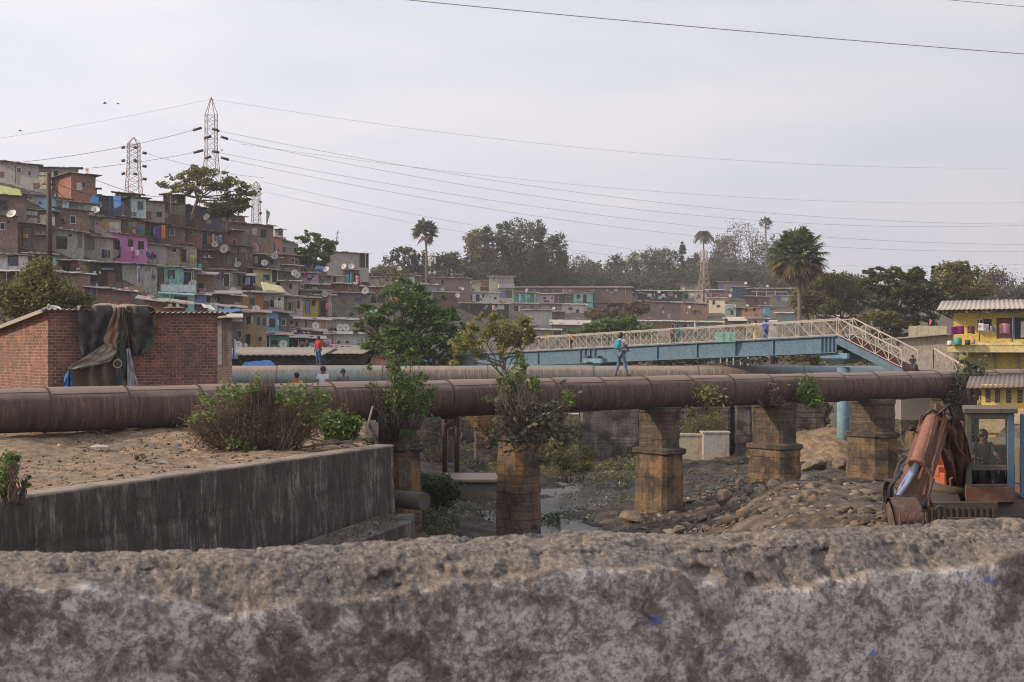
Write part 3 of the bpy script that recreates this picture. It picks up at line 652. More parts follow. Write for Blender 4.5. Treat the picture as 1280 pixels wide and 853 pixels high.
rpier(992, 1032, 568, 'weathered rubble pier beside the dark bush')
rpier(1140, 1176, 545, 'sunlit stone pier seen between the broad pier and the digger', PIER, Y=85)
# ------------------------------------------------------------------ footbridge
BLUE = plaster('faded_blue_paint', (.10, .175, .245), .5, (.075, .09, .10)); BLUED = plaster('pale_blue_concrete', (.15, .28, .36), .35, (.11, .15, .17))
CREAM = plain('cream_steel', (.43, .375, .325), .6, var=.35, sc=2); TREAD = plain('red_brown_tread', (.16, .075, .06), .85, var=.3)
bl = at(500, 447.5, 105); br = at(1046, 420, 81)     # top edge of the near girder, left and right
bz = math.atan2(br.y-bl.y, br.x-bl.x); Lb = math.hypot(br.x-bl.x, br.y-bl.y); slope = (br.z-bl.z)/Lb
fb = thing('footbridge', 'long pale blue steel footbridge with cream lattice railings crossing behind the pipes', 'footbridge', (bl.x, bl.y, bl.z), bz)
def B(s, w, z): return (s, w, slope*s+z)
WD = 1.9
for w_ in (0, WD):
    m = MB()
    m.hexa([B(0, w_-.02, -.92), B(Lb, w_-.02, -.92), B(Lb, w_+.02, -.92), B(0, w_+.02, -.92), B(0, w_-.02, -.04), B(Lb, w_-.02, -.04), B(Lb, w_+.02, -.04), B(0, w_+.02, -.04)])
    m.hexa([B(0, w_-.17, -.04), B(Lb, w_-.17, -.04), B(Lb, w_+.17, -.04), B(0, w_+.17, -.04), B(0, w_-.17, 0.02), B(Lb, w_-.17, .02), B(Lb, w_+.17, .02), B(0, w_+.17, .02)])
    m.hexa([B(0, w_-.15, -.97), B(Lb, w_-.15, -.97), B(Lb, w_+.15, -.97), B(0, w_+.15, -.97), B(0, w_-.15, -.92), B(Lb, w_-.15, -.92), B(Lb, w_+.15, -.92), B(0, w_+.15, -.92)])
    g = m.build('girder', BLUE, fb)
    if w_ == 0:
        for s_ in [3, 6.5, 10, 13.5, 17.2, 17.6, 18.0, 18.4, 20.4, 23.4, 26.4, 29.2, 31.8]+[Lb-x for x in (.2, .45, .7, .95)]:
            q = MB(); q.hexa([B(s_, -.13, -.93), B(s_+.04, -.13, -.93), B(s_+.04, -.02, -.93), B(s_, -.02, -.93), B(s_, -.13, -.05), B(s_+.04, -.13, -.05), B(s_+.04, -.02, -.05), B(s_, -.02, -.05)]); q.build('stiffener', BLUE, fb)
m = MB(); m.hexa([B(0, .2, -.2), B(Lb, .2, -.2), B(Lb, WD-.2, -.2), B(0, WD-.2, -.2), B(0, .2, -.05), B(Lb, .2, -.05), B(Lb, WD-.2, -.05), B(0, WD-.2, -.05)]); m.build('deck', plain('deck_concrete', (.2, .19, .175)), fb)
def lattice(parent, p0, p1, h, n, name='railing', mat=CREAM, th=.05):
    """railing of crossed flat bars between p0 and p1 (bottom rail ends)"""
    p0 = Vector(p0); p1 = Vector(p1); m = MB(); up = Vector((0, 0, h))
    m.bar(p0, p1, th, th); m.bar(p0+up, p1+up, th*1.2, th*1.2); m.bar(p0+up*.96, p1+up*.96, th*.6, th*.6)
    for i in range(n+1):
        q = p0.lerp(p1, i/n); m.bar(q, q+up, th*.9, th*.9, (1, 0, 0))
        if i < n:
            r = p0.lerp(p1, (i+1)/n); m.bar(q, r+up, th*.7, th*.7); m.bar(q+up, r, th*.7, th*.7)
    return m.build(name, mat, parent)
for k in range(4):
    for w_ in (.05, WD-.05):
        a, b_ = Lb*k/4, Lb*(k+1)/4; lattice(fb, B(a, w_, .08), B(b_, w_, .08), .90, 10, th=.027)
# stair flight going down to the right
st0 = Vector((Lb, 0, slope*Lb)); stv = Vector((4.0, 0, -1.85))
def flight(parent, o, d, wv, n, h=.14, rail=.95, side=BLUE, nr=5):
    o = Vector(o); d = Vector(d); wv = Vector(wv)
    for k, w_ in enumerate((Vector((0, 0, 0)), wv)):
        m = MB(); m.bar(o+w_-Vector((0, 0, .25)), o+w_+d-Vector((0, 0, .22)), .10, .40); m.build('stringer', side, parent)
        lattice(parent, o+w_+Vector((0, 0, .1)), o+w_+d+Vector((0, 0, .1)), rail, nr, 'stair_railing', th=.036)
    m = MB()
    for i in range(n):
        a = o+d*((i+.1)/n); b_ = o+d*((i+1.05)/n); z = (o+d*((i+.5)/n)).z
        p = [Vector((a.x, a.y, z-.05)), Vector((b_.x, b_.y, z-.05)), Vector((b_.x, b_.y, z-.05))+wv, Vector((a.x, a.y, z-.05))+wv]
        m.hexa([tuple(q) for q in p]+[tuple(q+Vector((0, 0, .05))) for q in p])
        q0 = [Vector((b_.x, b_.y, z-.28)), Vector((b_.x, b_.y, z-.28))+wv]; dn = d.copy(); dn.z = 0; dn.normalize(); dn *= .02
        m.hexa([tuple(q0[0]-dn), tuple(q0[0]+dn), tuple(q0[1]+dn), tuple(q0[1]-dn)]+[tuple(x+Vector((0, 0, .24))) for x in (q0[0]-dn, q0[0]+dn, q0[1]+dn, q0[1]-dn)])
    m.build('treads', TREAD, parent)
flight(fb, st0, stv, (0, WD, 0), 17)
# round columns
def column(px, Y, z0, z1, r, capw, label):
    c = at(px, HY, Y); root = thing('bridge_column', label, 'column', (c.x+.45, c.y+.7, z0), bz, 'columns under the footbridge'); H = z1-z0
    m = MB(); m.tube([(0, 0, -.6), (0, 0, H-.95)], r, 24); m.build('shaft', BLUED, root)
    m = MB(); stack(m, [oct_ring(r*1.1, .7, .1, H-.72), oct_ring(capw/2, 1.1, .1, H-.42), oct_ring(capw/2, 1.1, .1, H-.12)]); m.build('cap', BLUED, root)
    m = MB(); m.box(-capw*.4, -capw*.22, -1.1, -.7, H-.12, H+.04); m.box(capw*.1, capw*.3, -1.1, -.7, H-.12, H+.04); m.build('bearing', plain('dark_bearing', (.06, .07, .08)), root); return root
zc = (HY-437.5)/F*82.5
column(1048, 81.3, -6.9, zc-.06, .37, 1.85, 'tall pale blue round column under the right end of the footbridge')
column(745, 92.5, -7.0, (HY-446)/F*92.5, .36, 1.7, 'pale blue column cap under the middle of the footbridge')
# the lower flight coming towards the viewer, with its landing
e = at(1127, 463, 80)
lf = thing('lower_staircase', 'reddish brown stair flight with white lattice sides at the right end of the footbridge', 'staircase', (e.x, e.y, e.z), 0)
m = MB(); m.box(0, 2.5, 0, 2.0, -.15, 0); m.build('landing', plain('landing_concrete', (.24, .22, .2)), lf)
lattice(lf, (0, 2.0, .04), (2.4, 2.0, .04), 1.3, 2, 'landing_railing', th=.042)
m = MB()
for i in range(9): m.box(.1, 3.3, -.28*(i+1), -.28*i, -.15*(i+1)-.02, -.15*(i+1)+.14)
m.build('treads', TREAD, lf)
m = MB(); m.box(0, 3.4, 0.1, 2.1, -2.8, -.2); m.build('base', plain('landing_concrete', (.24, .22, .2)), lf)
lattice(lf, (2.4, 2.0, .04), (3.4, -1.9, -1.2), 1.2, 4, 'stair_railing', th=.042)
# pale mint panel fixed on the footbridge, seen through the railing
p0 = at(894, 415.5, 85.2); p1 = at(919, 428, 85.2)
m = MB(); m.box(p0.x, p1.x, p0.y-.1, p0.y-.04, p1.z, p0.z); m.box(p0.x+.4, p0.x+.44, p0.y-.13, p0.y-.10, p1.z, p0.z); m.box(p0.x+.8, p0.x+.84, p0.y-.13, p0.y-.10, p1.z, p0.z)
solo(m, 'notice_board', 'pale mint green panel tied to the footbridge railing', 'panel', plaster('mint_panel', (.32, .56, .46), .3), p0)

# ------------------------------------------------------------------ generic building
FRAMEC = {'w': (.66, .64, .6), 'd': (.07, .055, .05), 'b': (.12, .2, .35), 'g': (.3, .3, .28), 't': (.1, .32, .3)}
DARKP = plain('dark_interior', (.018, .016, .016), .6); GLASSD = plain('dim_pane', (.05, .052, .055), .25)  # DARKP: near-black colour painted in for the shade inside openings
def frm(k):
    if k == 'd' and rnd(0, 1) < .4: k = random.choice('wgb')
    return plain('frame_'+k, FRAMEC[k], .7)
TINS = [tin('grey_tin', (.30, .27, .245)), tin('brown_tin', (.22, .165, .135), .6), tin('pale_tin', (.44, .40, .36), .3), tin('dark_tin', (.14, .125, .115))]
def add_opening(root, kind, u, z, w_, h, col, y=0):
    """window / door / wall panel whose centre is (u,z) on the wall plane y=0; the frame stands proud, the pane sits back in it"""
    if kind == 'w':
        f = MB(); t = max(.05, min(.09, w_*.12)); x0, x1, z0, z1 = u-w_/2, u+w_/2, z-h/2, z+h/2
        f.box(x0-t, x1+t, y-.06, y+.02, z0-t, z0); f.box(x0-t, x1+t, y-.06, y+.02, z1, z1+t); f.box(x0-t, x0, y-.06, y+.02, z0, z1); f.box(x1, x1+t, y-.06, y+.02, z0, z1)
        if w_ > .7: f.box(u-.02, u+.02, y-.05, y+.0, z0, z1)
        o = f.build('window', frm(col if isinstance(col, str) and col in FRAMEC else 'd'), root)
        p = MB(); p.box(x0, x1, y-.012, y+.01, z0, z1); p.build('pane', DARKP if rnd(0, 1) < .7 else GLASSD, o)
    elif kind == 'd':
        f = MB(); t = .07; x0, x1, z0, z1 = u-w_/2, u+w_/2, z-h/2, z+h/2
        f.box(x0-t, x0, y-.05, y+.02, z0, z1+t); f.box(x1, x1+t, y-.05, y+.02, z0, z1+t); f.box(x0, x1, y-.05, y+.02, z1, z1+t)
        o = f.build('door', frm('d'), root); p = MB(); p.box(x0, x1, y-.012, y+.01, z0, z1); p.build('door_infill', wm(col) if col != 'd' and col in ('brn', 'blu', 'mrn', 'dgr', 'tea', 'drk', 'olv', 'mus', 'wht') else DARKP, o)  # dark infill paints the shade of an open doorway, other colours are doors
    elif kind == 'p':
        p = MB(); p.box(u-w_/2, u+w_/2, y-.035, y+.01, z-h/2, z+h/2); p.build('wall_panel', wm(col), root)
    elif kind == 'c':   # column / post in front of the wall
        p = MB(); p.box(u-w_/2, u+w_/2, y-.5, y-.5+w_, z-h/2, z+h/2); p.build('post', wm(col), root)
    elif kind == 's':   # projecting balcony or ledge
        p = MB(); p.box(u-w_/2, u+w_/2, y-1.0, y+.0, z-h/2, z+h/2); p.build('balcony', wm(col), root)
    elif kind == 'a':   # sloping awning sheet
        p = MB(); x0, x1 = u-w_/2, u+w_/2; p.hexa([(x0, y-1.1, z-h/2), (x1, y-1.1, z-h/2), (x1, y+.0, z+h/2), (x0, y+.0, z+h/2), (x0, y-1.1, z-h/2+.06), (x1, y-1.1, z-h/2+.06), (x1, y+.0, z+h/2+.06), (x0, y+.0, z+h/2+.06)]); p.build('awning', TINS[2] if col == 't' else wm(col), root)
USED = []; HR = []
def house(label, x0, x1, yt, yb, wall, feats='', sl=None, Y=None, dp=4.2, roof=None, rr=.3, oh=.5, name='hillside_house', group='houses stacked on the hillside', sink=2.0, corner=None, theta=None, rot=None, cat='house'):
    xc = (x0+x1)/2
    if sl is None: sl = np.interp(xc, [0, 250, 400, 600, 1280], [.13, .14, .08, .02, .02])
    yb_c = yb
    if corner:   # x0..corner is the lit side wall, corner..x1 the front
        th = theta or math.radians(42); Yc = Y or D(corner, yb); k = Yc/F
        P0 = at(corner, yb, Yc); L = (x1-corner)*k/math.cos(th); dp = (corner-x0)*k/math.sin(th); rz = th
        hl = (HY-yt)*k-P0.z; hr = hl-.1; z0 = P0.z-sink; base = Vector((P0.x, P0.y, z0)); hl += sink; hr += sink; rb = -.25
        xa = corner
    else:
        h = (x1-x0)/2*sl; Ym = Y or D(xc, yb); dX = (x1-x0)*Ym/F; dv = 0 if Y else max(-.3*dX, min(.3*dX, D(x1, yb)-D(x0, yb))); Ya = Ym-dv/2; Yb_ = Ym+dv/2
        if rot: Yb_ = Ya+rot
        A = at(x0, yb-h, Ya); Bp = at(x1, yb+h, Yb_); z0 = min(A.z, Bp.z)-sink; d = Bp-A; L = math.hypot(d.x, d.y); rz = math.atan2(d.y, d.x)
        hl = (HY-(yt-h))/F*Ya-z0; hr = (HY-(yt+h))/F*Yb_-z0; base = Vector((A.x, A.y, z0)); rb = rr; xa = x0; k = Ya/F
    root = thing(name, label, cat, base, rz, group)
    ux = 0; dz_ = dp
    if not corner:   # the plots run back skewed up the slope, so the plan is a parallelogram
        uc = (xc-CX)/F; cr_, sr_ = math.cos(rz), math.sin(rz); n_ = math.hypot(uc, 1); ux = (uc*cr_+sr_)/n_*dp; dz_ = (-uc*sr_+cr_)/n_*dp
    sh = lambda x, y: x+ux*y/dp if not corner else x
    m = MB(); v = [(0, 0, 0), (L, 0, 0), (L+ux, dz_, 0), (ux, dz_, 0), (0, 0, hl), (L, 0, hr), (L+ux, dz_, hr+rb), (ux, dz_, hl+rb)]
    m.hexa(v); m.build('wall', wm(wall), root)
    i = random.choice([0, 0, 1, 1, 2, 3]) if roof is None else roof
    if i >= 0:
        o = oh; m = MB(); n = max(2, int(L/1.1)); pts = []
        # several overlapping sheets, each lying slightly differently
        xs = [-o]+[(L*j/n)+rnd(-.1, .1) for j in range(1, n)]+[L+o]
        for j in range(n):
            a, b_ = xs[j]-.04, xs[j+1]+.04; za = hl+(hr-hl)*max(0, min(1, a/L))+.02+(j % 2)*.035; zb = hl+(hr-hl)*max(0, min(1, b_/L))+.02+(j % 2)*.035
            f_ = o+rnd(-.12, .15); s0 = -rb/dp*f_
            m.hexa([(a-ux*f_/dp, -f_, za+s0), (b_-ux*f_/dp, -f_, zb+s0), (b_+ux, dz_+.2, zb+rb), (a+ux, dz_+.2, za+rb), (a-ux*f_/dp, -f_, za+s0+.05), (b_-ux*f_/dp, -f_, zb+s0+.05), (b_+ux, dz_+.2, zb+rb+.05), (a+ux, dz_+.2, za+rb+.05)])
        r = m.build('roof', TINS[i], root)
    for f in feats.split(';'):
        f = f.strip()
        if not f: continue
        q = f.split(','); kd = q[0]; fx, fy, fw, fh = map(float, q[1:5]); col = q[5] if len(q) > 5 else 'd'
        u = (fx-xa)/(x1-xa)*L; Yl = base.y+math.sin(rz)*u; kk = Yl/F
        ww_ = fw*kk/(math.cos(rz) if corner else 1)
        add_opening(root, kd, u, (HY-fy)*kk-z0, ww_, fh*kk, col)
    # small weathered patches, vents and pipes that every one of these walls carries
    px_m = (x1-xa)/L
    for _ in range(int(L*.8)):
        fx = rnd(xa+2, x1-2); fy = rnd(yt+2.5, yb-2); ok = True
        for f in feats.split(';'):
            q = f.strip().split(',')
            if len(q) > 4 and abs(float(q[1])-fx) < float(q[3])/2+2 and abs(float(q[2])-fy) < float(q[4])/2+2: ok = False
        if not ok: continue
        u = (fx-xa)/(x1-xa)*L; Yl = base.y+math.sin(rz)*u; kk = Yl/F; z = (HY-fy-(fx-xc)*(0 if corner else sl))*kk-z0; kd = random.choice('ppbhk'); p = MB()
        if kd == 'p': p.box(u-rnd(.2, .5), u+rnd(.2, .5), -.018, .01, z-rnd(.15, .5), z+rnd(.15, .4)); p.build('wall_patch', wm(random.choice(['tan', 'gr2', 'dgr', 'ppk', 'lgr', 'brn'])), root)
        elif kd == 'b': p.box(u-.15, u+.15, -.02, .01, z-.12, z+.12); p.build('vent_hole', DARKP, root)
        elif kd == 'h': p.tube([(u, -.06, z-1.0), (u, -.06, z+.9)], .035, 5); p.build('water_pipe', wm(random.choice(['lgr', 'dgr', 'brn'])), root)
        else: p.box(u-.6, u+.6, -.5, .0, z-.03, z+.03); p.box(u-.4, u-.15, -.4, -.15, z+.03, z+.22); p.box(u+.1, u+.3, -.4, -.2, z+.03, z+.3); p.build('shelf', wm(random.choice(['tan', 'lgr', 'gr2'])), root)
    if i >= 0: USED.append((root, L, dp, hl, hr, rb))
    HR.append((x0, x1, yt, yb, float(base.y)+math.sin(rz)*L/2))
    return root
# ------------------------------------------------------------------ the hillside, house by house (photo pixels x0,x1,ytop,ybottom)
h = house
# top row
h('tall grey cement block house at the far upper left corner', -6, 48, 204, 243, 'gry', 'w,24,213,5,6,w;w,37,217,3,6,d', Y=153, roof=1)
h('pale house with open upper floor behind the red brick cube', 47, 98, 210, 236, 'gr2', 'p,58,226,18,22,crm;w,56,217,14,5,d;w,70,217,5,6,t', Y=164, sl=.02, roof=1)
h('red brick cube house with shallow gable standing on the skyline', 51, 113, 217, 252, 'rbk', 'w,101,231,4,6,g', corner=89, Y=151, roof=1)
h('long sky blue wall under a low roof left of the pole top', 34, 86, 246, 257, 'sky', 'p,41,251,10,7,ppk;d,50,254,3,3,drk', roof=0)
h('faded pinkish end of the sky blue row above a white dish', 86, 118, 254, 266, 'ppk', '', roof=0)
h('brown brick house under a lime green sheet at the left edge', -8, 33, 245, 272, 'dbk', 'w,4,256,9,10,d', sl=.1, roof=3)
h('small dark red brick stub right of the red brick cube', 110, 121, 236, 250, 'rbk', '', Y=158, sl=.02)
h('shack wrapped in dark and blue plastic below the small pylon', 119, 152, 246, 266, 'dbl', 'w,131,260,5,7,d;c,137,256,1,18,dgr;c,142,256,1,18,dgr', roof=3)
h('brown shed roofed with tiles behind the pale blue-white house', 144, 176, 242, 258, 'brn', '', Y=170, roof=1)
h('whitewashed house with a green window on the skyline', 150, 179, 247, 271, 'pal', 'w,173,257,5,9,t', corner=164, roof=3)
h('grey-brown wall joined to the right of the whitewashed house', 179, 206, 252, 275, 'gr2', 'd,186,270,4,9,brn;w,199,268,5,5,d', roof=1)
h('brown shed with pipe and grey tin balcony left of the slate wall', 204, 232, 244, 272, 'dbk', 'p,222,263,18,13,gr2;w,208,258,4,7,b;w,226,250,6,5,d;c,213,255,1,26,lgr', sl=.05, roof=3)
h('slate blue sheeted house with a patch of bare brick below the spreading tree', 231, 278, 260, 291, 'sla', 'p,247,279,8,13,obk', sl=.17, roof=3)
h('low brown roofed house below the right limb of the spreading tree', 278, 306, 270, 282, 'brn', 'w,292,275,3,4,d', Y=202, roof=1)
h('long brick and cement house with pink smears under the thin lattice mast', 279, 342, 280, 311, 'brk', 'p,300,298,18,22,gr2;p,318,290,6,9,ppk;w,329,292,6,9,d;p,319,311,8,8,lpk', sl=.09, roof=1)
h('small red brick room built against the long brick house', 280, 302, 288, 306, 'rbk', 'd,293,303,3,6,d', roof=1, sl=.15)
h('coral pink wall hung with a blue sheet on the ridge', 342, 353, 297, 315, 'crl', 'w,348,313,2,3,d', sl=.15, roof=0)
h('little grey attic room above the coral pink wall', 343, 354, 287, 297, 'gry', 'w,350,292,3,3,d', Y=214, roof=1)
h('grey cement house stepping down the ridge right of the coral wall', 352, 373, 302, 318, 'gry', 'w,355,312,3,6,d;w,369,313,3,5,g', sl=.3, roof=1)
h('long grey twin panel house with open balcony at the end of the ridge', 407, 461, 316, 337, 'gry', 'p,454,326,12,17,drk;c,456,326,.8,18,lgr;c,448,326,.8,18,lgr', sl=.05, roof=3)
# second row
h('shanty of cream boards below the sky blue wall', 30, 68, 263, 283, 'dbk', 'p,35,266,7,5,wht;p,43,267,7,5,wht;p,55,275,9,12,crm;p,66,277,5,12,crm;w,59,274,3,4,d', roof=2)
h('plain brown brick house with a white framed window right of the pole', 68, 111, 262, 288, 'brk', 'w,91,275,6,9,w', sl=.16, roof=1)
h('shanty patched with white, pink and yellow sheets below the dishes', 111, 151, 272, 290, 'ppk', 'w,124,273,6,4,d;p,132,280,8,9,mus;p,143,282,12,8,wht', sl=.12, roof=0)
h('brick house with a small shuttered window above the pink house', 150, 181, 273, 294, 'dbk', 'w,160,281,5,6,g', sl=.16, roof=1)
h('brown house with coloured saris hung along its front', 180, 209, 279, 302, 'brn', 'd,190,289,4,14,d', sl=.15, roof=3)
h('patched brown brick room right of the hanging saris', 208, 231, 284, 307, 'brk', 'w,215,290,6,9,d;p,222,291,6,9,brn', sl=.15, roof=3)
h('orange brown brick room below the slate blue house', 229, 252, 287, 307, 'obk', 'w,239,291,3,4,d;w,245,292,3,3,g', sl=.12, roof=3)
h('dark doorway room with white and pink washing at its side', 251, 279, 290, 310, 'brn', 'd,256,298,6,14,d;p,262,300,5,10,crl', sl=.1, roof=3)
# third row
h('brown brick house with a pale board at the left edge', -8, 22, 270, 306, 'brk', 'w,3,283,5,8,w', sl=.12, roof=0)
h('brick house with a grey doorway and an orange cloth', 21, 62, 280, 309, 'dbk', 'd,34,296,10,22,dgr', sl=.15, roof=2)
h('flaking white walled house with a dark barred window behind the pole', 61, 105, 288, 314, 'wpa', 'd,77,304,11,15,drk;p,77,296,12,2,lgr;p,100,300,5,20,dgr', sl=.18, roof=2)
h('grey plaster house with jeans drying left of the pink house', 104, 141, 296, 321, 'gry', 'd,114,305,9,16,dgr;p,128,303,8,12,gr2', sl=.16, roof=2)
h('bright pink house with two windows in the middle of the hillside', 139, 184, 294, 328, 'pnk', 'd,147,312,5,21,d;w,163,304,5,8,d;w,176,307,6,9,d', sl=.13, roof=3)
h('bare grey plaster house right of the bright pink house', 183, 208, 306, 326, 'gry', 'w,190,320,9,4,d', sl=.2, roof=2)
h('narrow house with whitish pillar right of the bare grey one', 207, 224, 309, 329, 'tan', 'p,211,318,6,17,lgr;w,218,313,5,5,d', roof=1)
h('patched house with a lilac door curtain and yellow cloth', 222, 246, 306, 329, 'tan', 'd,230,320,4,15,drk;p,234,320,4,13,mau;w,238,307,6,3,d', sl=.08, roof=3)
h('brown shack with one square black window', 245, 262, 313, 331, 'brn', 'w,254,325,5,7,d', sl=.1, roof=3)
h('maroon tin walled house with narrow panels', 261, 291, 314, 334, 'mrn', 'p,270,325,.7,16,drk;p,277,325,.7,16,drk;d,287,325,7,12,dgr', sl=.12, roof=3)
h('reddish tin walled house below the long brick house', 289, 316, 308, 332, 'dbk', 'p,298,320,.7,20,drk;d,295,326,3,8,wht', sl=.13, roof=3)
h('low dark room hung with rags right of the reddish tin house', 315, 333, 318, 334, 'drk', 'p,320,325,4,9,ppk', roof=2)
h('narrow dark house under the dish cluster', 332, 350, 322, 338, 'gr2', 'w,340,328,3,6,d', roof=2)
h('brown plank room on the ridge below the coral wall', 342, 374, 319, 331, 'brk', 'w,366,326,4,5,w', sl=.1, roof=1)
h('grey house with pale roof edge below the ridge', 348, 376, 332, 347, 'gr2', 'p,358,339,5,8,lgr', sl=.1, roof=2)
h('dark blue shadowed room at the foot of the ridge tree', 371, 386, 322, 334, 'dbl', 'd,377,330,5,6,d', roof=3)
h('brown hut with orange cans under the ridge tree', 385, 409, 327, 339, 'brn', 'w,393,333,4,4,d;p,401,335,8,3,wht', roof=1)
# fourth row
h('low white house with one black window and tiled roof at the left edge', -8, 35, 319, 336, 'wht', 'w,16,326,10,10,d', sl=.08, roof=1)
h('dark porch below the white house at the left edge', -8, 36, 340, 356, 'drk', 'c,8,347,1,14,gry;c,20,348,1,14,gry', sl=.05, roof=2)
h('porch with a mint green door post behind the bushy tree', 35, 66, 318, 338, 'gr2', 'd,52,329,12,14,drk;p,68,328,4,12,mnt', sl=.08, roof=0)
h('house with an open porch in mint and yellow left of a dark shack', 64, 113, 326, 343, 'brn', 'p,70,329,6,9,mnt;p,74,334,4,5,mus;p,105,336,11,9,yel;p,105,329,14,4,lgr;d,83,332,8,8,drk', sl=.06, roof=2)
h('brown brick house right behind the bushy tree', 70, 113, 342, 362, 'brk', '', sl=.12, roof=2)
h('dark wooden shack under the pink house corner', 111, 153, 329, 364, 'drk', 'd,139,350,9,19,brn;p,118,341,3,3,wht;p,125,341,2,3,wht;a,134,337,14,3,dbl', sl=.06, roof=3)
h('big smooth grey plaster wall below the bright pink house', 152, 196, 331, 353, 'gry', 'w,192,347,4,5,d;p,175,336,32,4,gr2', sl=.08, roof=3)
h('mint green two storey house with a projecting balcony', 195, 229, 334, 357, 'mnt', 'd,201,346,6,18,brn;w,214,343,7,9,d;p,226,343,1,20,tea', sl=.06, roof=2, dp=5)
h('lower mint green room under the balcony with an iron grille', 197, 243, 368, 388, 'mnt', 's,222,361,42,9,pal;c,212,376,1,14,lgr;w,226,378,14,12,d', sl=.06, roof=-1)
h('open dark porch hung with blue clothes right of the mint house', 228, 246, 337, 357, 'dgr', 'd,234,347,9,13,d;c,241,347,.8,17,ppk', roof=2)
h('brown brick house with a barred window and pink cloth', 243, 268, 342, 362, 'brk', 'w,251,357,7,7,g;a,256,343,30,2,t', sl=.06, roof=2)
h('house with a dark red curtain and black doorway', 267, 291, 338, 360, 'gr2', 'p,273,344,5,9,mrn;d,283,350,7,15,drk', sl=.1, roof=1)
h('narrow tan room left of the lilac shirt', 290, 302, 342, 361, 'tan', 'd,299,351,4,14,drk', roof=1)
h('porch with a tin awning and a hanging lilac shirt', 300, 319, 346, 363, 'drk', 'a,309,344,20,3,t;p,318,353,4,8,mau', roof=3)
h('yellow house with a dark window above the sagging yellow sheet', 316, 345, 337, 357, 'yel', 'w,333,347,7,6,d;d,343,345,6,16,drk', sl=.13, roof=3)
h('grey shingled wall below the dish cluster', 343, 375, 340, 353, 'dgr', '', sl=.08, roof=1)
h('cement shelf room with small bottles on its sill', 350, 373, 352, 366, 'tan', 'w,363,358,3,5,d;w,377,358,3,5,d', sl=.05, roof=2)
h('lilac white patched hut with a magenta cloth', 374, 398, 342, 354, 'lpk', 'p,381,344,5,6,mrn;w,387,349,5,2,d', sl=.06, roof=0)
h('small yellow walled hut beside the orange cans', 378, 398, 336, 344, 'yel', 'p,390,340,12,4,ppk', sl=.12, roof=0)
h('cement hut with a pale fabric roof', 396, 431, 345, 354, 'gry', 'd,418,350,3,6,drk', sl=.03, roof=2)
h('room with a teal post and pink clothes below the balcony house', 430, 449, 338, 357, 'dgr', 'c,438,348,1.2,15,cya;d,434,350,5,12,tea;d,446,350,6,14,drk', roof=3)
h('dark cement house under the lilac hut', 369, 409, 356, 368, 'dgr', 'w,375,359,3,5,d', sl=.02, roof=2)
h('dull brown storey under the dark cement house', 374, 412, 364, 380, 'gr2', 'd,396,369,10,6,brn;d,372,370,4,9,drk', sl=.02, roof=3)
# fifth row
h('low brick house behind the ribbed roof edge', 112, 165, 362, 378, 'rbk', '', sl=.13, roof=2)
h('red brick shed sloping down beside the mint green house', 180, 232, 378, 396, 'rbk', '', sl=.18, roof=0, Y=88)
h('small bright blue wall below the barred window', 240, 258, 369, 377, 'blu', '', roof=2)
h('long brown house under a pale tin sheet', 257, 303, 369, 383, 'brn', 'w,272,373,5,5,d;a,285,366,34,4,t;p,290,374,26,6,dbk', sl=.1, roof=2)
h('brown storey below the long pale roofed house', 243, 303, 383, 396, 'dbk', '', sl=.1, roof=2)
h('bright orange house with one window', 302, 329, 366, 386, 'org', 'w,315,377,6,9,g', sl=.08, roof=2)
h('white house with hanging sheets right of the orange house', 328, 355, 367, 389, 'wht', 'd,340,380,4,8,drk;w,349,374,2,3,d;w,333,381,5,8,g', sl=.08, roof=0)
h('narrow olive green wall between the white and mauve houses', 354, 359, 370, 390, 'olv', '', roof=0)
h('mauve and white house with decorated door', 358, 378, 372, 393, 'lpk', 'd,367,385,3,12,mus;w,362,383,3,9,g;w,373,381,3,9,t', sl=.05, roof=0)
h('mustard yellow house with a blue door', 377, 398, 373, 393, 'mus', 'd,384.5,384,4,16,blu;w,392,379,4,6,d', sl=.06, roof=1)
h('dark lean-to with a pink cloth right of the mustard house', 397, 416, 370, 396, 'dgr', 'd,404,386,6,18,drk;p,412,380,5,30,ppk', sl=.04, roof=1)
h('long red brick band above the big grey block house', 409, 441, 355, 368, 'rbk', '', sl=.02, roof=2)
h('red brick house with a dish right of the long brick band', 438, 483, 359, 369, 'rbk', 'w,448,364,3,3,w', sl=.03, roof=2)
h('big grey concrete block house with one small window', 415, 463, 367, 401, 'gbk', 'w,448,374,8,4,d', sl=.01, roof=3)
h('open dark storey with blue sheet right of the big grey block house', 462, 483, 368, 394, 'gr2', 'd,467,375,7,8,drk;p,477,375,8,8,dbl;d,473,374,3,7,drk', roof=3)
h('cream walled house under a long dark roof at the end of the hill', 458, 490, 347, 361, 'crm', '', sl=.03, roof=3)
h('dark roofed house with a lace white panel behind the green tree', 488, 524, 344, 366, 'dgr', 'p,515,354,7,18,wht;d,498,353,8,9,drk', sl=.08, roof=3)
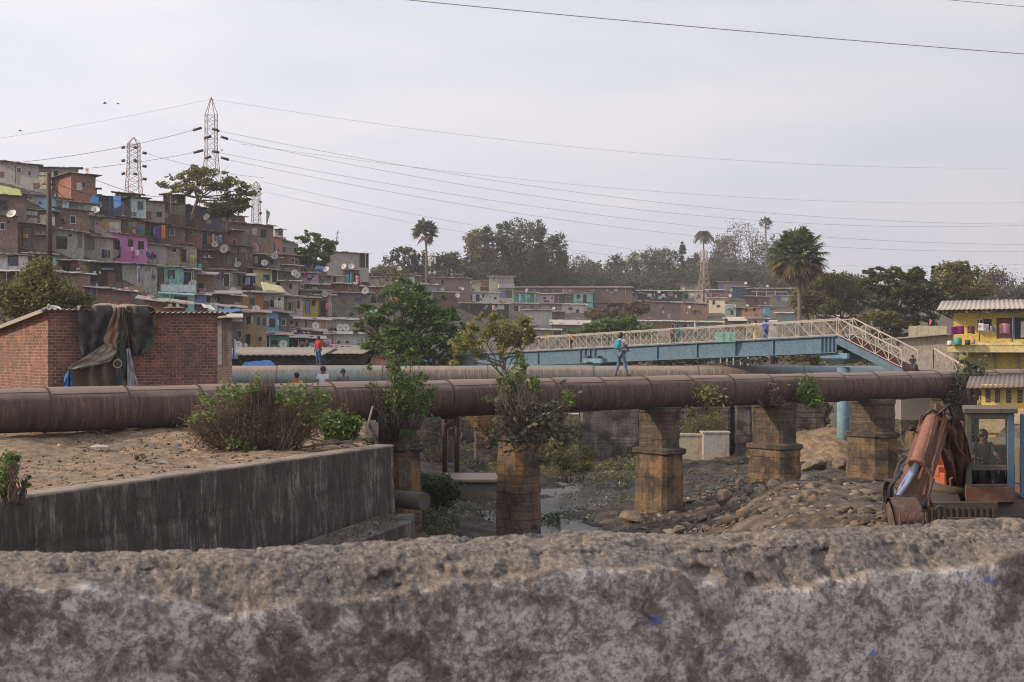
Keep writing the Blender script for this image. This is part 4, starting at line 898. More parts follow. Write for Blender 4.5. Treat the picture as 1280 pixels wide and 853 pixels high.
# sixth row
h('two storey ochre house with a white shuttered window under a blue sheet', 303, 333, 391, 436, 'och', 'w,310.5,400,4,9,d;p,307,400,2.5,9,wht;p,315,400,2.5,9,wht;w,323,402,4,10,g;w,330,403,4,10,g;d,310,425,4,12,drk;w,325,424,4,6,g', sl=.1, roof=1)
h('shadowed brick side room left of the ochre house', 288, 304, 391, 434, 'dbk', 'a,294,400,15,5,t;w,299,418,5,8,g', roof=3)
h('cyan blue house with a big black doorway', 332, 348, 390, 411, 'cya', 'd,340,404,8,11,drk;p,335,404,3,12,ppk', roof=1)
h('dark grey room with a white framed window right of the cyan house', 346, 362, 392, 412, 'dgr', 'w,354,403,5,8,w', roof=1)
h('low teal shop front with clothes laid on its roof', 331, 361, 419, 437, 'tea', 'd,335,427,3,14,dbl;w,343,428,8,6,g', roof=1)
h('low cement room with a tiny window left of the painted mural wall', 360, 381, 399, 412, 'tan', 'w,371,405,3,5,d', roof=2)
h('faded pink mural wall behind two dishes', 380, 409, 400, 414, 'ppk', 'p,382,406,3,11,mrn;p,404,406,6,9,crl', roof=2)
h('cement house with a pair of small black windows left of the green tree', 407, 456, 400, 418, 'gry', 'w,414.5,413,3,5,d;w,419.5,413,3,5,d', sl=.03, roof=2)
h('thin brick strip house under the painted mural wall', 358, 404, 413, 422, 'rbk', '', sl=.1, roof=0)
h('pale cement house with a small window behind the boy in red', 400, 456, 418, 434, 'lgr', 'w,423,428,5,4,d', sl=.01, roof=2)
h('dark open porch with washing left of the boy in red', 360, 402, 423, 440, 'drk', 'c,372,431,1,14,gry;p,389,433,6,9,wht', sl=.05, roof=0)
h('cement shed with a long sloping roof right of the boy in red', 418, 460, 436, 455, 'gry', 'w,431,447,3,5,d', sl=.08, roof=2)
h('narrow brick building with a white plastered edge right beside the brick hut', 268, 290, 398, 455, 'dbk', 'p,274,428,7,56,gr2;p,280,428,1,56,dgr', sl=.02, roof=2, Y=70, rr=.2, dp=3)
# slope behind green trees, centre
G2 = 'shacks of the far settlement'
def f(label, *a, **k): return house(label, *a, group=G2, **k)
f('brown block of rooms with a small window and blue sheet below the tall palm', 541, 588, 348, 373, 'brk', 'w,553,353,4,6,g;p,543,364,7,6,blu', roof=3)
f('rounded maroon walled house at the foot of the far slope', 541, 572, 366, 389, 'mrn', 'p,556,368,28,4,rbk', roof=1)
f('long whitewashed house with a dark door in the middle of the far settlement', 576, 624, 366, 378, 'wht', 'd,597,373,4,8,drk;w,588,372,4,6,b;w,604,370,2,4,d;w,619,373,3,2,g;p,581,371,6,10,pal', roof=0)
f('hut with a bright white awning below the dish mast', 563, 590, 352, 366, 'gr2', 'a,577,353,22,3,wht;d,580,359,10,7,drk', roof=1)
f('cream and brown hut left of the two storey cream house', 588, 613, 352, 367, 'crm', 'p,606,354,11,8,brk;p,607,361,14,5,mrn', roof=3)
f('tall cream two storey house with an open balcony', 611, 642, 346, 374, 'crm', 'p,632,352,20,10,gry;w,624,352,3,6,d;w,629,352,2,4,d;w,634,352,2,4,d;s,632,358,20,5,lgr;p,628,368,9,9,blu;p,636,368,9,9,brn', roof=0, sl=0)
f('teal porch house with pale columns', 642, 672, 366, 379, 'tea', 'c,649,373,2,11,pal;c,657,373,2,11,mnt;c,668,373,2,11,tan', roof=0)
f('bubblegum pink house with painted figures', 671, 693, 368, 379, 'lpk', 'w,681,373,3,2,d;w,690,373,3,2,d;w,683,377,6,2,g', roof=0)
f('dark open veranda right of the bubblegum pink house', 692, 718, 368, 379, 'brn', 'p,698,374,1,8,lpk;w,703,374,7,6,d;w,712,374,8,6,g', roof=0)
f('bright mint green house with a black door', 717, 741, 366, 381, 'mnt', 'w,723,371,4,4,d;d,731,374,4,10,drk', roof=0)
f('lilac house joined to the bright mint green house', 740, 759, 366, 381, 'mau', 'w,749,370,3,4,d', roof=1)
f('long low white house at the end of the coloured row', 758, 789, 366, 375, 'wht', 'w,770,369,3,4,d;w,781,370,2,3,d', roof=0)
f('very long dusty roofed barrack behind the coloured row', 640, 790, 360, 369, 'brn', '', Y=352, rr=.9, dp=14, roof=3, sl=0)
f('dark shacks with pale laundry below the white house', 576, 636, 380, 393, 'drk', 'p,619,386,4,5,ppk;p,626,384,9,6,wht;w,600,385,5,5,d', roof=1)
f('grey-brown shacks with a small door below the teal porch house', 634, 672, 380, 392, 'gr2', 'd,645,386,5,6,drk;p,649,386,2,6,wht;w,665,384,3,3,d', roof=1)
f('brick store below the bubblegum pink house', 668, 702, 380, 390, 'brk', 'w,675,383,3,3,d', roof=3)
f('white washed low wall house below the open veranda', 700, 733, 381, 389, 'wht', 'w,713,386,5,3,g', roof=2)
f('plain grey cement house with a brown tin annex', 655, 690, 388, 414, 'lgr', '', roof=3, sl=0)
f('brown tin annex joined to the plain grey house', 689, 706, 390, 408, 'mrn', 'p,697,397,.6,13,drk', roof=3)
f('low house under a wide cream coloured roof', 690, 736, 406, 422, 'dgr', 'w,705,413,6,5,d', roof=2, rr=.9)
f('shop with a yellow panel near the left end of the footbridge', 655, 700, 413, 430, 'gr2', 'p,683,420,7,12,mus;w,697,418,10,7,d', roof=0)
f('row of shacks hung with blue and white washing', 797, 852, 364, 377, 'drk', 'p,812,369,6,4,wht;p,838,368,6,5,org;p,825,372,5,4,pal;p,833,372,5,4,gry', roof=2)
f('shacks with grey curtains left of the small pylon', 851, 884, 364, 377, 'gr2', 'w,858,371,4,5,d;p,864,370,6,5,lgr;d,873,371,4,6,drk', roof=2)
f('brown brick terrace with a small window below the washing row', 800, 852, 378, 402, 'brk', 'w,808,389,5,7,g;w,828,386,2,2,d;p,836,396,4,7,gry', sl=.05, roof=3)
f('big tin walled shed below the small pylon', 840, 884, 379, 397, 'brn', 'p,847,381,12,9,gr2;w,868,391,4,4,d', sl=.07, roof=1)
f('tan walled house at the left of the porch behind the footbridge', 795, 841, 402, 417, 'tan', 'p,828,409,24,12,obk', roof=2, sl=0)
f('porch with teal post and hanging clothes behind the footbridge', 840, 903, 403, 418, 'dgr', 'c,843,410,1.5,14,lgr;d,847,410,5,13,tea;c,869,409,2.5,11,mau;w,858,409,7,6,d;w,882,409,7,6,t', roof=2, sl=.01)
f('brown house under the pylon with a square vent', 882, 912, 363, 375, 'mrn', 'w,904,366,3,3,g', roof=2)
f('cream house just right of the small pylon', 886, 906, 373, 389, 'crm', 'w,892,378,3,5,d;w,898,383,4,3,g', roof=0)
f('narrow white two storey house left of the orange one', 906, 920, 382, 398, 'wht', 'w,915,391,3,5,d;p,913,382,11,1,lgr', roof=-1)
f('dark recess hut between the white and orange houses', 919, 929, 385, 398, 'drk', 'w,924,392,3,4,g', roof=1)
f('bright orange house with a cyan gable wall beyond the footbridge', 927, 951, 386, 398, 'ora', 'w,933,388,3,4,g;w,943,387,3,4,d', sl=-.09, roof=1)
f('cyan gable wall with a white emblem beside the orange house', 950, 962, 383, 398, 'cya', 'p,955,389,3,6,wht', roof=3, sl=0)
f('blue-grey shack with teal posts below the forest', 915, 936, 359, 371, 'dbl', 'w,922,365,6,5,b;p,914,363,4,5,ppk', roof=3)
f('grey-green tin roofed shed at the forest edge', 898, 932, 353, 364, 'gr2', 'd,900,359,4,6,blu', roof=1)
f('long row of shacks with pale roof edges and white posts left of the fan palm', 934, 998, 361, 372, 'drk', 'c,945,367,1,8,wht;c,957,367,1,8,wht;c,968,367,1,8,wht;p,962,365,50,1.5,lgr', roof=2, sl=0)
f('shop fronts painted yellow and violet behind the palm trunk', 960, 990, 370, 378, 'gr2', 'p,965,372,4,4,mus;p,971,372,5,4,blu;p,981,373,10,6,wht;w,978,374,2,3,d', roof=1)
f('brown hut below the blue-grey shack', 932, 962, 371, 384, 'mrn', 'w,945,376,4,4,d', roof=1)
f('low house with a cream roof and a blue sheet beyond the footbridge', 906, 936, 399, 410, 'brn', 'p,914,406,9,4,blu;a,921,399,26,5,crm', roof=2)
f('low house of patched panels below the orange one', 934, 962, 399, 414, 'tan', 'w,937,404,3,5,d;p,942,403,2,5,org;p,950,403,2,5,gry', roof=3)
f('white cabinet like kiosk beside blue barrels', 961, 972, 402, 420, 'lgr', 'w,966,405,7,3,d;p,966,411,8,7,wht', roof=-1, Y=225)
f('low wall of huts below the palm trunk at the right', 970, 1012, 392, 408, 'gr2', 'p,985,400,8,5,tea;w,1000,400,4,4,d', roof=2)
f('pale house glimpsed under the spreading olive tree', 1062, 1094, 384, 402, 'gr2', 'p,1075,386,20,3,crm', roof=0, Y=215)
f('grey roofed hut under the olive tree', 1020, 1062, 396, 412, 'gr2', 'w,1030,401,5,3,d', roof=2, Y=225)
f('dusty hut with a pale wall below the forest, left of the cream hut', 520, 545, 356, 372, 'gry', '', roof=2)
f('brown lean-to at the foot of the dark trees', 850, 880, 356, 366, 'tan', '', roof=0, Y=400)
f('pink roofed hut seen below the footbridge', 955, 985, 448, 458, 'lpk', 'w,966,453,4,3,d', roof=0, Y=165, sl=0, sink=1)
f('low white columned shelter seen below the footbridge', 893, 940, 445, 462, 'drk', 'c,900,452,1.5,14,wht;c,908,452,1.5,14,wht;c,916,452,1.5,14,wht;c,925,452,1.5,14,wht;c,934,452,1.5,14,wht', roof=2, Y=165, sl=0, sink=1)
# ------------------------------------------------------------------ brick hut in the left foreground
HUTB = brick('hut_brick', (.27, .115, .078), (.11, .052, .04), (.33, .27, .225), w=.25, h=.10, ms=.013, grime=.6)
def hutY(px): return 56.55/(1-.787*(px-CX)/F)
hc = at(60, 431, 45.0); hr_ = at(272, 431, hutY(272)); HL = math.hypot(hr_.x-hc.x, hr_.y-hc.y); zb = -2.7; hz = 1.08-zb
hut = thing('brick_hut', 'red brick hut with a corrugated roof and rags hung over its front', 'hut', (hc.x, hc.y, zb), TH)
m = MB(); m.hexa([(0, 0, -.4), (HL, 0, -.4), (HL, 6, -.4), (0, 6, -.4), (0, 0, hz), (HL, 0, hz-.06), (HL, 6, hz-.75), (0, 6, hz-.75)]); m.build('wall', HUTB, hut)
m = MB(); P = []
nn = 280
for jy, y in enumerate((-.22, 1.5, 3.5, 6.3)):
    P.append([(x, y, hz+.04-.12*max(0, y)+(.03*math.sin(x*2*math.pi/.19)) + .02*math.sin(x*1.3) - .006*x) for x in np.linspace(-.25, HL+.45, nn)])
m.grid(P, True, flip=False); m.build('roof', tin('hut_tin', (.36, .31, .26), .5), hut, solid=.012)
m = MB(); m.bar((-.28, -.25, hz-.02), (-.26, 6.4, hz-.80), .05, .12); m.build('gable_board', plain('grey_timber', (.30, .26, .22)), hut)
def strips(name, label, cat, rows, mat, yoff=.0, fold=.12, nf=3.5, Yf=hutY, nu=26, nv=26, group=None, seed=0, droop=0):
    """cloth between a left and a right edge: rows of (py, px_left, px_right)"""
    ry = [r[0] for r in rows]; V = []
    for i in range(nv):
        t = i/(nv-1); y = ry[0]+(ry[-1]-ry[0])*t; l = np.interp(y, ry, [r[1] for r in rows]); r_ = np.interp(y, ry, [r[2] for r in rows]); row = []
        for j in range(nu):
            u = j/(nu-1); px = l+(r_-l)*u; Yc = Yf(px)
            off = yoff+fold*(.5+.5*math.sin(u*nf*2*math.pi+seed+1.5*math.sin(t*3+seed)+2.5*noise.noise(Vector((u*1.5, t*2.2, seed)))))+fold*.6*noise.noise(Vector((u*5, t*5+9, seed)))*(.25+.75*t)+.10*noise.noise(Vector((u*4+seed, t*4, seed)))
            q = at(px, y+droop*math.sin(u*math.pi)*(HY-y)*.01, Yc-off*1.25-.03); row.append(q)
        V.append(row)
    m = MB(); m.grid(V, True); base = V[-1][nu//2]
    return solo(m, name, label, cat, mat, base, group, solid=.012)
def cloth(name, c, sc=3): 
    key = ('cloth', name)
    if key in MATS: return MATS[key]
    t = NT(name); v = t.coord(); n = t.noise(v, sc, 5, .65); n2 = t.noise(v, 30, 3)
    col = t.mix(t.ramp(n, [(.35, 0), (.65, .6)]), c, K(c, .45)); col = t.mix(t.ramp(n2, [(.5, 0), (.8, .3)]), col, K(c, 1.5)); t.base(col)
    t.b.inputs['Roughness'].default_value = .95; t.bump(n, .6, .08); MATS[key] = t.m; return t.m
CH = cloth('charcoal_tarp', (.075, .068, .066), 6); CAN = cloth('old_canvas', (.30, .25, .20)); CAN2 = cloth('khaki_canvas', (.13, .11, .07)); GREENC = cloth('bottle_cloth', (.045, .065, .06)); PINKC = cloth('stained_pinkish_canvas', (.27, .17, .12)); LIL = cloth('lilac_sheet', (.34, .31, .35)); BLC = cloth('royal_blue_sheet', (.05, .14, .38))
strips('hanging_tarp', 'ragged charcoal tarp hanging on the left of the hut front', 'tarp', [(382, 101, 140), (392, 97, 142), (405, 99, 139), (415, 96, 136), (424, 99, 133), (432, 98, 127), (438, 100, 124), (445, 104, 110)], CH, .08, .26, 1.7, seed=1)
strips('hanging_tarp', 'crumpled charcoal tarp hanging on the right of the hut front', 'tarp', [(383, 158, 190), (390, 158, 195), (403, 161, 193), (415, 162, 196), (426, 165, 194), (434, 165, 190), (444, 168, 178)], CH, .08, .28, 1.4, seed=5)
strips('hanging_canvas', 'stained pinkish canvas strip hanging from the hut roof above the grey fold', 'canvas', [(384, 145, 154), (400, 138, 153), (424, 129, 147), (436, 133, 146)], PINKC, .28, .1, 1.5, seed=2)
strips('hanging_canvas', 'pale grey canvas sheet swept down to the left across the hut front', 'canvas', [(430, 130, 145), (440, 116, 146), (452, 98, 138), (459, 86, 110), (462, 85, 96)], CAN, .34, .08, 1.2, seed=3)
strips('hanging_cloth', 'dark bottle green cloth hanging between the two canvas pieces', 'cloth', [(384, 151, 156), (410, 147, 157), (450, 145, 158), (485, 143, 156)], GREENC, .26, .09, 1, seed=4)
strips('hanging_canvas', 'brown tent like canvas with folds spreading over the pipe', 'canvas', [(386, 153, 157), (420, 152, 160), (432, 140, 161), (455, 92, 164), (478, 84, 170), (490, 84, 172)], CAN2, .12, .22, 4, seed=8)
strips('hanging_sheet', 'narrow lilac grey sheet hanging at the right side of the canvas', 'sheet', [(436, 158, 162), (460, 159, 167), (490, 159, 175)], LIL, .30, .06, 1, seed=9)
strips('hanging_sheet', 'blue and lilac cloth ends showing at the lower left of the canvas', 'sheet', [(464, 83, 88), (475, 80, 90), (490, 79, 91)], BLC, .3, .08, 1.5, seed=11)
c = at(147, 455, hutY(147)-.75); m = MB(); m.tube([(c.x+.13*math.cos(a), c.y, c.z+.13*math.sin(a)) for a in np.linspace(0, 2*math.pi, 20)], .022, 6)
solo(m, 'rope_ring', 'pale rope ring hanging on the brown canvas', 'ring', plain('rope', (.27, .25, .2)), c)
for (x, y, r, l) in [(150, 383, .16, 'rolled sandy cloth lying on the hut roof edge'), (131, 384, .13, 'grey rag bundle on the hut roof above the left tarp')]:
    q = at(x, y, hutY(x)+.3); m = MB(); P = limb_pts(q-Vector((.9, 0, 0)), q+Vector((.9, .2, 0)), 8, .03); m.tube(P, [.05, r*.8, r, r*.7, r, r*.9, r*.6, .04], 8)
    solo(m, 'cloth_bundle', l, 'bundle', CAN, q)
TREECOL = None

# ------------------------------------------------------------------ long tin shed roofs behind the pale pipe
def shed(label, x0, x1, yf, yb_, Yf, Yb, mat, holes=True):
    a = at(x0, yf, Yf); b = at(x1, yf, Yf); za = (HY-yf)/F*Yf; zb = (HY-yb_)/F*Yb
    root = thing('tin_shed', label, 'shed', (a.x, a.y, -3.0), 0, 'long sheds between the pale pipe and the hill'); L = b.x-a.x; dz = za+3; dzb = zb+3; n = int(L/.13)
    m = MB(); P = [[(x, y, z+.035*math.sin(x*2*math.pi/.42)) for x in np.linspace(-.2, L+.2, n)] for y, z in ((-.3, dz), ((Yb-Yf)*.5, (dz+dzb)/2), (Yb-Yf, dzb))]
    m.grid(P, True); m.build('roof', mat, root, solid=.03)
    m = MB(); m.hexa([(0, .5, -.6), (L, .5, -.6), (L, Yb-Yf-.2, -.6), (0, Yb-Yf-.2, -.6), (0, .5, dz-.1), (L, .5, dz-.1), (L, Yb-Yf-.2, dzb-.08), (0, Yb-Yf-.2, dzb-.08)]); m.build('wall', wm('drk'), root)
    m = MB()
    for x in np.arange(.3, L, 1.1): m.bar((x, 0, dz-.12), (x+.5, 0, dz-.55), .04, .04); m.bar((x+.5, 0, dz-.55), (x+1.0, 0, dz-.12), .04, .04)
    m.bar((0, 0, dz-.12), (L, 0, dz-.12), .05, .05); m.bar((0, 0, dz-.58), (L, 0, dz-.58), .05, .05); m.build('truss', plain('old_timber', (.10, .075, .055)), root)
    return root
shed('long pale corrugated roof above the pipe beside the brick hut', 268, 400, 444, 434, 93, 101, tin('shed_tin', (.30, .26, .215), .35))
shed('second corrugated roof with an open dark truss under the boy in red', 398, 452, 442, 434, 96, 104, tin('shed_tin', (.30, .26, .215), .35))
h = at(487, 461, 97)
m = MB(); A = at(458, 461, 97); P = [[A+Vector((x, 0, 0)), A+Vector((x*1.0, 3, 0))+Vector((.2, 0, (461-444)/F*99))] for x in np.linspace(0, 1.8, 30)]
for i, r in enumerate(P):
    for q in r: q.z += .04*math.sin(i*1.6)
m.grid(P, True, flip=True); rr_ = thing('tin_shed', 'rust red sloping tin roof left of the green tree foot', 'shed', (A.x, A.y, A.z), 0)
m.build('roof', tin('red_tin', (.24, .10, .07), .3), rr_, world=True, solid=.03); m = MB(); m.box(A.x-.1, A.x+2.0, 97.3, 99.8, -3.2, A.z+.05); m.build('wall', wm('dbk'), rr_, world=True)
# blue sheets lying on roofs
def sheet(label, pts, mat, th=.05, name='plastic_sheet', cat='sheet', grp=None):
    """crumpled sheet through four photo corners (px,py,Y): near-left, near-right, far-right, far-left"""
    c_ = [at(*p) for p in pts]; P = []
    sd = rnd(0, 50)
    for i in range(9):
        t = i/8; row = []
        for j in range(13):
            u = j/12; q = c_[0].lerp(c_[1], u).lerp(c_[3].lerp(c_[2], u), t); s = (c_[1]-c_[0]).length
            q = q+Vector((0, 0, 1))*(noise.noise(Vector((u*6+sd, t*5, sd)))*.06*max(1, s*.3)); row.append(q)
        P.append(row)
    m = MB(); m.grid(P, True); return solo(m, name, label, cat, mat, c_[0], grp, solid=th)
BSH = cloth('blue_plastic', (.05, .17, .42), 5); GSH = cloth('green_plastic', (.05, .42, .30), 5); LSH = cloth('lime_sheet', (.42, .48, .17), 5); YSH = cloth('pale_yellow_sheet', (.56, .50, .28), 4); WSH = cloth('white_sheet', (.60, .58, .56), 4)
sheet('bright blue plastic sheet on the shed roof beside the brick hut', [(272, 450, 90), (298, 448, 90), (292, 437, 95), (272, 440, 95)], BSH)
sheet('blue plastic heap on the pipe side below the long corrugated roof', [(302, 457, 89), (345, 457, 89), (338, 450, 91), (306, 453, 91)], BSH)
sheet('blue sheet stretched over the roof of the two storey ochre house', [(268, 392, 118), (300, 389, 120), (303, 386, 126), (272, 387, 126)], BSH)
sheet('bright green plastic sheet hanging in the left of the big green tree', [(461, 392, 128), (477, 391, 128), (478, 387, 130), (460, 386, 130)], GSH)
sheet('lime green sheet draped over the brown brick house at the left edge', [(1, 246, 137), (30, 250, 138), (25, 237, 142), (-3, 231, 142)], LSH)
sheet('blue plastic sheet on the left of the wrapped shack', [(113, 254, 146), (122, 256, 146), (124, 246, 146.5), (116, 243, 146.5)], BSH)
sheet('bright blue plastic sheet hung at the right of the wrapped shack', [(143, 261, 146), (151, 258, 146), (151, 245, 147), (141, 245, 147)], BSH)
sheet('sagging pale yellow sheet fixed below the yellow house', [(329, 364, 148), (358, 366, 150), (352, 358, 153), (326, 352, 152)], YSH)
sheet('deep blue sheet hung at the corner of the coral wall', [(339.5, 314, 190), (344, 314, 190), (344, 303, 190.4), (341, 303, 190.4)], BSH)
sheet('blue and white plastic lying left of the twin dishes on the ridge roof', [(393, 337, 190), (406, 337, 190), (404, 333, 194), (395, 332, 194)], BSH)
sheet('white plastic heap on the tin roof below the barred window', [(255, 384, 121), (271, 389, 121), (264, 382, 125), (252, 380, 125)], WSH)
# pink chintz cloths on the line behind the boy in red
def garment(label, px, py, w, hh, col, Y, kind='garment', slim=0):
    c0 = (px, py); P = []; sd = rnd(0, 99)
    for i in range(7):
        t = i/6; row = []
        wd = w*(1-slim*t)
        for j in range(7):
            u = j/6; q = at(px+(u-.5)*wd, py+hh*t, Y); q.y += .06*math.sin(u*9+sd)+.05*noise.noise(Vector((u*3+sd, t*3, 0))); q.z += .03*math.sin(u*5+sd); row.append(q)
        P.append(row)
    m = MB(); m.grid(P, True); key = 'fabric_%02x%02x%02x' % tuple(int(x*255) for x in col)
    return solo(m, 'hanging_'+kind, label, kind, plain(key, col, .9, var=.3, sc=4), at(px, py+hh, Y), 'washing hung out to dry', solid=.015)
def frontY(px, py):
    c_ = [r[4] for r in HR if r[0]-1 <= px <= r[1]+1 and r[2]-1 <= py <= r[3]+1]
    return min(c_) if c_ else D(px, py+8)
GARM = [
 ('maroon cloth in the open mint and yellow porch', 94, 331, 6, 5, (.26, .03, .06), 0), ('white cloth beside the maroon one in the porch', 98, 335, 5, 3, (.62, .56, .58), 0), ('black clothes in the mint and yellow porch', 83, 332, 7, 6, (.02, .02, .03), 0), ('orange cloth in the grey doorway of the brick house', 32, 293, 5, 5, (.80, .33, .08), 0), ('blue rag hanging at the corner of the low brick roof', 117, 359, 4, 14, (.10, .16, .35), 0), ('grey blue trousers left of the mint house balcony', 191, 336, 3, 9, (.20, .22, .32), 0), ('brown blanket on the reddish tin house', 311, 318, 5, 9, (.22, .12, .08), 0), ('rose cloth on the long brick house', 318, 304, 6, 8, (.42, .22, .28), 0),
 ('pale lilac shirt in the far washing row', 817, 367, 3, 4, (.55, .50, .62), 0), ('white shirt in the far washing row', 829, 368, 4, 4, (.65, .65, .66), 0), ('dark blue shirt in the far washing row', 834, 370, 3, 4, (.06, .08, .2), 0), ('sky blue shirt in the far washing row', 845, 369, 3, 4, (.2, .35, .5), 0), ('white cloth drying on the scrub slope', 744, 388, 5, 4, (.62, .62, .62), 0), ('blue shirt drying on the scrub slope', 736, 388, 3, 4, (.18, .22, .38), 0), ('dark shirt drying on the white low wall', 722, 387, 4, 4, (.06, .06, .08), 0), ('lilac sheet before the porch behind the footbridge', 869, 404, 3, 10, (.55, .45, .58), 0), ('teal shirt in the porch behind the footbridge', 861, 406, 4, 5, (.05, .25, .25), 0), ('blue cloth on the shop fronts behind the palm trunk', 973, 371, 4, 4, (.12, .10, .45), 0), ('pink shirt on the dusty hut behind the green tree', 617, 382, 3, 6, (.6, .35, .35), 0), ('pale green cloth on the teal porch house', 661, 369, 3, 5, (.3, .5, .4), 0),
 ('royal blue sari hung beside the brown brick room', 197, 284, 5, 17, (.08, .07, .42), 0), ('orange sari hung at the right end of the row', 204, 282, 4.5, 18, (.65, .20, .05), 0), ('light blue cloth strip left of the royal blue sari', 193, 284, 2.5, 11, (.18, .34, .60), 0), ('crimson cloth hung left of the sari row', 186, 279, 3, 7, (.40, .04, .06), 0),
 ('dark red sari edge between the light blue and royal blue ones', 195.3, 284, 1.6, 15, (.30, .04, .07), 0), ('blue shirt hung on the brick house above the pink house', 174, 283, 4, 6, (.08, .14, .45), 0), ('green cloth hung right of the blue shirt', 178, 285, 2.5, 9, (.05, .22, .20), 0), ('cream rag heap on the roof edge above the pink house', 167, 287, 5, 5, (.55, .42, .26), 0),
 ('dark jeans drying left of the pink house', 129, 312, 3.4, 11, (.035, .05, .09), 0), ('second pair of dark jeans drying beside the first', 133, 312, 3, 10, (.06, .075, .11), 0), ('slate trousers drying nearest the pink house door', 136.5, 313, 2.6, 9, (.05, .06, .09), 0),
 ('white towel hanging by the pink house door', 151, 301, 2.4, 7, (.6, .58, .56), 0), ('white blouse under the left window of the pink house', 165, 309, 3, 6, (.60, .58, .62), 0), ('raspberry red trousers under the left window of the pink house', 166.5, 313, 2.4, 10, (.55, .05, .15), 0), ('white frock on the line under the pink house windows', 171.5, 313, 5, 7, (.65, .62, .62), 0), ('grey patterned top on the line under the right window', 177, 312, 3.5, 5, (.30, .28, .32), 0),
 ('hot pink cloth on the grey plaster house', 193.5, 313, 3, 6, (.70, .12, .38), 0), ('blue cloth left of the hot pink one', 190.8, 315, 2.2, 7, (.10, .12, .42), 0), ('pale blue shirt hanging at the grey plaster house', 188, 315, 2, 6, (.30, .38, .55), 0), ('dark rag hanging at the pink house corner', 184, 315, 3, 6, (.10, .09, .09), 0),
 ('yellow skirt hung on the patched house', 240, 319, 4.4, 9, (.62, .52, .16), 0), ('turquoise cloth draped over the roof edge', 250, 330, 5, 6, (.04, .45, .36), -1.5), ('white sheet hung right of the orange brown brick room', 266.5, 293, 3, 10, (.62, .62, .62), 0), ('pink and white printed cloth beside the white sheet', 271, 295, 4, 8, (.60, .30, .45), 0), ('sky blue cloth at the end of the printed washing', 275.5, 294, 3, 10, (.12, .34, .66), 0),
 ('crimson curtain hung on the porch house', 273.5, 339, 4, 9, (.28, .04, .04), -.2), ('navy jacket hung beside the crimson curtain', 278.5, 340, 2.5, 8, (.04, .05, .14), -.2), ('navy clothes on the porch right of the mint house', 232, 344, 4.5, 9, (.05, .08, .22), -.2), ('pale blue shirt on the porch right of the mint house', 229, 343, 2, 8, (.20, .28, .40), -.2), ('white and blue shirt on the mint house balcony', 214, 345, 3.5, 7, (.35, .40, .62), -.6), ('white cloth over the mint house balcony rail', 213, 350, 3, 6, (.62, .62, .62), -1.1), ('red and white printed rags on the mint balcony', 206, 353, 11, 5, (.46, .28, .27), -1.1),
 ('lilac shirt hanging under the tin awning', 309.5, 347, 5.4, 9.5, (.38, .36, .66), -.6), ('pink cloth hanging on the barred window house', 253, 361, 9, 3, (.50, .20, .34), -.3), ('dark navy cloth right of the lilac shirt', 317, 347, 4, 7, (.05, .06, .14), -.5), ('white sheet hung before the white house', 345, 376, 5, 9, (.66, .66, .66), -.3), ('second white sheet beside the first on the white house', 350.5, 376, 4, 10, (.62, .62, .61), -.3), ('grey shirt on the left of the white house', 332.5, 378, 3, 7, (.40, .40, .40), -.3),
 ('pink nightdress hung at the narrow dark lean-to', 409.5, 379, 5, 7.5, (.62, .26, .34), -.4), ('bright pink dress hung below the balcony', 446.5, 345, 3.6, 10, (.68, .26, .38), -.3), ('white rag heap under the bright pink dress', 444, 353, 6, 3, (.6, .55, .55), -.4), ('magenta cloth on the lilac patched hut', 381.5, 341, 4.5, 6, (.35, .03, .17), -.3), ('pink cloth strip beside the cyan blue house', 335, 397, 3, 12, (.62, .42, .48), -.3), ('white towel on the cyan blue house', 348, 400, 2, 7, (.64, .64, .64), -.3),
 ('blush pink sheet on the line right of the boy in red', 408.5, 425, 10, 9, (.66, .40, .48), -2), ('pink chintz sheet on the line below the blush one', 412, 432, 9, 7, (.52, .16, .24), -2), ('red printed sheet at the right of the chintz line', 419, 431, 5, 7, (.48, .10, .16), -2), ('orange shirt on the dark porch washing line', 373, 432, 3.4, 7, (.60, .25, .14), -1), ('navy shirt on the dark porch washing line', 378, 431, 3, 8, (.05, .06, .16), -1), ('white shirt on the dark porch washing line', 387, 433, 5, 6, (.62, .66, .72), -1), ('black trousers on the dark porch washing line', 367.5, 431, 3, 7, (.04, .04, .05), -1), ('dark clothes heap on the teal shop roof', 371, 416, 14, 4, (.09, .09, .15), -1), ('white cloth among the dark clothes heap', 367, 413, 7, 3, (.6, .6, .6), -1.4), ('lilac towel on the dark porch line beside the wall', 392, 430, 2.6, 8, (.50, .40, .50), -1),
 ('white plastic screen hanging right beside the brick hut', 292.5, 424, 3, 24, (.60, .60, .62), 72)]
for l, px, py, w, hh, col, dy in GARM:
    garment(l, px, py, w, hh, col, (frontY(px, py+hh*.5)-.45+max(dy, -.7)) if dy < 20 else dy, 'cloth' if 'cloth' in l or 'sheet' in l or 'rag' in l or 'sari' in l or 'towel' in l else 'garment')
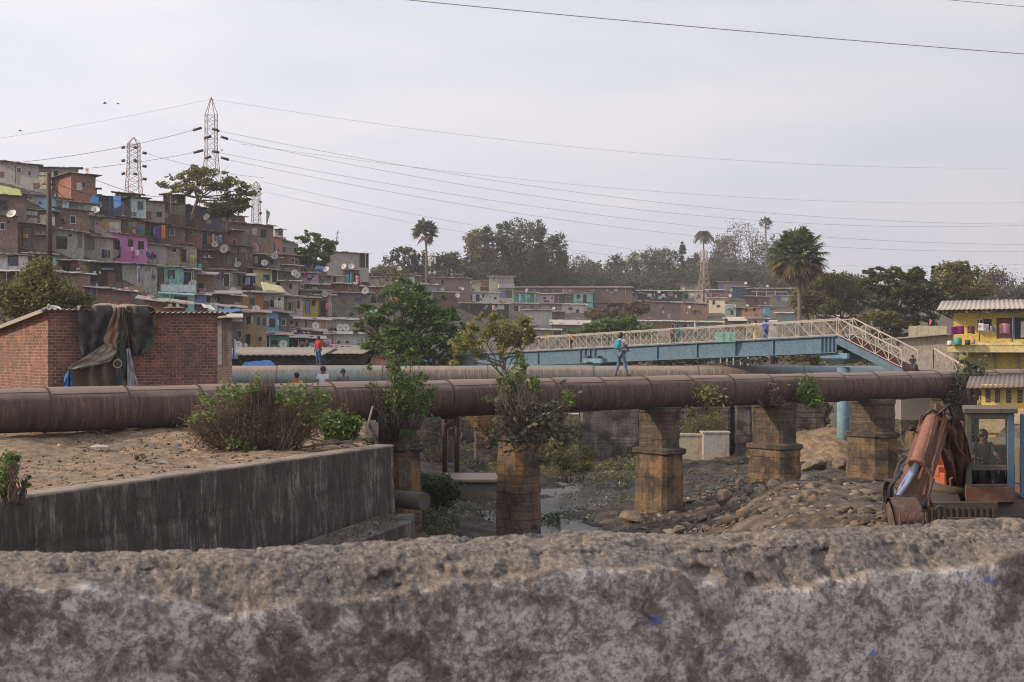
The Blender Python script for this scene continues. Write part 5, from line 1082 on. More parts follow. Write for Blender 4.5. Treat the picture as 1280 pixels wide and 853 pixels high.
# ------------------------------------------------------------------ satellite dishes
DW = plain('dish_white', (.60, .575, .53), .6, var=.12, sc=3); DG = plain('dish_grey', (.34, .33, .31), .7, var=.2, sc=3); MET = plain('thin_metal', (.16, .15, .145), .6)
def dish(label, px, py, r, Y=None, grey=False, tilt=None, yaw=None, mast=1.1):
    Y = Y or (frontY(px, py+r*.6)-1.1); c = at(px, py, Y); R = r*Y/F; root = thing('satellite_dish', label, 'satellite dish', (c.x, c.y, c.z-R-mast*.5), 0, 'satellite dishes on the roofs')
    z = R+mast*.5; yw = rnd(-.5, .4) if yaw is None else yaw; tl = rnd(.35, .75) if tilt is None else tilt
    n = Vector((math.sin(yw)*math.cos(tl), -math.cos(yw)*math.cos(tl), math.sin(tl))); x = n.cross(Vector((0, 0, 1))).normalized(); y = x.cross(n)
    cc = Vector((0, 0, z)); dep = .30*R
    P = [[cc+(x*math.cos(a)+y*math.sin(a)*1.08)*R*q+n*(dep*q*q-dep) for a in [2*math.pi*j/20 for j in range(21)]] for q in (.02, .35, .7, .97, 1.0)]
    m = MB(); m.grid(P, True); m.build('reflector', DG if grey else DW, root, solid=.015*max(1, R))
    m = MB(); e = cc+n*R*.55-y*.15*R; m.tube([cc-y*R*.95, e], .018, 5); m.tube([cc+x*R*.6+y*.5*R, e], .010, 4); m.tube([cc-x*R*.6+y*.5*R, e], .010, 4); m.build('feed_arm', MET, root)
    m = MB(); m.tube([e-n*.02, e+n*.1], .045, 6); m.build('receiver', plain('receiver', (.3, .3, .3)), root)
    m = MB(); m.tube([(0, .05, -.3), (0, .05, z-.1*R)], .025, 6); m.tube([(0, .05, z-.1*R), cc-n*dep], .02, 5); m.build('mast', MET, root)
DISH = [('lone pale dish on a mast above the red brick cube house', 110, 213, 3.9), ('big round white dish in front of the blue wrapped shack', 119, 262, 5.5), ('greyish dish behind the big round white one', 123, 256, 4.8, 1), ('white dish half sunk behind the brick roof at the left edge', 14, 267, 6), ('white dish on the wall of the whitewashed skyline house', 168, 262, 3.4), ('white dish at the door of the bright pink house', 144, 317, 5.6), ('pale dish on the slate blue house', 258, 271, 4.4), ('white dish below the printed washing', 268.5, 305.5, 4.2), ('greyish dish lying right of the printed washing', 280, 311, 5.5, 1), ('round dish under the reddish tin house', 297, 330.5, 4.5), ('dish before the dark house below the ridge', 330.5, 328.5, 4.3), ('dish left of the barred window house', 240.5, 354, 5), ('dish low between the mint house and the orange house', 291.5, 363.5, 4.6), ('pale dish lying on its side above the ridge hut', 343, 320, 4.6, 1), ('big tilted dish pair left member by the shingled wall', 368, 341, 4.2), ('big tilted dish pair right member by the shingled wall', 371.5, 344, 4), ('oval dish in front of the ridge tree', 384.5, 317.5, 4.2), ('white dish on the roof right of the blue white plastic', 407.5, 336.5, 3.8), ('left one of the twin dishes at the foot of the long grey ridge house', 429.5, 333, 3.5), ('right one of the twin dishes at the foot of the long grey ridge house', 439, 333, 3.5), ('dish resting on the red brick roof by the end of the hill', 456.5, 363.5, 4.6), ('grey dish right of the dull brown storey', 406, 367.5, 4, 1), ('cream dish at the corner of the orange house', 320, 386, 5), ('half hidden dish above the blue roof sheet', 284, 387, 4.2, 1), ('big pale dish lying behind the hut roof', 266, 386, 6.5, 1), ('pale dish on the roof left of the mint lower room', 187, 373, 6, 1), ('dish leaning by the yellow box under the grey plaster wall', 185, 362, 4.2, 1), ('pale dish beside the teal shop window', 354, 430, 5), ('cream dish above the teal shop roof', 358.5, 412.5, 4.6), ('dish in front of the pink mural wall', 394.5, 407, 4.5), ('left of two dishes beside the cement house windows', 425, 409.5, 4.6), ('right of two dishes beside the cement house windows', 432.5, 409.5, 4.4), ('cream dish at the foot of the ochre house', 298, 431, 5), ('dish laid on the low corrugated roof edge', 313, 452, 5.2), ('small dish above the long dark roof at the end of the hill', 499, 336, 3.2), ('small white dish left of the long white house', 572, 369.5, 2.9), ('small dish on a tall mast above the far brown block', 563.5, 344, 2), ('small dish right of the white awning', 578, 361, 2), ('flat small dish on the teal porch roof', 658, 363, 2.4), ('tiny dish beside the brick store', 692, 385.5, 2), ('tiny white dish on the washing row roof', 823.5, 364.5, 2.2), ('tiny dish at the right end of the washing row', 854, 361, 2), ('tiny dish over the big tin walled shed', 861.5, 384, 1.9), ('small white dish at the forest edge shed', 932, 354, 2), ('tiny round dish above the pale roofed row', 959, 357.5, 1.8), ('tiny dish below the cream house', 912.5, 369.5, 1.9), ('tiny dish over the orange house roof', 934, 382, 1.9), ('white dish on the far maroon roof', 553, 361.5, 2.6, 1)]
for q in DISH: dish(q[0], q[1], q[2], q[3], grey=len(q) > 4)
c = at(63, 384, hutY(63)+2.5); dish('large grey dish lying behind the hut roof corner', 63, 389, 13, 50, True, 1.0, 0, .3)
# flags
def flag(label, px, y0, y1, w, hh, col, Y, tri=False):
    a = at(px, y1, Y); root = thing('flag', label, 'flag', a); b = at(px, y0, Y)-a; m = MB(); m.tube([(0, 0, 0), tuple(b)], .03, 5); m.build('flagpole', MET, root)
    k = Y/F; P = []
    for i in range(6):
        t = i/5; P.append([(u*w*k*(1-t if tri and w > 0 else 1)*1.0+.0, .1*math.sin(u*4+t*3), b.z-hh*k*t-(.25*u*hh*k if tri else 0)) for u in np.linspace(0, 1, 5)])
    m = MB(); m.grid(P, True); m.build('flag_cloth', plain('flag_%d' % int(px), col, .9, var=.3, sc=5), root, solid=.02)
flag('dark green pennant flying on the ridge beside the thin lattice mast', 333, 262, 290, 5, 17, (.11, .17, .10), 196, True)
flag('orange flag standing in the big green tree', 493.5, 360, 392, 5, 20, (.62, .16, .05), 110)
flag('white and blue flag before the big smooth grey wall', 174.5, 333, 354, -3, 18, (.25, .24, .42), 118)
flag('small red and white pennant on the grey house beside the yellow building', 1162, 399, 410, 3, 7, (.65, .12, .14), 118, True)
sheet('white paper kite caught in the top of the green tree', [(494, 352, 108), (501, 353, 108), (501, 347, 108.3), (496, 346, 108.3)], WSH, name='paper_kite', cat='kite')
# pole at left, aerial on the ridge, jugs
m = MB(); a = at(62, 352, 100); b = at(61, 216, 100); m.tube([a, b], [.22, .16], 8); q = b-Vector((0, 0, .8)); m.tube([q-Vector((.5, 0, 0)), q+Vector((.5, 0, 0))], .05, 6)
solo(m, 'utility_pole', 'tall dark brown pole standing in front of the hillside houses at the left', 'pole', plain('pole_paint', (.055, .025, .022), .7), a)
ae = thing('tv_aerial', 'crooked television aerial on the long grey ridge house', 'aerial', at(419, 316, 214)); m = MB(); L_ = [at(419, 316, 214), at(420.5, 303, 214), at(421, 296, 214), at(422.5, 288, 214)]; m.tube(L_, .06, 5); m.build('mast', MET, ae, world=True)
m = MB()
for y, w_ in ((291, 3.5), (297, 3), (301, 2)): m.tube([at(421-w_*.6, y+1, 214), at(421+w_, y-.5, 214)], .045, 4)
m.build('crossbars', MET, ae, world=True)
for l, x, y, r, c_ in [('orange plastic drum on the roof of the ridge hut', 386, 333, 4, (.55, .36, .14)), ('orange water drum on the balcony of the twin panel house', 452, 334, 2.6, (.58, .30, .10)), ('yellow water drum beside the orange one on the balcony', 448, 334, 2.2, (.55, .42, .16)), ('orange bucket on the roof below the grey plaster wall', 158, 362, 3, (.65, .36, .22)), ('bright blue barrel beside the white kiosk', 957, 405, 3.4, (.03, .16, .55)), ('second blue barrel under the first', 957, 413, 3, (.03, .13, .48)), ('yellow bowl at the door of the ochre house', 318, 427.5, 3.8, (.60, .52, .08)), ('white bucket at the door of the ochre house', 307, 432, 2.2, (.6, .6, .6))]:
    Y = 218 if x > 900 else D(x, y+3)-2.2; q = at(x, y, Y); k = r*Y/F; m = MB(); m.tube([q-Vector((0, 0, k*1.1)), q-Vector((0, 0, k*.9)), q+Vector((0, 0, k*.8)), q+Vector((0, 0, k))], [k*.8, k*.9, k, k*.7], 12)
    solo(m, 'plastic_drum', l, 'drum', plain('drum_%d' % x, c_, .5, var=.12), q-Vector((0, 0, k*1.1)), 'plastic drums and buckets')
q = at(162, 362, D(160, 366)-2); m = MB(); k = 115/F; m.box(q.x, q.x+15*k, q.y, q.y+1, q.z-5*k, q.z+5*k); m.box(q.x+2*k, q.x+13*k, q.y-.06, q.y, q.z-3*k, q.z+3*k)
solo(m, 'wooden_crate', 'dull yellow box standing below the big smooth grey wall', 'crate', plaster('dull_yellow', (.36, .28, .15), .5), q)
# loose rubbish holding the roofs down: nobody could count it
m = MB(); jm = [[], [], []]
MBs = [MB(), MB(), MB(), MB()]
for root, L, dp, hl, hr, rb in USED:
    R_ = Matrix.Translation(root.location) @ Matrix.Rotation(root.rotation_euler.z, 4, 'Z')
    for _ in range(int(L*1.5)):
        u = rnd(0, 1); y = rnd(-.35, dp*.4); z = hl+(hr-hl)*u+rb*y/dp+.09; s_ = rnd(.05, .26); p = R_ @ Vector((L*u, y, z)); k = random.choice([0, 0, 1, 2, 3])
        MBs[k].ball(p, s_, 5, 4, (rnd(.8, 2.2), rnd(.8, 1.6), rnd(.3, .7)))
for k, c_ in enumerate([(.19, .15, .12), (.38, .36, .34), (.08, .07, .07), (.24, .12, .09)]):
    tag(MBs[k].build('rooftop_rubbish', plain('rubbish_%d' % k, c_, .9, var=.4, sc=2)), ['brown stones and lumps weighing down the tin roofs', 'pale rags and bags lying on the tin roofs', 'black tyres and scraps lying on the tin roofs', 'broken red bricks lying on the tin roofs'][k], 'rubbish', kind='stuff')
# ------------------------------------------------------------------ yellow building on the right, its grey neighbour, low yellow block
YY_ = 92.0; k = YY_/F
yb_ = at(1192, 500, YY_); yh = thing('yellow_building', 'yellow two storey building with a laundry hung balcony at the right edge', 'building', (yb_.x, yb_.y, -3.6), -.32)
def unrot(px, x0, y0, a): u = (px-CX)/F; c, s = math.cos(a), math.sin(a); return (u*y0-x0)/(c-u*s)
def lx(px): return unrot(px, yb_.x, yb_.y, -.32)
def lz(py, Y=90.8): return (HY-py)/F*Y+3.6
wy = plaster('yellow_upper_paint', (.68, .50, .14), .25); wy2 = plaster('yellow_paint', (.66, .52, .12), .3); wcr = plaster('cream_yellow_paint', (.66, .54, .26), .3)
m = MB(); m.box(0, 9.5, 0, 8, lz(438), lz(391)); m.build('upper_wall', wy, yh)
m = MB(); m.box(.9, 9.5, .3, 8, -.6, lz(438)-.1); m.build('lower_wall', wy2, yh)
m = MB(); m.box(-.35, 10, -1.35, 1.2, lz(441)-.0, lz(436)); m.box(-.35, 10, -1.42, -1.30, lz(440.5), lz(431.5)); m.build('balcony_slab', wcr, yh)
m = MB(); m.box(1.5, 10, -1.30, -1.18, lz(431.5), lz(427)); m.box(-.4, 10, -1.46, -1.34, lz(432), lz(431)); m.build('balcony_kerb', wcr, yh)
m = MB(); n = 200; P = [[(x, y, z+.03*math.sin(x*2*math.pi/.3)) for x in np.linspace(-1.0, 10, n)] for y, z in ((-1.7, lz(387)-.0), (3, lz(383)+.15), (8.6, lz(381)+.55))]
for r in P:
    for i_, q in enumerate(r): r[i_] = (q[0], q[1], q[2]+q[0]*.01)
m.grid(P, True); m.build('roof', tin('pale_roof_tin', (.40, .36, .31), .3), yh, solid=.04)
m = MB(); m.box(-.5, 9.5, -1.3, -1.2, lz(389), lz(387.4)); m.bar((-.1, 0, lz(398)), (-1.0, -1.2, lz(389)), .06, .06); m.build('roof_beam', plain('old_timber', (.10, .075, .055)), yh)
for a, b_, c0, c1, kd, cl_ in ((1222, 1228, 400, 412, 'w', 'd'), (1229, 1238, 400, 412, 'w', 'd'), (1248, 1263, 399, 423, 'd', 'mrn'), (1269, 1284, 398, 424, 'd', 'd')):
    add_opening(yh, kd, lx((a+b_)/2), lz((c0+c1)/2), (b_-a)*k, (c1-c0)*k, cl_)
for px in (1224.5, 1265.5): m = MB(); m.tube([(lx(px), -1.1, lz(432)), (lx(px), -1.1, lz(388))], .035, 6); m.build('balcony_post', MET, yh)
m = MB(); m.box(lx(1276), lx(1284), -.05, .03, lz(422), lz(402)); m.build('white_screen', wm('wht'), yh)
for a, b_ in ((1207, 1243), (1246, 1272)):
    m = MB(); m.box(lx(a), lx(b_), .22, .31, .2, lz(447)); m.build('shutter', plaster('shutter_yellow', (.56, .46, .12), .35), yh)
for px in (1205.5, 1244.5, 1273.5): m = MB(); m.box(lx(px)-.08, lx(px)+.08, .1, .3, -.3, lz(441)); m.build('pilaster', plain('grey_pilaster', (.27, .25, .23)), yh)
def ybg(label, px, py, w, hh, col, kind='cloth', slim=0): garment(label, px, py, w, hh, col, YY_-1.7-(px-1192)*.018, kind, slim)
ybg('magenta cloth on the balcony line of the yellow building', 1196.5, 408, 17, 10, (.24, .015, .16)); ybg('black and red patterned cloth beside the magenta one', 1214, 407, 9, 10, (.16, .06, .05)); ybg('white towel at the middle of the balcony line', 1229.5, 405, 13, 10, (.62, .56, .56)); ybg('grey shirt right of the white towel on the balcony', 1241.5, 408, 7, 6, (.20, .20, .22), 'garment'); ybg('mauve pink cloth hung before the balcony door', 1256, 405, 13, 13, (.46, .21, .26), 'cloth', .0)
for l, px, py, r, c_, hh in (('white bucket on the left end of the yellow balcony', 1187.5, 429, 3.2, (.62, .6, .57), .9), ('big sea green drum on the yellow balcony', 1197.5, 427, 4.6, (.04, .26, .22), 1), ('black drum on the yellow balcony', 1209.5, 428, 3.4, (.02, .025, .03), .9), ('grey pot right of the black drum on the balcony', 1216.5, 427, 2.4, (.30, .28, .26), 1.2)):
    q = at(px, py, YY_-1.7-(px-1192)*.018); kk = r*k; m = MB(); m.tube([q-Vector((0, 0, kk*hh)), q-Vector((0, 0, kk*hh*.6)), q+Vector((0, 0, kk*hh*.7)), q+Vector((0, 0, kk*hh))], [kk*.85, kk, kk, kk*.75], 12); solo(m, 'plastic_drum', l, 'drum', plain('ydrum_%d' % px, c_, .5, var=.12), q-Vector((0, 0, kk*hh)), 'pots on the yellow balcony')
# grey neighbour
g0 = at(1124, 470, 104); gb = thing('grey_building', 'plain grey cement building between the staircase and the yellow building', 'building', (g0.x, g0.y, -3.4), -.27); k2 = 103/F
def gx(p): return unrot(p, g0.x, g0.y, -.27)
def gz_(p): return (HY-p)*k2+3.4
m = MB(); m.hexa([(0, 0, -.5), (gx(1192), 0, -.5), (gx(1192), 6, -.5), (0, 6, -.5), (0, 0, gz_(424)), (gx(1192), 0, gz_(419)), (gx(1192), 6, gz_(419)), (0, 6, gz_(424))]); m.build('wall', wm('gry'), gb)
m = MB(); m.hexa([(-1.2, -.5, gz_(425.5)), (gx(1192), -.5, gz_(418)), (gx(1192), 6.3, gz_(417)), (-1.2, 6.3, gz_(424)), (-1.2, -.5, gz_(424.5)), (gx(1192), -.5, gz_(417)), (gx(1192), 6.3, gz_(416)), (-1.2, 6.3, gz_(423))]); m.build('roof', TINS[0], gb)
m = MB(); m.box(gx(1136), gx(1185), 2, 6, gz_(424), gz_(407)); m.build('upper_room', wm('tan'), gb)
# low yellow block in front
Y3 = 60.0; k3 = Y3/F; l0 = at(1227, 500, Y3); lb = thing('yellow_shed', 'low bright yellow block with slotted vents and a tin roof behind the digger cab', 'shed', (l0.x, l0.y, -3.4), -.34)
def bx(p): return unrot(p, l0.x, l0.y, -.34)
def bz_(p): return (HY-p)*k3+3.4
m = MB(); m.box(0, 5, 0, 4, -.5, bz_(481)); m.build('wall', plaster('bright_yellow_wall', (.78, .56, .17), .2), lb)
m = MB(); m.box(-.1, 5.1, -.12, 0, -.3, bz_(512)); m.build('lower_band', plaster('dusty_cream_band', (.50, .40, .28), .3), lb)
for px in (1235, 1247, 1261, 1275, 1288):
    m = MB(); x = bx(px); m.box(x-.1, x+.1, -.02, .02, bz_(503), bz_(487)); o = m.build('vent_slot', plain('vent_grey', (.10, .09, .085)), lb)
    m = MB()
    for j in range(4): z = bz_(501)+j*.13; m.bar((x-.08, -.04, z), (x+.08, -.04, z+.1), .018, .02); m.bar((x+.08, -.04, z), (x-.08, -.04, z+.1), .018, .02)
    m.build('vent_grille', plain('vent_light', (.35, .32, .29)), o)
m = MB(); P = [[(x, y, z+x*.03+.022*math.sin(x*2*math.pi/.2)) for x in np.linspace(-.6, 5.4, 160)] for y, z in ((-.9, bz_(483)-.02), (1.5, bz_(479)), (4.5, bz_(476)+.1))]
m.grid(P, True); m.build('roof', tin('brown_grey_tin', (.17, .14, .115), .5), lb, solid=.04)
# ------------------------------------------------------------------ lattice pylons
PY = plain('pylon_steel', (.27, .17, .16), .7, var=.15); PY2 = plain('pylon_far', (.36, .30, .26), .7, var=.15); INS = plain('insulator', (.035, .025, .025), .4)
def pylon(label, px, ytop_, ybase, Y, wb, ww, peak, arms=(), ins=(), mat=PY, th=.05, grp='lattice pylons'):
    """wb/ww base and waist width in px, peak px height of the pointed head"""
    k = Y/F; b = at(px, ybase, Y); H = (ybase-ytop_)*k; root = thing('pylon', label, 'pylon', b, .5, grp); m = MB(); hw = (H-peak*k); n = 9
    def wd(z): t = z/hw; return (wb+(ww-wb)*min(1, t/.62))*k/2 if t < 1 else ww*k/2*max(.04, 1-(z-hw)/(peak*k))
    zs = [hw*(1-(1-i/n)**1.25) for i in range(n+1)]+[H]
    for i in range(len(zs)-1):
        a, c = zs[i], zs[i+1]; wa, wc = wd(a), wd(c); C4 = [(1, 1), (-1, 1), (-1, -1), (1, -1)]
        for j in range(4):
            p, q = C4[j], C4[(j+1) % 4]
            m.bar((p[0]*wa, p[1]*wa, a), (p[0]*wc, p[1]*wc, c), th*1.3, th*1.3)
            if i < len(zs)-2:
                m.bar((p[0]*wa, p[1]*wa, a), (q[0]*wc, q[1]*wc, c), th*.6, th*.6); m.bar((q[0]*wa, q[1]*wa, a), (p[0]*wc, p[1]*wc, c), th*.6, th*.6)
            m.bar((p[0]*wc, p[1]*wc, c), (q[0]*wc, q[1]*wc, c), th*.6, th*.6)
    m.build('tower', mat, root)
    for y, l in arms:
        z = (ybase-y)*k; m = MB(); w0 = wd(z)
        for s in (-1, 1): m.bar((s*w0, 0, z+.4), (s*l*k, -s*l*k*.4, z), th*.7, th*.7); m.bar((s*w0, 0, z-.4), (s*l*k, -s*l*k*.4, z), th*.7, th*.7)
        m.build('cross_arm', mat, root)
    for (x0, y0, x1, y1) in ins:
        m = MB(); a = at(x0, y0, Y-1)-b; c = at(x1, y1, Y-1)-b; R_ = Matrix.Rotation(-.5, 3, 'Z'); a = R_ @ a; c = R_ @ c; m.tube([a, c], .17, 6); m.build('insulator', INS, root)
    return root
PYL1 = pylon('tallest lattice pylon rising behind the spreading tree on the hill', 264, 122, 262, 185, 24, 12.5, 22, ((164, 8), (176, 8), (192, 8)), ((241, 163, 252, 160), (265, 161, 274, 164), (276, 171, 285, 174), (255, 173, 264, 170.5), (242, 191, 254, 188), (265, 189, 274, 191), (276, 197, 286, 200), (256, 198, 264, 196)))
pylon('smaller lattice pylon left of the tallest one', 167, 172, 243, 175, 18, 13, 8, ((185, 9), (202, 9), (218, 9)), ((152, 185, 156, 184), (167, 184, 171, 185), (178, 191, 183, 192), (152, 201.5, 156, 200.5), (167, 200.5, 171, 201.5), (178, 207.5, 183, 208.5), (152, 218, 156, 216.5), (167, 217, 171, 218), (178, 223.5, 183, 224.5)))
pylon('thin pale lattice mast beside the green pennant', 320, 227, 282, 200, 10, 8, 5, (), ((324, 236, 327, 237), (324, 252, 327, 253), (324, 266, 327, 267)), mat=plain('mast_grey', (.28, .26, .25)), th=.05)
pylon('small tan lattice pylon in front of the thin palm on the far slope', 880, 312, 379, 330, 16, 6, 2, ((318, 5), (330, 10), (340, 9)), (), mat=PY2, th=.085)
# mobile phone mast beside the tall palm
mp_ = thing('antenna_mast', 'slim mast with white antenna panels beside the tall fan palm', 'mast', at(540.5, 352, 285)); m = MB(); k = 285/F
for dx in (-.3, .3): m.tube([(dx, 0, -1), (dx, 0, 36*k)], .08, 5)
for z in np.arange(0, 36*k, .9): m.bar((-.3, 0, z), (.3, 0, z+.45), .05, .05); m.bar((.3, 0, z+.45), (-.3, 0, z+.9), .05, .05)
m.build('tower', MET, mp_)
for x, y, w_, h_ in ((-3.2, 24, 3, 10), (3.4, 26, 2, 8), (-3.6, 11, 2, 4), (3.0, 11, 2, 4), (-2.5, 33, 1.4, 5), (1.8, 34, 1.4, 5)):
    m = MB(); m.box((x-w_/2)*k, (x+w_/2)*k, -.5, -.2, (y-h_/2)*k, (y+h_/2)*k); m.bar((x*k, -.2, y*k), (0, 0, y*k), .08, .08); m.build('antenna_panel', plain('panel_white', (.5, .5, .47)), mp_)
# ------------------------------------------------------------------ overhead wires
WIRE = plain('wire', (.38, .38, .40), .6, var=.05)
def wire(label, pts, r=.02, mat=WIRE):
    """pts: three or more (px,py,Y); smooth sagging curve through them"""
    P = [at(*p) for p in pts]; xs = [p.x for p in P]; L = []
    e1 = .9*(xs[-1]-xs[0]) if pts[-1][0] >= 1300 else 0; e0 = .9*(xs[-1]-xs[0]) if pts[0][1] < 0 else 0
    for i in range(61):
        t = i/60; x = xs[0]-e0+(xs[-1]-xs[0]+e0+e1)*t
        if len(P) == 2: q = P[0].lerp(P[1], t)
        else:
            a = np.polyfit(xs, [p.z for p in P], 2); b_ = np.polyfit(xs, [p.y for p in P], min(2, len(P)-1)); q = Vector((x, float(np.polyval(b_, x)), float(np.polyval(a, x))))
        L.append(q)
    m = MB(); m.tube(L, r, 4); solo(m, 'power_line', label, 'power line', mat, L[0], 'overhead wires')
wire('uppermost thick dark wire slanting across the top right of the sky', [(430, -8, 60), (850, 32, 62), (1340, 72, 64)], .021)
wire('short wire crossing the extreme top right corner', [(1120, -6, 60), (1230, 4, 61), (1340, 14, 62)], .014)
wire('faint wire from the tip of the tallest pylon sagging across the whole sky', [(264, 124, 185), (760, 188, 210), (1340, 209, 240)], .017)
wire('upper wire of the left hand pair crossing the sky from the tallest pylon', [(274, 164, 184), (740, 243, 215), (1340, 280, 250)], .022)
wire('second wire just under the upper one from the tallest pylon', [(286, 174, 184), (740, 255, 215), (1340, 279, 250)], .022)
wire('third wire from the tallest pylon running low over the far trees', [(274, 191, 184), (740, 268, 215), (1340, 306, 250)], .022)
wire('fourth wire from the tallest pylon running lowest over the far trees', [(286, 200, 184), (740, 280, 215), (1340, 313, 250)], .022)
wire('fifth faint wire starting behind the spreading tree', [(330, 228, 184), (740, 305, 215), (1340, 327, 250)], .018)
wire('sixth faintest wire starting above the thin lattice mast', [(330, 240, 184), (740, 316, 215), (1340, 346, 250)], .016)
wire('pale wire high over the far trees in the middle of the sky', [(300, 180, 184), (800, 238, 230), (1340, 252, 270)], .017)
wire('wire from the tip of the tallest pylon to the left edge', [(264, 124, 185), (130, 151, 175), (-20, 176, 165)], .015)
wire('wire from the upper left insulator of the tallest pylon', [(241, 163, 184), (120, 190, 175), (-20, 207, 165)], .03)
wire('wire from the lower left insulator of the tallest pylon', [(241, 191, 184), (150, 206, 178), (60, 215, 172)], .03)
wire('wire joining the smaller pylon with the right sky', [(183, 192, 175), (260, 212, 190), (330, 222, 200)], .02)
for i, (a_, b_, w_) in enumerate((((61, 222, 100), (150, 252, 130), 'top of the brown pole to the whitewashed skyline house'), ((61, 224, 100), (-10, 262, 110), 'top of the brown pole down to the left edge'), ((61, 226, 100), (140, 292, 122), 'brown pole to the pink house corner'), ((113, 222, 139), (205, 246, 158), 'red brick cube house to the brown shed with a pipe'), ((184, 294, 130), (262, 330, 135), 'pink house along the front of the houses to its right'), ((232, 333, 128), (345, 364, 148), 'mint house to the sagging yellow sheet'), ((303, 366, 140), (416, 366, 160), 'orange house towards the big grey block house'))):
    m_ = ((a_[0]+b_[0])/2, (a_[1]+b_[1])/2+5, (a_[2]+b_[2])/2); wire('slack cable from the '+w_, [a_, m_, b_], .022, plain('black_cable', (.03, .028, .028)))
# ------------------------------------------------------------------ palms
def fanpalm(label, px, ycrown, ybase, Y, r, nl, bl=13, dry=.3, tr=.22, lean=0):
    k = Y/F; b = at(px+lean, ybase, Y); root = thing('fan_palm', label, 'palm tree', b); H = (ybase-ycrown)*k; R = r*k; top = Vector((-lean*k, 0, H))
    m = MB(); m.tube([(0, 0, -1), (0, 0, 0), tuple(top*.5+Vector((.1, 0, 0))), tuple(top)], [tr*1.5, tr*1.2, tr, tr*1.0], 9); m.build('trunk', plain('palm_bark', (.16, .13, .105), .95, var=.35, sc=12, bump=.4), root)
    for nm, cnt, lo, hi, mt in (('crown', int(nl*(1-dry)), -.35, 1.0, LM['palm']), ('dry_fronds', int(nl*dry), -1.0, -.35, LM['palmdry'])):
        V = []; Q_ = []; st = MB()
        for i in range(cnt):
            sz = lo+(hi-lo)*((i+.5)/cnt)**.85; sz = max(-.97, min(.98, sz)); a = i*2.399963+rnd(-.3, .3); c_ = math.sqrt(1-sz*sz); d = Vector((c_*math.cos(a), c_*math.sin(a), sz)).normalized(); pl = R*rnd(.50, .66); e = top+d*pl; e.z -= .04*R
            st.tube([top+d*.05*R, top+d*pl*.5+Vector((0, 0, .02*R)), e], [.035*R*.6, .02*R, .016*R], 4)
            x = d.cross(Vector((rnd(-.3, .3), rnd(-.3, .3), 1))).normalized(); up = x.cross(d).normalized(); tw = rnd(-.6, .6); x2 = x*math.cos(tw)+up*math.sin(tw)
            for j in range(bl):
                an = (j/(bl-1)-.5)*math.radians(230); v = d*math.cos(an)+x2*math.sin(an); ln = R*rnd(.36, .46)*(1-.15*abs(an)/2); tip = e+v*ln+Vector((0, 0, -.10*R*rnd(.3, 1.6))); sd = v.cross(up).normalized()*R*(.030 if r > 30 else .055); md = e+v*ln*.55+Vector((0, 0, .01*R))
                o = len(V); V += [e, md+sd, tip, md-sd]; Q_.append((o, o+1, o+2, o+3))
        o = link(nm, npmesh(nm, np.array([tuple(q) for q in V]), np.array(Q_), mt), root)
        st.build('leaf_stalks', mt, o)
    return root
fanpalm('big round headed fan palm rising behind the footbridge', 997, 318, 424, 178, 42, 84, 19, .42, .26, 3)
fanpalm('tall fan palm with a ragged open crown beside the antenna mast', 532, 289, 362, 300, 19, 46, 13, .15, .22, 1)
fanpalm('small distant fan palm above the bare crowned trees', 957, 279, 345, 430, 10.5, 26, 10, .15, .25, 0)
def datepalm(label, px, yc, ybase, Y, r, n):
    k = Y/F; b = at(px, ybase, Y); root = thing('date_palm', label, 'palm tree', b); top = Vector((0, 0, (ybase-yc)*k)); R = r*k
    m = MB(); m.tube([(0, 0, -1), top*.5, top], [.28, .22, .2], 7); m.build('trunk', BARK, root); V = []; Q_ = []
    for i in range(n):
        a = i*2.4; el_ = rnd(-.25, 1.1); d = Vector((math.cos(a)*math.cos(el_), math.sin(a)*math.cos(el_), math.sin(el_))); prev = top; side = d.cross(Vector((0, 0, 1))).normalized()
        for s in range(1, 9):
            t = s/8; p = top+d*R*t-Vector((0, 0, .75*R*t*t))
            for sg in (-1, 1):
                o = len(V); e = p+side*sg*R*.26*(1-.5*t)+Vector((0, 0, -.12*R)); V += [prev, p, e, prev.lerp(e, .6)]; Q_.append((o, o+1, o+2, o+3))
            prev = p
    link('crown', npmesh('crown', np.array([tuple(q) for q in V]), np.array(Q_), LM['dusty']), root)
datepalm('thin feathery palm directly above the small tan pylon', 879.5, 292, 372, 345, 13.5, 80)
# ------------------------------------------------------------------ trees the photo lets one tell apart
T = tree
T('wide spreading tree with flat olive crown on the top of the hill', 240, 272, 168, [(262, 214, 30, 7), (236, 220, 26, 7), (212, 232, 20, 6), (282, 228, 28, 8), (305, 238, 14, 8), (246, 238, 24, 6), (222, 240, 18, 4), (318, 222+22, 8, 10), (290, 246, 22, 8), (300, 258, 16, 6), (276, 258, 22, 6), (262, 232, 26, 6)], 5200, .42, LM['olive'], .22, sub=.55, shell=.2, flat=.55, per=36)
T('dark leaved tree standing behind the slate blue house', 284, 286, 172, [(284, 262, 18, 8), (296, 256, 14, 7), (272, 266, 12, 6)], 2600, .5, LM['dark'], .16)
T('bright layered tree at the end of the ridge beside the aerial', 394, 330, 208, [(392, 298, 12, 6), (378, 300, 13, 3.4), (404, 305, 16, 5), (414, 302, 10, 3.5), (395, 314, 20, 6), (382, 316, 12, 6), (412, 312, 9, 4), (396, 324, 18, 7), (384, 291, 5, 3)], 3000, .60, LM['mid'], .22, sub=.5, flat=.6)
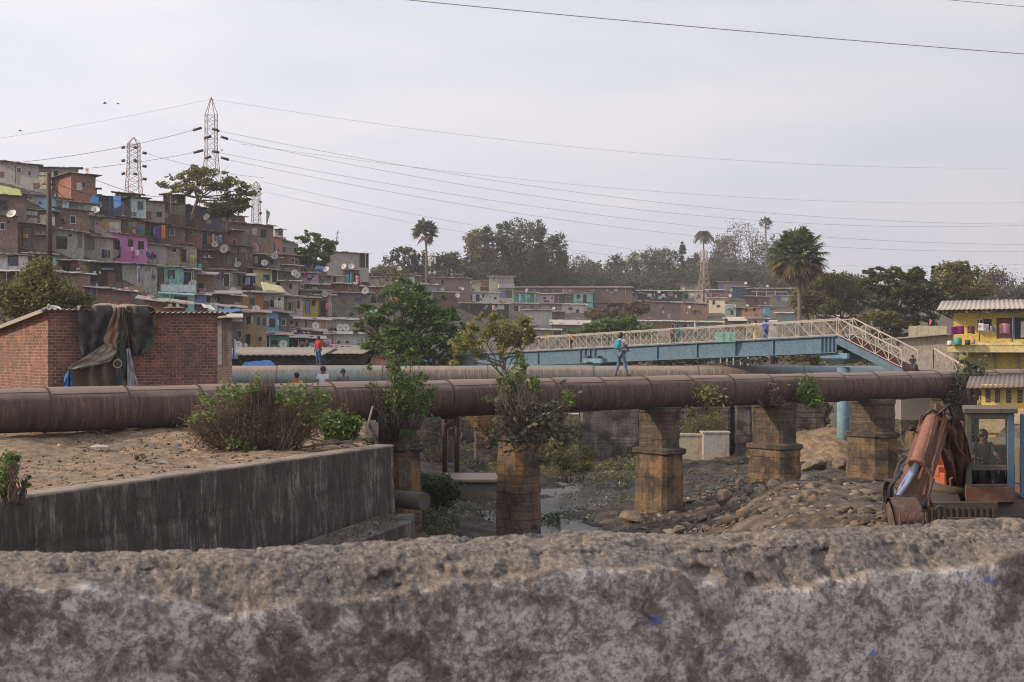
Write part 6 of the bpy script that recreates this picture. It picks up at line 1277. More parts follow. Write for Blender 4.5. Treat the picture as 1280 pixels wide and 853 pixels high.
T('bushy yellow green tree behind the brick hut at the left', 48, 400, 72, [(52, 345, 20, 18), (32, 362, 24, 18), (72, 366, 22, 18), (8, 372, 22, 16), (92, 374, 20, 12), (45, 380, 40, 18), (-15, 380, 20, 20), (60, 350, 12, 16), (105, 380, 14, 9)], 14000, .19, LM['olive'], .14, sub=.4, per=60, base=at(48, 431, 72)+Vector((0, 0, -2.4)))
T('big bright green tree standing in the middle before the settlement', 502, 452, 101, [(505, 372, 26, 18), (470, 385, 24, 8), (455, 402, 14, 8), (480, 408, 28, 14), (530, 382, 26, 18), (545, 404, 22, 18), (510, 420, 32, 18), (476, 432, 22, 13), (540, 432, 22, 14), (505, 444, 30, 10), (452, 384, 12, 4), (560, 420, 16, 14), (520, 362, 14, 12), (566, 396, 16, 10), (440, 392, 7, 3), (448, 410, 10, 6), (575, 440, 14, 12), (520, 452, 40, 8), (470, 448, 20, 8), (500, 352, 10, 5), (548, 372, 10, 5), (582, 408, 8, 5)], 17000, .30, LM['mid'], .25, sub=.36, flat=.7, per=60, base=at(502, 431, 101)+Vector((0, 0, -3.2)))
T('bare twiggy bush with pale dry leaves above the big green tree', 492, 400, 104, [(488, 356, 14, 14), (500, 348, 10, 8), (478, 366, 10, 8)], 800, .22, LM['greybrown'], .06, sub=.8, base=at(492, 431, 104)+Vector((0, 0, -3)), fork=.8)
T('yellow green tree rising between the two pipes', 637, 470, 79, [(600, 418, 22, 12), (628, 410, 26, 16), (655, 404, 18, 12), (572, 430, 14, 10), (612, 396, 20, 7), (644, 424, 24, 12), (584, 408, 14, 8), (666, 420, 10, 12), (570, 450, 8, 12), (600, 440, 12, 14), (650, 446, 9, 14), (622, 434, 12, 14), (590, 432, 10, 10)], 4300, .20, LM['yellowish'], .10, sub=.42, per=50, shell=.2, base=at(637, 431, 79)+Vector((0, 0, -6.5)), fork=.72)
T('small green tree on the scrubby slope before the far settlement', 760, 425, 160, [(760, 408, 22, 7), (742, 412, 18, 6), (782, 404, 18, 8), (800, 414, 20, 6), (720, 418, 14, 4)], 5200, .42, LM['mid'], .15, sub=.4, base=at(760, 436, 160))
T('reddish brown scrub tree on the slope right of the grey house', 765, 404, 205, [(750, 392, 22, 6), (785, 390, 20, 8), (800, 384, 14, 6)], 2600, .40, LM['brown'], .12, sub=.5, base=at(765, 405, 205))
T('dark green bush line below the left part of the footbridge', 840, 458, 140, [(780, 449, 26, 6), (830, 447, 30, 7), (870, 446, 24, 7), (1010, 442, 26, 8), (985, 446, 26, 6), (940, 449, 20, 4)], 6500, .35, LM['dark'], .12, sub=.4, name='hedge', base=at(840, 462, 140))
T('olive green thicket under the right end of the footbridge', 1030, 462, 128, [(995, 443, 24, 8), (1025, 446, 20, 8), (1085, 443, 22, 10)], 3200, .33, LM['olive'], .12, sub=.4, name='thicket', base=at(1030, 466, 128))
# right side trees
T('broad olive tree spreading behind the right end of the footbridge', 1055, 416, 185, [(1040, 352, 26, 10), (1020, 366, 24, 12), (1062, 360, 26, 13), (1038, 382, 30, 10), (1070, 378, 20, 12), (1008, 388, 16, 8), (1000, 374, 14, 10)], 10000, .42, LM['olive'], .28, sub=.4, per=50, base=at(1058, 440, 185))
T('large layered dark and olive tree behind the staircase', 1124, 440, 155, [(1108, 340, 26, 8), (1132, 342, 26, 9), (1095, 356, 22, 8), (1122, 362, 30, 11), (1150, 362, 24, 12), (1100, 378, 26, 7), (1135, 384, 30, 9), (1090, 397, 24, 5), (1120, 402, 30, 8), (1155, 398, 20, 10), (1168, 378, 16, 12), (1110, 418, 26, 8)], 19000, .40, leafmat('deep_olive_leaves', (.055, .07, .025), (.10, .11, .04), (.19, .18, .06)), .35, sub=.34, flat=.55, per=50, base=at(1124, 450, 155))
T('lighter green layered tree low beside the staircase', 1095, 440, 148, [(1085, 399, 22, 3.5), (1105, 393, 22, 4), (1078, 405, 14, 3), (1112, 404, 20, 5)], 4200, .34, LM['olive'], .16, sub=.4, flat=.5, base=at(1100, 448, 148))
T('loose crowned tree behind the grey and yellow buildings', 1195, 440, 175, [(1185, 336, 16, 7), (1200, 332, 18, 6), (1212, 342, 16, 8), (1190, 352, 24, 12), (1216, 362, 22, 12), (1180, 372, 22, 14), (1205, 384, 26, 12)], 10500, .40, LM['olive'], .3, sub=.4, base=at(1195, 450, 175))
T('narrow dark columnar tree poking above the right hand trees', 1167, 420, 190, [(1167, 338, 2.6, 6), (1167, 348, 3, 8), (1167, 360, 4, 8)], 1500, .35, LM['dark'], .14, shell=.2, base=at(1167, 445, 190))
T('pinkish bare crowned tree at the right horizon', 1245, 400, 230, [(1240, 344, 16, 7), (1252, 352, 16, 8), (1232, 356, 14, 8)], 1900, .42, LM['brown'], .2, sub=.8, base=at(1245, 440, 230))
T('grey green wooded crown at the right edge', 1275, 440, 210, [(1262, 372, 24, 12), (1290, 368, 26, 14), (1240, 376, 20, 12), (1280, 386, 30, 12), (1235, 390, 24, 10)], 9000, .42, LM['dusty'], .3, sub=.42, base=at(1275, 446, 210))
T('dark leafy tree at the water side left of the blue column', 1022, 560, 100, [(1022, 528, 13, 12), (1026, 512, 10, 10), (1016, 544, 12, 10)], 3600, .26, LM['dark'], .10, sub=.35, name='riverside_bush', base=at(1022, 562, 100))
# skyline trees of the far wood
SK = [(486, 332, 26, 330, 'greybrown'), (512, 309, 34, 330, 'dark'), (546, 318, 30, 325, 'dark'), (572, 316, 30, 340, 'dusty'), (594, 292, 22, 330, 'olive'), (612, 284, 20, 325, 'dark'), (630, 281, 20, 330, 'dark'), (650, 276, 26, 335, 'dusty'), (676, 279, 24, 340, 'dusty'), (692, 298, 20, 345, 'dark'), (705, 315, 16, 360, 'dark'), (722, 320, 22, 380, 'greybrown'), (744, 326, 22, 390, 'dusty'), (766, 322, 26, 400, 'dusty'), (790, 318, 26, 400, 'olive'), (812, 312, 26, 400, 'dusty'), (836, 315, 24, 400, 'dark'), (868, 318, 22, 400, 'dark'), (898, 300, 24, 400, 'dusty'), (918, 287, 26, 405, 'greybrown'), (940, 284, 28, 400, 'greybrown'), (962, 300, 26, 410, 'dusty'), (985, 318, 26, 410, 'dark'), (1012, 338, 30, 420, 'dark'), (1042, 342, 28, 430, 'dusty'), (1070, 346, 26, 430, 'dusty'), (1232, 352, 30, 430, 'dusty'), (1268, 356, 30, 430, 'dusty'), (668, 305, 24, 330, 'brown'), (605, 312, 18, 322, 'brown')]
KN = {'greybrown': 'thin greyish', 'dark': 'dark green', 'dusty': 'dusty green', 'olive': 'olive', 'brown': 'rusty brown'}
TL = ['thin leaved greyish tree far behind the long grey ridge house', 'rounded dark tree left of the tall fan palm', 'dark tree behind the antenna mast', 'dusty tree filling the dip right of the antenna mast', 'olive tree at the left shoulder of the tallest group of the far wood', 'tall dark creeper clad tree in the far wood', 'second tall dark tree right beside the creeper clad one', 'tallest airy tree of the far wood', 'airy tree on the right shoulder of the tallest group', 'dark bushy tree ending the tallest group of the far wood', 'small dark tree right below the tallest group', 'open twiggy tree in the low saddle of the far wood', 'dusty rounded tree right of the low saddle', 'dusty tree above the mint green house', 'olive tree above the long low white house', 'broad dusty tree above the washing row', 'dark tree left of the creeper column', 'dark tree between the creeper column and the thin feathery palm', 'dusty tree right of the thin feathery palm', 'bare branched tree on the left of the pale crowned pair', 'bare branched tree on the right of the pale crowned pair', 'dusty tree below the small distant fan palm', 'dark tree left of the big round headed palm', 'dark tree right behind the big round headed palm', 'dusty crown on the skyline over the broad olive tree', 'dusty crown on the skyline left of the large layered tree', 'distant dusty tree at the right horizon', 'rightmost distant dusty tree on the horizon', 'rusty brown patch of foliage inside the tallest group', 'rusty brown tree low at the left of the tallest group']
for i, (px, yt, w_, Y, kd) in enumerate(SK):
    Y = float(Yf(min(px, 1280)))+22+rnd(0, 14)+(30 if 700 < px else 0)
    k = Y/F; zg = gz(px, Y); yg = HY-zg/k; top = yt; cl = []; hh = max(10, yg-top)
    for j in range(10):
        t = (j/9)**1.2; cl.append((px+rnd(-.55, .55)*w_*(1 if j else .2), top+5+hh*.8*t+rnd(-2, 2), w_*rnd(.30, .48)*(1 if j else .8), max(5, min(12, hh*rnd(.12, .2)))))
    thin = kd == 'greybrown'
    T(TL[i], px, yg, Y, cl, 1500 if thin else 3400, .62 if thin else .7, LM[kd], .3, group='trees of the far wood', sub=.7 if thin else .42, tw=1.6)
T('narrow creeper covered column tree in the far wood', 853.5, 372, 415, [(853.5, 309, 4, 6), (853, 320, 4.5, 8), (853.5, 334, 5, 9), (853, 348, 6, 10)], 2600, .6, LM['dark'], .3, shell=.2, group='trees of the far wood')
# the far wood behind and between them reads as one mass
allv = []; allq = []; off = 0
def mass(pxs, ys, Ys, n, size):
    global off
    cl = []
    for px in pxs:
        for Y in Ys:
            Y = float(Yf(min(px, 1280)))+Y; zg = gz(px, Y); k = Y/F; zt = (HY-np.interp(px, [r[0] for r in ys], [r[1] for r in ys]))*k; hgt = max(3, zt-zg-1)
            cl.append(((px-CX)*k+rnd(-3, 3), Y+rnd(-6, 6), zg+hgt*rnd(.35, .6), rnd(4, 6.5), rnd(4, 6), hgt*rnd(.3, .45)))
    return leaf_geo(clump_points(cl, n, sub=.4), size)
SKY1 = [(470, 352), (500, 334), (540, 330), (575, 330), (600, 312), (660, 305), (700, 325), (760, 334), (840, 330), (900, 318), (960, 315), (1010, 345), (1100, 352), (1280, 362)]
v, q = mass(range(478, 1010, 13), SKY1, (24, 48, 80), 70000, .8)
ok = v[::4, 1] > 0
o1 = link('far_wood', npmesh('far_wood', v, q, leafmat('far_wood_leaves', (.050, .060, .030), (.095, .095, .05), (.15, .12, .075)))); tag(o1, 'dense wood covering the ridge behind the far settlement', 'wood', kind='stuff')
v, q = mass(range(1010, 1330, 16), [(1000, 350), (1100, 352), (1280, 362)], (20, 70), 26000, .85)
tag(link('far_wood', npmesh('far_wood', v, q, leafmat('far_wood_leaves', (.05, .06, .03), (.09, .09, .05)))), 'hazy wood on the right horizon behind the yellow building', 'wood', kind='stuff')
# scrub scattered on the slopes and waterside weeds (uncountable)
def scrub(name, label, regions, n, size, mat, hh=.5):
    P = []
    tot = sum(r[4] for r in regions)
    for x0, x1, Y0, Y1, w_ in regions:
        m_ = int(n*w_/tot); px = RNG.uniform(x0, x1, m_); Y = RNG.uniform(Y0, Y1, m_); X_ = (px-CX)/F*Y; c_ = vn(X_/2.2+5, Y/2.2) > .5
        px, Y, X_ = px[c_], Y[c_], X_[c_]; P.append(np.stack([X_, Y, Hgt(px, Y)+RNG.uniform(0, hh, len(px))**1.0+.05], -1))
    P = np.concatenate(P); v, q = leaf_geo(P, size, up=.1)
    tag(link(name, npmesh(name, v, q, mat)), label, 'undergrowth', kind='stuff')
scrub('weeds', 'dull green weeds growing over the banks behind the piers', [(505, 600, 80, 125, 2), (610, 830, 76, 120, 4), (700, 1000, 95, 150, 4), (1150, 1240, 75, 110, 1)], 34000, .19, LM['olive'], .4)
scrub('weeds', 'dry brown scrub on the slopes below the settlement', [(720, 840, 130, 250, 4), (820, 1100, 120, 200, 3), (420, 640, 110, 160, 3)], 20000, .34, LM['brown'], .5)
scrub('weeds', 'dark leafy plants at the foot of the streaked wall and first pier', [(508, 545, 50, 66, 3), (500, 575, 44, 60, 2), (672, 700, 54, 60, 1)], 7000, .14, LM['dark'], .45)
scrub('grass', 'bright long grass beside the concrete ledge', [(512, 550, 42, 52, 1)], 5000, .12, LM['bright'], .18)
scrub('grass', 'vivid green grass patch seen far under the pipe', [(872, 930, 118, 134, 3), (800, 812, 118, 134, .6)], 26000, .20, leafmat('vivid_grass', (.05, .16, .05), (.08, .24, .07)), .35)
for c_, l_, n_ in (((.36, .34, .32), 'pale', 900), ((.05, .10, .30), 'blue', 160), ((.30, .05, .04), 'red', 140), ((.03, .03, .03), 'black', 900), ((.20, .13, .08), 'brown', 900)):
    scrub('litter', l_+' scraps of rubbish strewn over the riverbed', [(505, 780, 56, 100, 5), (780, 1000, 40, 90, 5), (1000, 1120, 30, 60, 1)], n_, .17, plain('litter_'+l_, c_, .8, var=.4), .08)
scrub('weeds', 'low green plants between the stones of the riverbed', [(505, 620, 56, 95, 3), (690, 800, 58, 90, 4), (800, 960, 52, 90, 3), (1010, 1120, 62, 90, 1)], 9000, .13, LM['dark'], .2)
# ------------------------------------------------------------------ bushes by the pipe
def bush(label, lumps, n, size, mat, Yc, stems=None, name='bush', zb=None, st=14, **kw):
    cx_ = np.mean([l[0] for l in lumps]); b = at(cx_, HY, Yc); zb = gz(cx_, Yc) if zb is None else zb; b.z = zb; root = thing(name, label, 'bush', b); k = Yc/F; cs = []
    for l in lumps: p = at(l[0], l[1], Yc); cs.append((p.x-b.x, (l[4] if len(l) > 4 else rnd(-.3, .3)), p.z-b.z, l[2]*k, l[2]*k*.8, l[3]*k))
    foliage('foliage', cs, n, size, mat, root, **kw)
    m = MB()
    for c in cs:
        for _ in range(st): s0 = Vector((c[0]*.5+rnd(-.4, .4)*c[3], c[1]*.5, 0)); e = Vector((c[0]+rnd(-1, 1)*c[3], c[1]+rnd(-.8, .8)*c[4], c[2]+rnd(-.2, 1.1)*c[5])); m.tube(limb_pts(s0, e, 6, .07), [.022, .018, .014, .01, .007, .004], 4)
    m.build('stems', plain('dry_stems', (.14, .10, .075), .95), root); return root
bush('big tangled heap of dry brown creeper in front of the rusty pipe', [(290, 532, 50, 26), (318, 512, 34, 26), (262, 540, 30, 26), (340, 530, 34, 26), (312, 548, 40, 14), (380, 528, 24, 22), (330, 484, 16, 12)], 17000, .065, LM['brown'], 39.4, zb=-2.9, st=150, sub=.5, shell=.3, per=30)
bush('fresh green leafy shoots growing through the dry creeper heap', [(286, 492, 24, 12), (262, 508, 14, 12), (242, 524, 13, 7), (320, 482, 14, 10), (368, 492, 20, 14), (392, 498, 16, 18), (350, 505, 14, 10), (300, 556, 18, 8), (412, 500, 8, 4), (380, 470+46, 14, 12)], 1200, .14, LM['bright'], 39.1, zb=-2.9, st=6, sub=.7)
bush('leafy green weeds at the end of the wall top', [(425, 532, 24, 14), (405, 524, 14, 10), (446, 530, 10, 12), (430, 546, 18, 8), (382, 556, 16, 6), (462, 554, 12, 6)], 2300, .14, LM['bright'], 41.6, zb=-2.9, st=10, sub=.45)
bush('climber with mid green leaves covering the narrow dark pier', [(508, 495, 26, 22), (498, 470, 14, 16), (525, 505, 14, 16), (490, 520, 14, 16), (506, 545, 8, 20), (488, 452, 9, 14), (515, 444, 7, 14), (466, 486, 9, 8), (540, 490, 8, 6), (462, 462, 6, 6), (528, 470, 10, 8)], 2900, .14, LM['mid'], 48.6, zb=-2.9, st=8, sub=.45, per=14)
bush('large leaved creeper hanging over the pier by the water', [(650, 500, 22, 20), (672, 522, 28, 18), (640, 535, 20, 18), (690, 515, 22, 14), (662, 548, 30, 16), (705, 548, 18, 20), (640, 480, 14, 18), (618, 540, 12, 14), (720, 492, 8, 5), (680, 570, 10, 12), (612, 500, 10, 8), (700, 480, 8, 8), (725, 540, 8, 10), (608, 560, 8, 10)], 1300, .23, leafmat('large_pale_leaves', (.07, .08, .045), (.13, .135, .07), (.20, .20, .12)), 50.4, zb=-2.9, st=9, sub=.7, per=7)
bush('yellow green shoots at the top of the large leaved creeper', [(642, 476, 10, 12), (665, 480, 10, 8), (622, 478, 8, 5), (712, 500, 7, 7), (652, 458, 8, 8)], 700, .15, LM['bright'], 50.0, zb=-2.5, st=8, sub=.6)
bush('sparse sapling with round pale leaves on the side of the rusty pipe', [(878, 500, 16, 14), (868, 515, 12, 8), (890, 488, 8, 7)], 170, .20, LM['yellowish'], 58.2, zb=-2.7, st=7, sub=.9)
bush('dark clump of leaves clinging to the rusty pipe above the stained pier', [(1008, 488, 12, 14), (1016, 500, 8, 10)], 750, .17, LM['mid'], 61.6, zb=-2.6, st=8, sub=.55)
bush('small hanging tuft left of the dark clump on the pipe', [(966, 492, 6, 14), (975, 505, 7, 8), (944, 494, 3, 9)], 230, .16, LM['dusty'], 60.5, zb=-2.6, st=6, sub=.7)
bush('straggly leafy shrub before the yellow building on the pipe', [(1212, 470, 16, 14), (1200, 486, 12, 16), (1225, 462, 10, 10), (1205, 455, 8, 8), (1190, 500, 10, 12)], 1500, .20, LM['dusty'], 69.0, zb=-4.6, st=14, sub=.5)
bush('yellow flowering bush under the yellow balcony', [(1205, 452, 4, 7), (1208, 460, 4, 5)], 500, .16, leafmat('yellow_flowers', (.50, .46, .05), (.66, .60, .08)), 86, zb=-3.4, st=4, sub=.6)
bush('small leafy plant growing at the left edge of the bank', [(8, 590, 12, 20), (20, 575, 10, 8), (2, 610, 12, 12), (30, 600, 6, 8)], 1100, .075, LM['mid'], 25.6, zb=-2.9, st=12, sub=.5)
bush('little low weed growing in the middle of the bank', [(178, 571, 7, 5)], 260, .06, LM['olive'], 36, zb=-2.78, st=6)
bush('orange brown ivy on the rubble pier right of the tall ochre pier', [(870, 535, 20, 14), (895, 528, 14, 12), (862, 550, 12, 10)], 2600, .12, LM['olive'], 85.4, zb=-5, st=10, sub=.5)
bush('orange leaved creeper on the narrow grey stone pier', [(596, 520, 16, 12), (610, 540, 10, 18)], 1500, .14, leafmat('orange_leaves', (.26, .15, .05), (.34, .22, .08)), 83.2, zb=-5, st=8, sub=.5)
bush('dark green leafy mass beside the stub of concrete pipe', [(545, 606, 22, 10), (560, 618, 14, 12), (528, 602, 14, 8), (540, 624, 14, 8)], 3600, .16, LM['dark'], 58, zb=-6.9, st=6, sub=.45)
bush('tangle of thin bushes seen between the first two piers', [(545, 525, 24, 18), (530, 545, 20, 16), (560, 510, 16, 12), (575, 530, 10, 12)], 4200, .14, LM['dusty'], 76, zb=-6.3, st=10, sub=.6)
bush('low green weeds on the bank right of the overgrown pier', [(705, 545, 16, 10), (690, 570, 22, 12), (720, 580, 22, 8), (735, 565, 12, 8)], 3400, .16, LM['olive'], 72, zb=-7.0, st=6, sub=.5)
# ------------------------------------------------------------------ people
def skin_mesh(name, J, E, R, mat, parent, root='pelvis', sub=2, extra=None):
    ks = list(J.keys()); me = bpy.data.meshes.new('tmp'); me.from_pydata([J[k] for k in ks], [(ks.index(a), ks.index(b)) for a, b in E], [])
    o = bpy.data.objects.new('tmp', me); COL.objects.link(o); o.modifiers.new('s', 'SKIN')
    for i, k_ in enumerate(ks):
        r = R[k_]; sv = me.skin_vertices[0].data[i]; sv.radius = (r, r) if not hasattr(r, '__len__') else r; sv.use_root = (k_ == root)
    sd = o.modifiers.new('u', 'SUBSURF'); sd.levels = sub; sd.render_levels = sub
    dg = bpy.context.evaluated_depsgraph_get(); dg.update(); nm = bpy.data.meshes.new_from_object(o.evaluated_get(dg)); bpy.data.objects.remove(o); nm.name = name
    if extra:   # add fingers and face to the same mesh
        import bmesh
        bm = bmesh.new(); bm.from_mesh(nm); t2 = bpy.data.meshes.new('t2'); t2.from_pydata(extra.v, [], extra.f); bm.from_mesh(t2); bm.to_mesh(nm); bm.free()
    nm.polygons.foreach_set('use_smooth', [True]*len(nm.polygons)); nm.materials.clear(); nm.materials.append(mat)
    return link(name, nm, parent)
SK1 = plain('brown_skin', (.17, .085, .05), .6, var=.1); HAIR = plain('black_hair', (.012, .010, .010), .5)
BASE = dict(pelvis=(0, 0, .53), spine=(0, 0, .63), chest=(0, .005, .74), neck=(0, 0, .835), jaw=(0, .012, .875), head=(0, .012, .925), crown=(0, .0, .965),
  sl=(-.105, 0, .80), el=(-.13, 0, .64), wl=(-.14, .03, .50), hl=(-.145, .045, .455), sr=(.105, 0, .80), er=(.13, 0, .64), wr=(.14, .03, .50), hr=(.145, .045, .455),
  pl=(-.05, 0, .50), kl=(-.055, .01, .28), al=(-.06, -.01, .045), tl=(-.065, .08, .02), pr=(.05, 0, .50), kr=(.055, .01, .28), ar=(.06, -.01, .045), tr=(.065, .08, .02))
RB = dict(pelvis=.072, spine=.066, chest=.078, neck=.030, jaw=.040, head=.052, crown=.030, sl=.036, el=.024, wl=.017, hl=.020, sr=.036, er=.024, wr=.017, hr=.020, pl=.052, kl=.034, al=.022, tl=.018, pr=.052, kr=.034, ar=.022, tr=.018)
EB = [('pelvis', 'spine'), ('spine', 'chest'), ('chest', 'neck'), ('neck', 'jaw'), ('jaw', 'head'), ('head', 'crown'), ('chest', 'sl'), ('sl', 'el'), ('el', 'wl'), ('wl', 'hl'), ('chest', 'sr'), ('sr', 'er'), ('er', 'wr'), ('wr', 'hr'), ('pelvis', 'pl'), ('pl', 'kl'), ('kl', 'al'), ('al', 'tl'), ('pelvis', 'pr'), ('pr', 'kr'), ('kr', 'ar'), ('ar', 'tr')]
def person(label, loc, rotz, H, top, bottom, pose=None, shorts=False, long_sleeve=False, hair=HAIR, group=None, dress=False, long_hair=False):
    root = thing('person', label, 'person', loc, rotz, group); J = dict(BASE); J.update(pose or {})
    S_ = lambda v: tuple(x*H for x in v); JJ = {k: S_(v) for k, v in J.items()}; RR = {k: r*H for k, r in RB.items()}
    ex = MB()
    for s_, w_, h_ in (('l', 'wl', 'hl'), ('r', 'wr', 'hr')):
        a = Vector(JJ[w_]); b = Vector(JJ[h_]); d = (b-a).normalized(); x = d.cross(Vector((0, 1, .2))).normalized(); y = x.cross(d).normalized(); sg = -1 if s_ == 'l' else 1
        for i, ln in enumerate((.038, .044, .041, .032)):
            o0 = b+x*(i-1.5)*.0085*H+d*.008*H; p1 = o0+d*ln*.55*H+y*.004*H; p2 = o0+d*ln*H+y*.016*H; ex.tube([o0, p1, p2], [.0048*H, .0044*H, .0032*H], 6)
        o0 = a+d*.012*H+x*.012*H*-1; ex.tube([o0, o0-x*.018*H+d*.018*H, o0-x*.022*H+d*.036*H+y*.01*H], [.006*H, .005*H, .0036*H], 6)
    hd = Vector(JJ['head']); nk = Vector(JJ['jaw']); up = (Vector(JJ['crown'])-nk).normalized(); fw = Vector((0, 1, 0)) if 'face' not in J else Vector(J['face']).normalized(); sd = fw.cross(up).normalized()
    c_ = hd*.6+nk*.4
    ex.tube([c_+fw*.045*H+up*.010*H, c_+fw*.066*H-up*.006*H, c_+fw*.050*H-up*.012*H], [.005*H, .009*H, .006*H], 6)          # nose
    for s_ in (-1, 1): ex.ball(c_+sd*s_*.052*H+up*.0*H, .013*H, 6, 5, (.5, .8, 1.2))                                       # ears
    ex.tube([c_+fw*.050*H-up*.024*H-sd*.014*H, c_+fw*.054*H-up*.024*H, c_+fw*.050*H-up*.024*H+sd*.014*H], [.003*H, .005*H, .003*H], 5)
    JB = {k: v for k, v in JJ.items() if k != 'face'}
    skin_mesh('body', JB, EB, RR, SK1, root, extra=ex)
    e = MB()
    for s_ in (-1, 1): e.ball(c_+fw*.049*H+up*.014*H+sd*s_*.019*H, .007*H, 6, 5)
    e.build('eyes', plain('eye_dark', (.02, .015, .012), .3), root)
    hb = MB(); hc = hd*.75+Vector(JJ['crown'])*.25-fw*.010*H; hb.ball(hc, .062*H, 12, 8, (.98, 1.06, .98)); hb.ball(hc-fw*.018*H-up*.028*H, .052*H, 10, 7, (1, .9, 1))
    if long_hair: hb.tube([hc-fw*.04*H, hc-fw*.06*H-up*.08*H, hc-fw*.06*H-up*.2*H], [.04*H, .035*H, .015*H], 8)
    ho = hb.build('hair', hair, root)
    if top:
        ks = ['pelvis', 'spine', 'chest', 'sl', 'sr', 'el', 'er']; JS = {k: JJ[k] for k in ks}; JS['collar'] = tuple(Vector(JJ['chest']).lerp(Vector(JJ['neck']), .62)); E = [('pelvis', 'spine'), ('spine', 'chest'), ('chest', 'collar'), ('chest', 'sl'), ('sl', 'el'), ('chest', 'sr'), ('sr', 'er')]
        RS = {k: RR.get(k, .05*H)*1.22 for k in JS}; RS['pelvis'] = .088*H; RS['spine'] = .083*H; RS['chest'] = .092*H; RS['collar'] = .042*H; RS['el'] = RS['er'] = .033*H; RS['sl'] = RS['sr'] = .045*H
        if long_sleeve: JS['wl'] = JJ['wl']; JS['wr'] = JJ['wr']; E += [('el', 'wl'), ('er', 'wr')]; RS['wl'] = RS['wr'] = .025*H
        else:
            for a, b in (('sl', 'el'), ('sr', 'er')): JS[b] = tuple(Vector(JJ[a]).lerp(Vector(JJ[b]), .72))
        skin_mesh('shirt', JS, E, RS, plain('shirt_%02x%02x%02x' % tuple(int(x*255) for x in top), top, .9, var=.2, sc=9), root)
    if bottom:
        ks = ['pelvis', 'pl', 'pr', 'kl', 'kr', 'al', 'ar']; JS = {k: JJ[k] for k in ks}; E = [('pelvis', 'pl'), ('pl', 'kl'), ('kl', 'al'), ('pelvis', 'pr'), ('pr', 'kr'), ('kr', 'ar')]; RS = {k: RR[k]*1.25 for k in JS}; RS['pelvis'] = .082*H; RS['al'] = RS['ar'] = .031*H; RS['kl'] = RS['kr'] = .044*H
        if dress: RS['al'] = RS['ar'] = .06*H; RS['kl'] = RS['kr'] = .07*H
        if shorts: JS.pop('al'); JS.pop('ar'); E = [q for q in E if 'al' not in q and 'ar' not in q]
        else:
            for a, b in (('kl', 'al'), ('kr', 'ar')): JS[b] = tuple(Vector(JJ[a]).lerp(Vector(JJ[b]), .93))
        skin_mesh('trousers', JS, E, RS, plain('trousers_%02x%02x%02x' % tuple(int(x*255) for x in bottom), bottom, .9, var=.2, sc=9), root)
    for s_, a, t_ in (('l', 'al', 'tl'), ('r', 'ar', 'tr')):
        m = MB(); A = Vector(JJ[a]); Tt = Vector(JJ[t_]); d = (Tt-A); d.z = 0; d.normalize(); m.tube([A-d*.025*H-Vector((0, 0, .022*H)), A+d*.02*H-Vector((0, 0, .018*H)), Tt+d*.02*H], [.024*H, .028*H, .016*H], 8)
        m.build('shoe', plain('worn_sandal', (.12, .07, .05), .8), root)
    return root
Yq = pipeY(775); q = at(776, 431, Yq); feet = Vector((q.x, q.y+.05, -1.245))
walk = dict(pl=(-.05, 0, .50), kl=(-.075, .03, .28), al=(-.115, -.05, .05), tl=(-.125, .03, .02), pr=(.05, 0, .50), kr=(.085, .04, .28), ar=(.14, .06, .05), tr=(.15, .145, .02), er=(.135, .06, .66), wr=(.10, .15, .58), hr=(.09, .185, .56), el=(-.12, .07, .66), wl=(-.04, .15, .585), hl=(.0, .175, .57), head=(.0, .02, .92), crown=(0, .015, .962))
person('boy with a blue backpack and jeans standing on the rusty pipe', feet, -.75, 1.76, (.62, .52, .47), (.09, .15, .22), walk)
r_ = Matrix.Rotation(-.75, 4, 'Z'); m = MB(); H = 1.76
pk = [(-.085, -.075, .60), (.085, -.075, .60), (.09, -.17, .60), (-.09, -.17, .60), (-.08, -.075, .82), (.08, -.075, .82), (.065, -.135, .83), (-.065, -.135, .83)]
m.hexa([feet+(r_ @ (Vector(p)*H)) for p in pk]); pk2 = [(-.06, -.17, .62), (.06, -.17, .62), (.055, -.195, .62), (-.055, -.195, .62), (-.06, -.165, .71), (.06, -.165, .71), (.055, -.185, .71), (-.055, -.185, .71)]
bp = thing('backpack', 'teal blue backpack worn by the boy on the rusty pipe', 'backpack', feet+(r_ @ Vector((0, -.12*H, .60*H)))); TB = plain('teal_fabric', (.03, .24, .33), .8, var=.2)
m.build('main_bag', TB, bp, world=True, bevel=.05); m = MB(); m.hexa([feet+(r_ @ (Vector(p)*H)) for p in pk2]); m.build('front_pocket', TB, bp, world=True, bevel=.02)
for s_ in (-1, 1):
    m = MB(); m.tube([feet+(r_ @ (Vector(p)*H)) for p in ((s_*.065, -.08, .81), (s_*.07, -.02, .872), (s_*.07, .075, .83), (s_*.072, .10, .74), (s_*.08, .05, .66), (s_*.085, -.08, .62))], .014*H, 6); m.build('strap', TB, bp, world=True)
def stand(label, px, pyf, Y, rot, H, top, bot, **kw): return person(label, at(px, pyf, Y), rot, H, top, bot, **kw)
stand('boy in a red shirt and blue jeans standing on the pale pipe', 398, 456.8, 87, 2.6, 1.82, (.42, .02, .03), (.03, .09, .20))
idl = dict(el=(-.12, .06, .66), wl=(-.06, .15, .62), hl=(-.03, .17, .62), er=(.12, .06, .66), wr=(.06, .15, .6), hr=(.03, .17, .6))
for l, px, y, Hh, tp, rt in (('boy in a red top whose head shows between the pipes', 371, 464.5, 1.55, (.45, .05, .03), .4), ('boy in a pale blue white shirt between the pipes', 404, 457, 1.72, (.50, .53, .62), 2.7), ('boy in a dark printed shirt between the pipes', 428.5, 460.3, 1.66, (.10, .09, .13), 3.3)):
    Y = pipeY(px)+2.0; c_ = at(px, y, Y); person(l, (c_.x, c_.y, c_.z-Hh), rt, Hh, tp, (.1, .12, .2), idl)
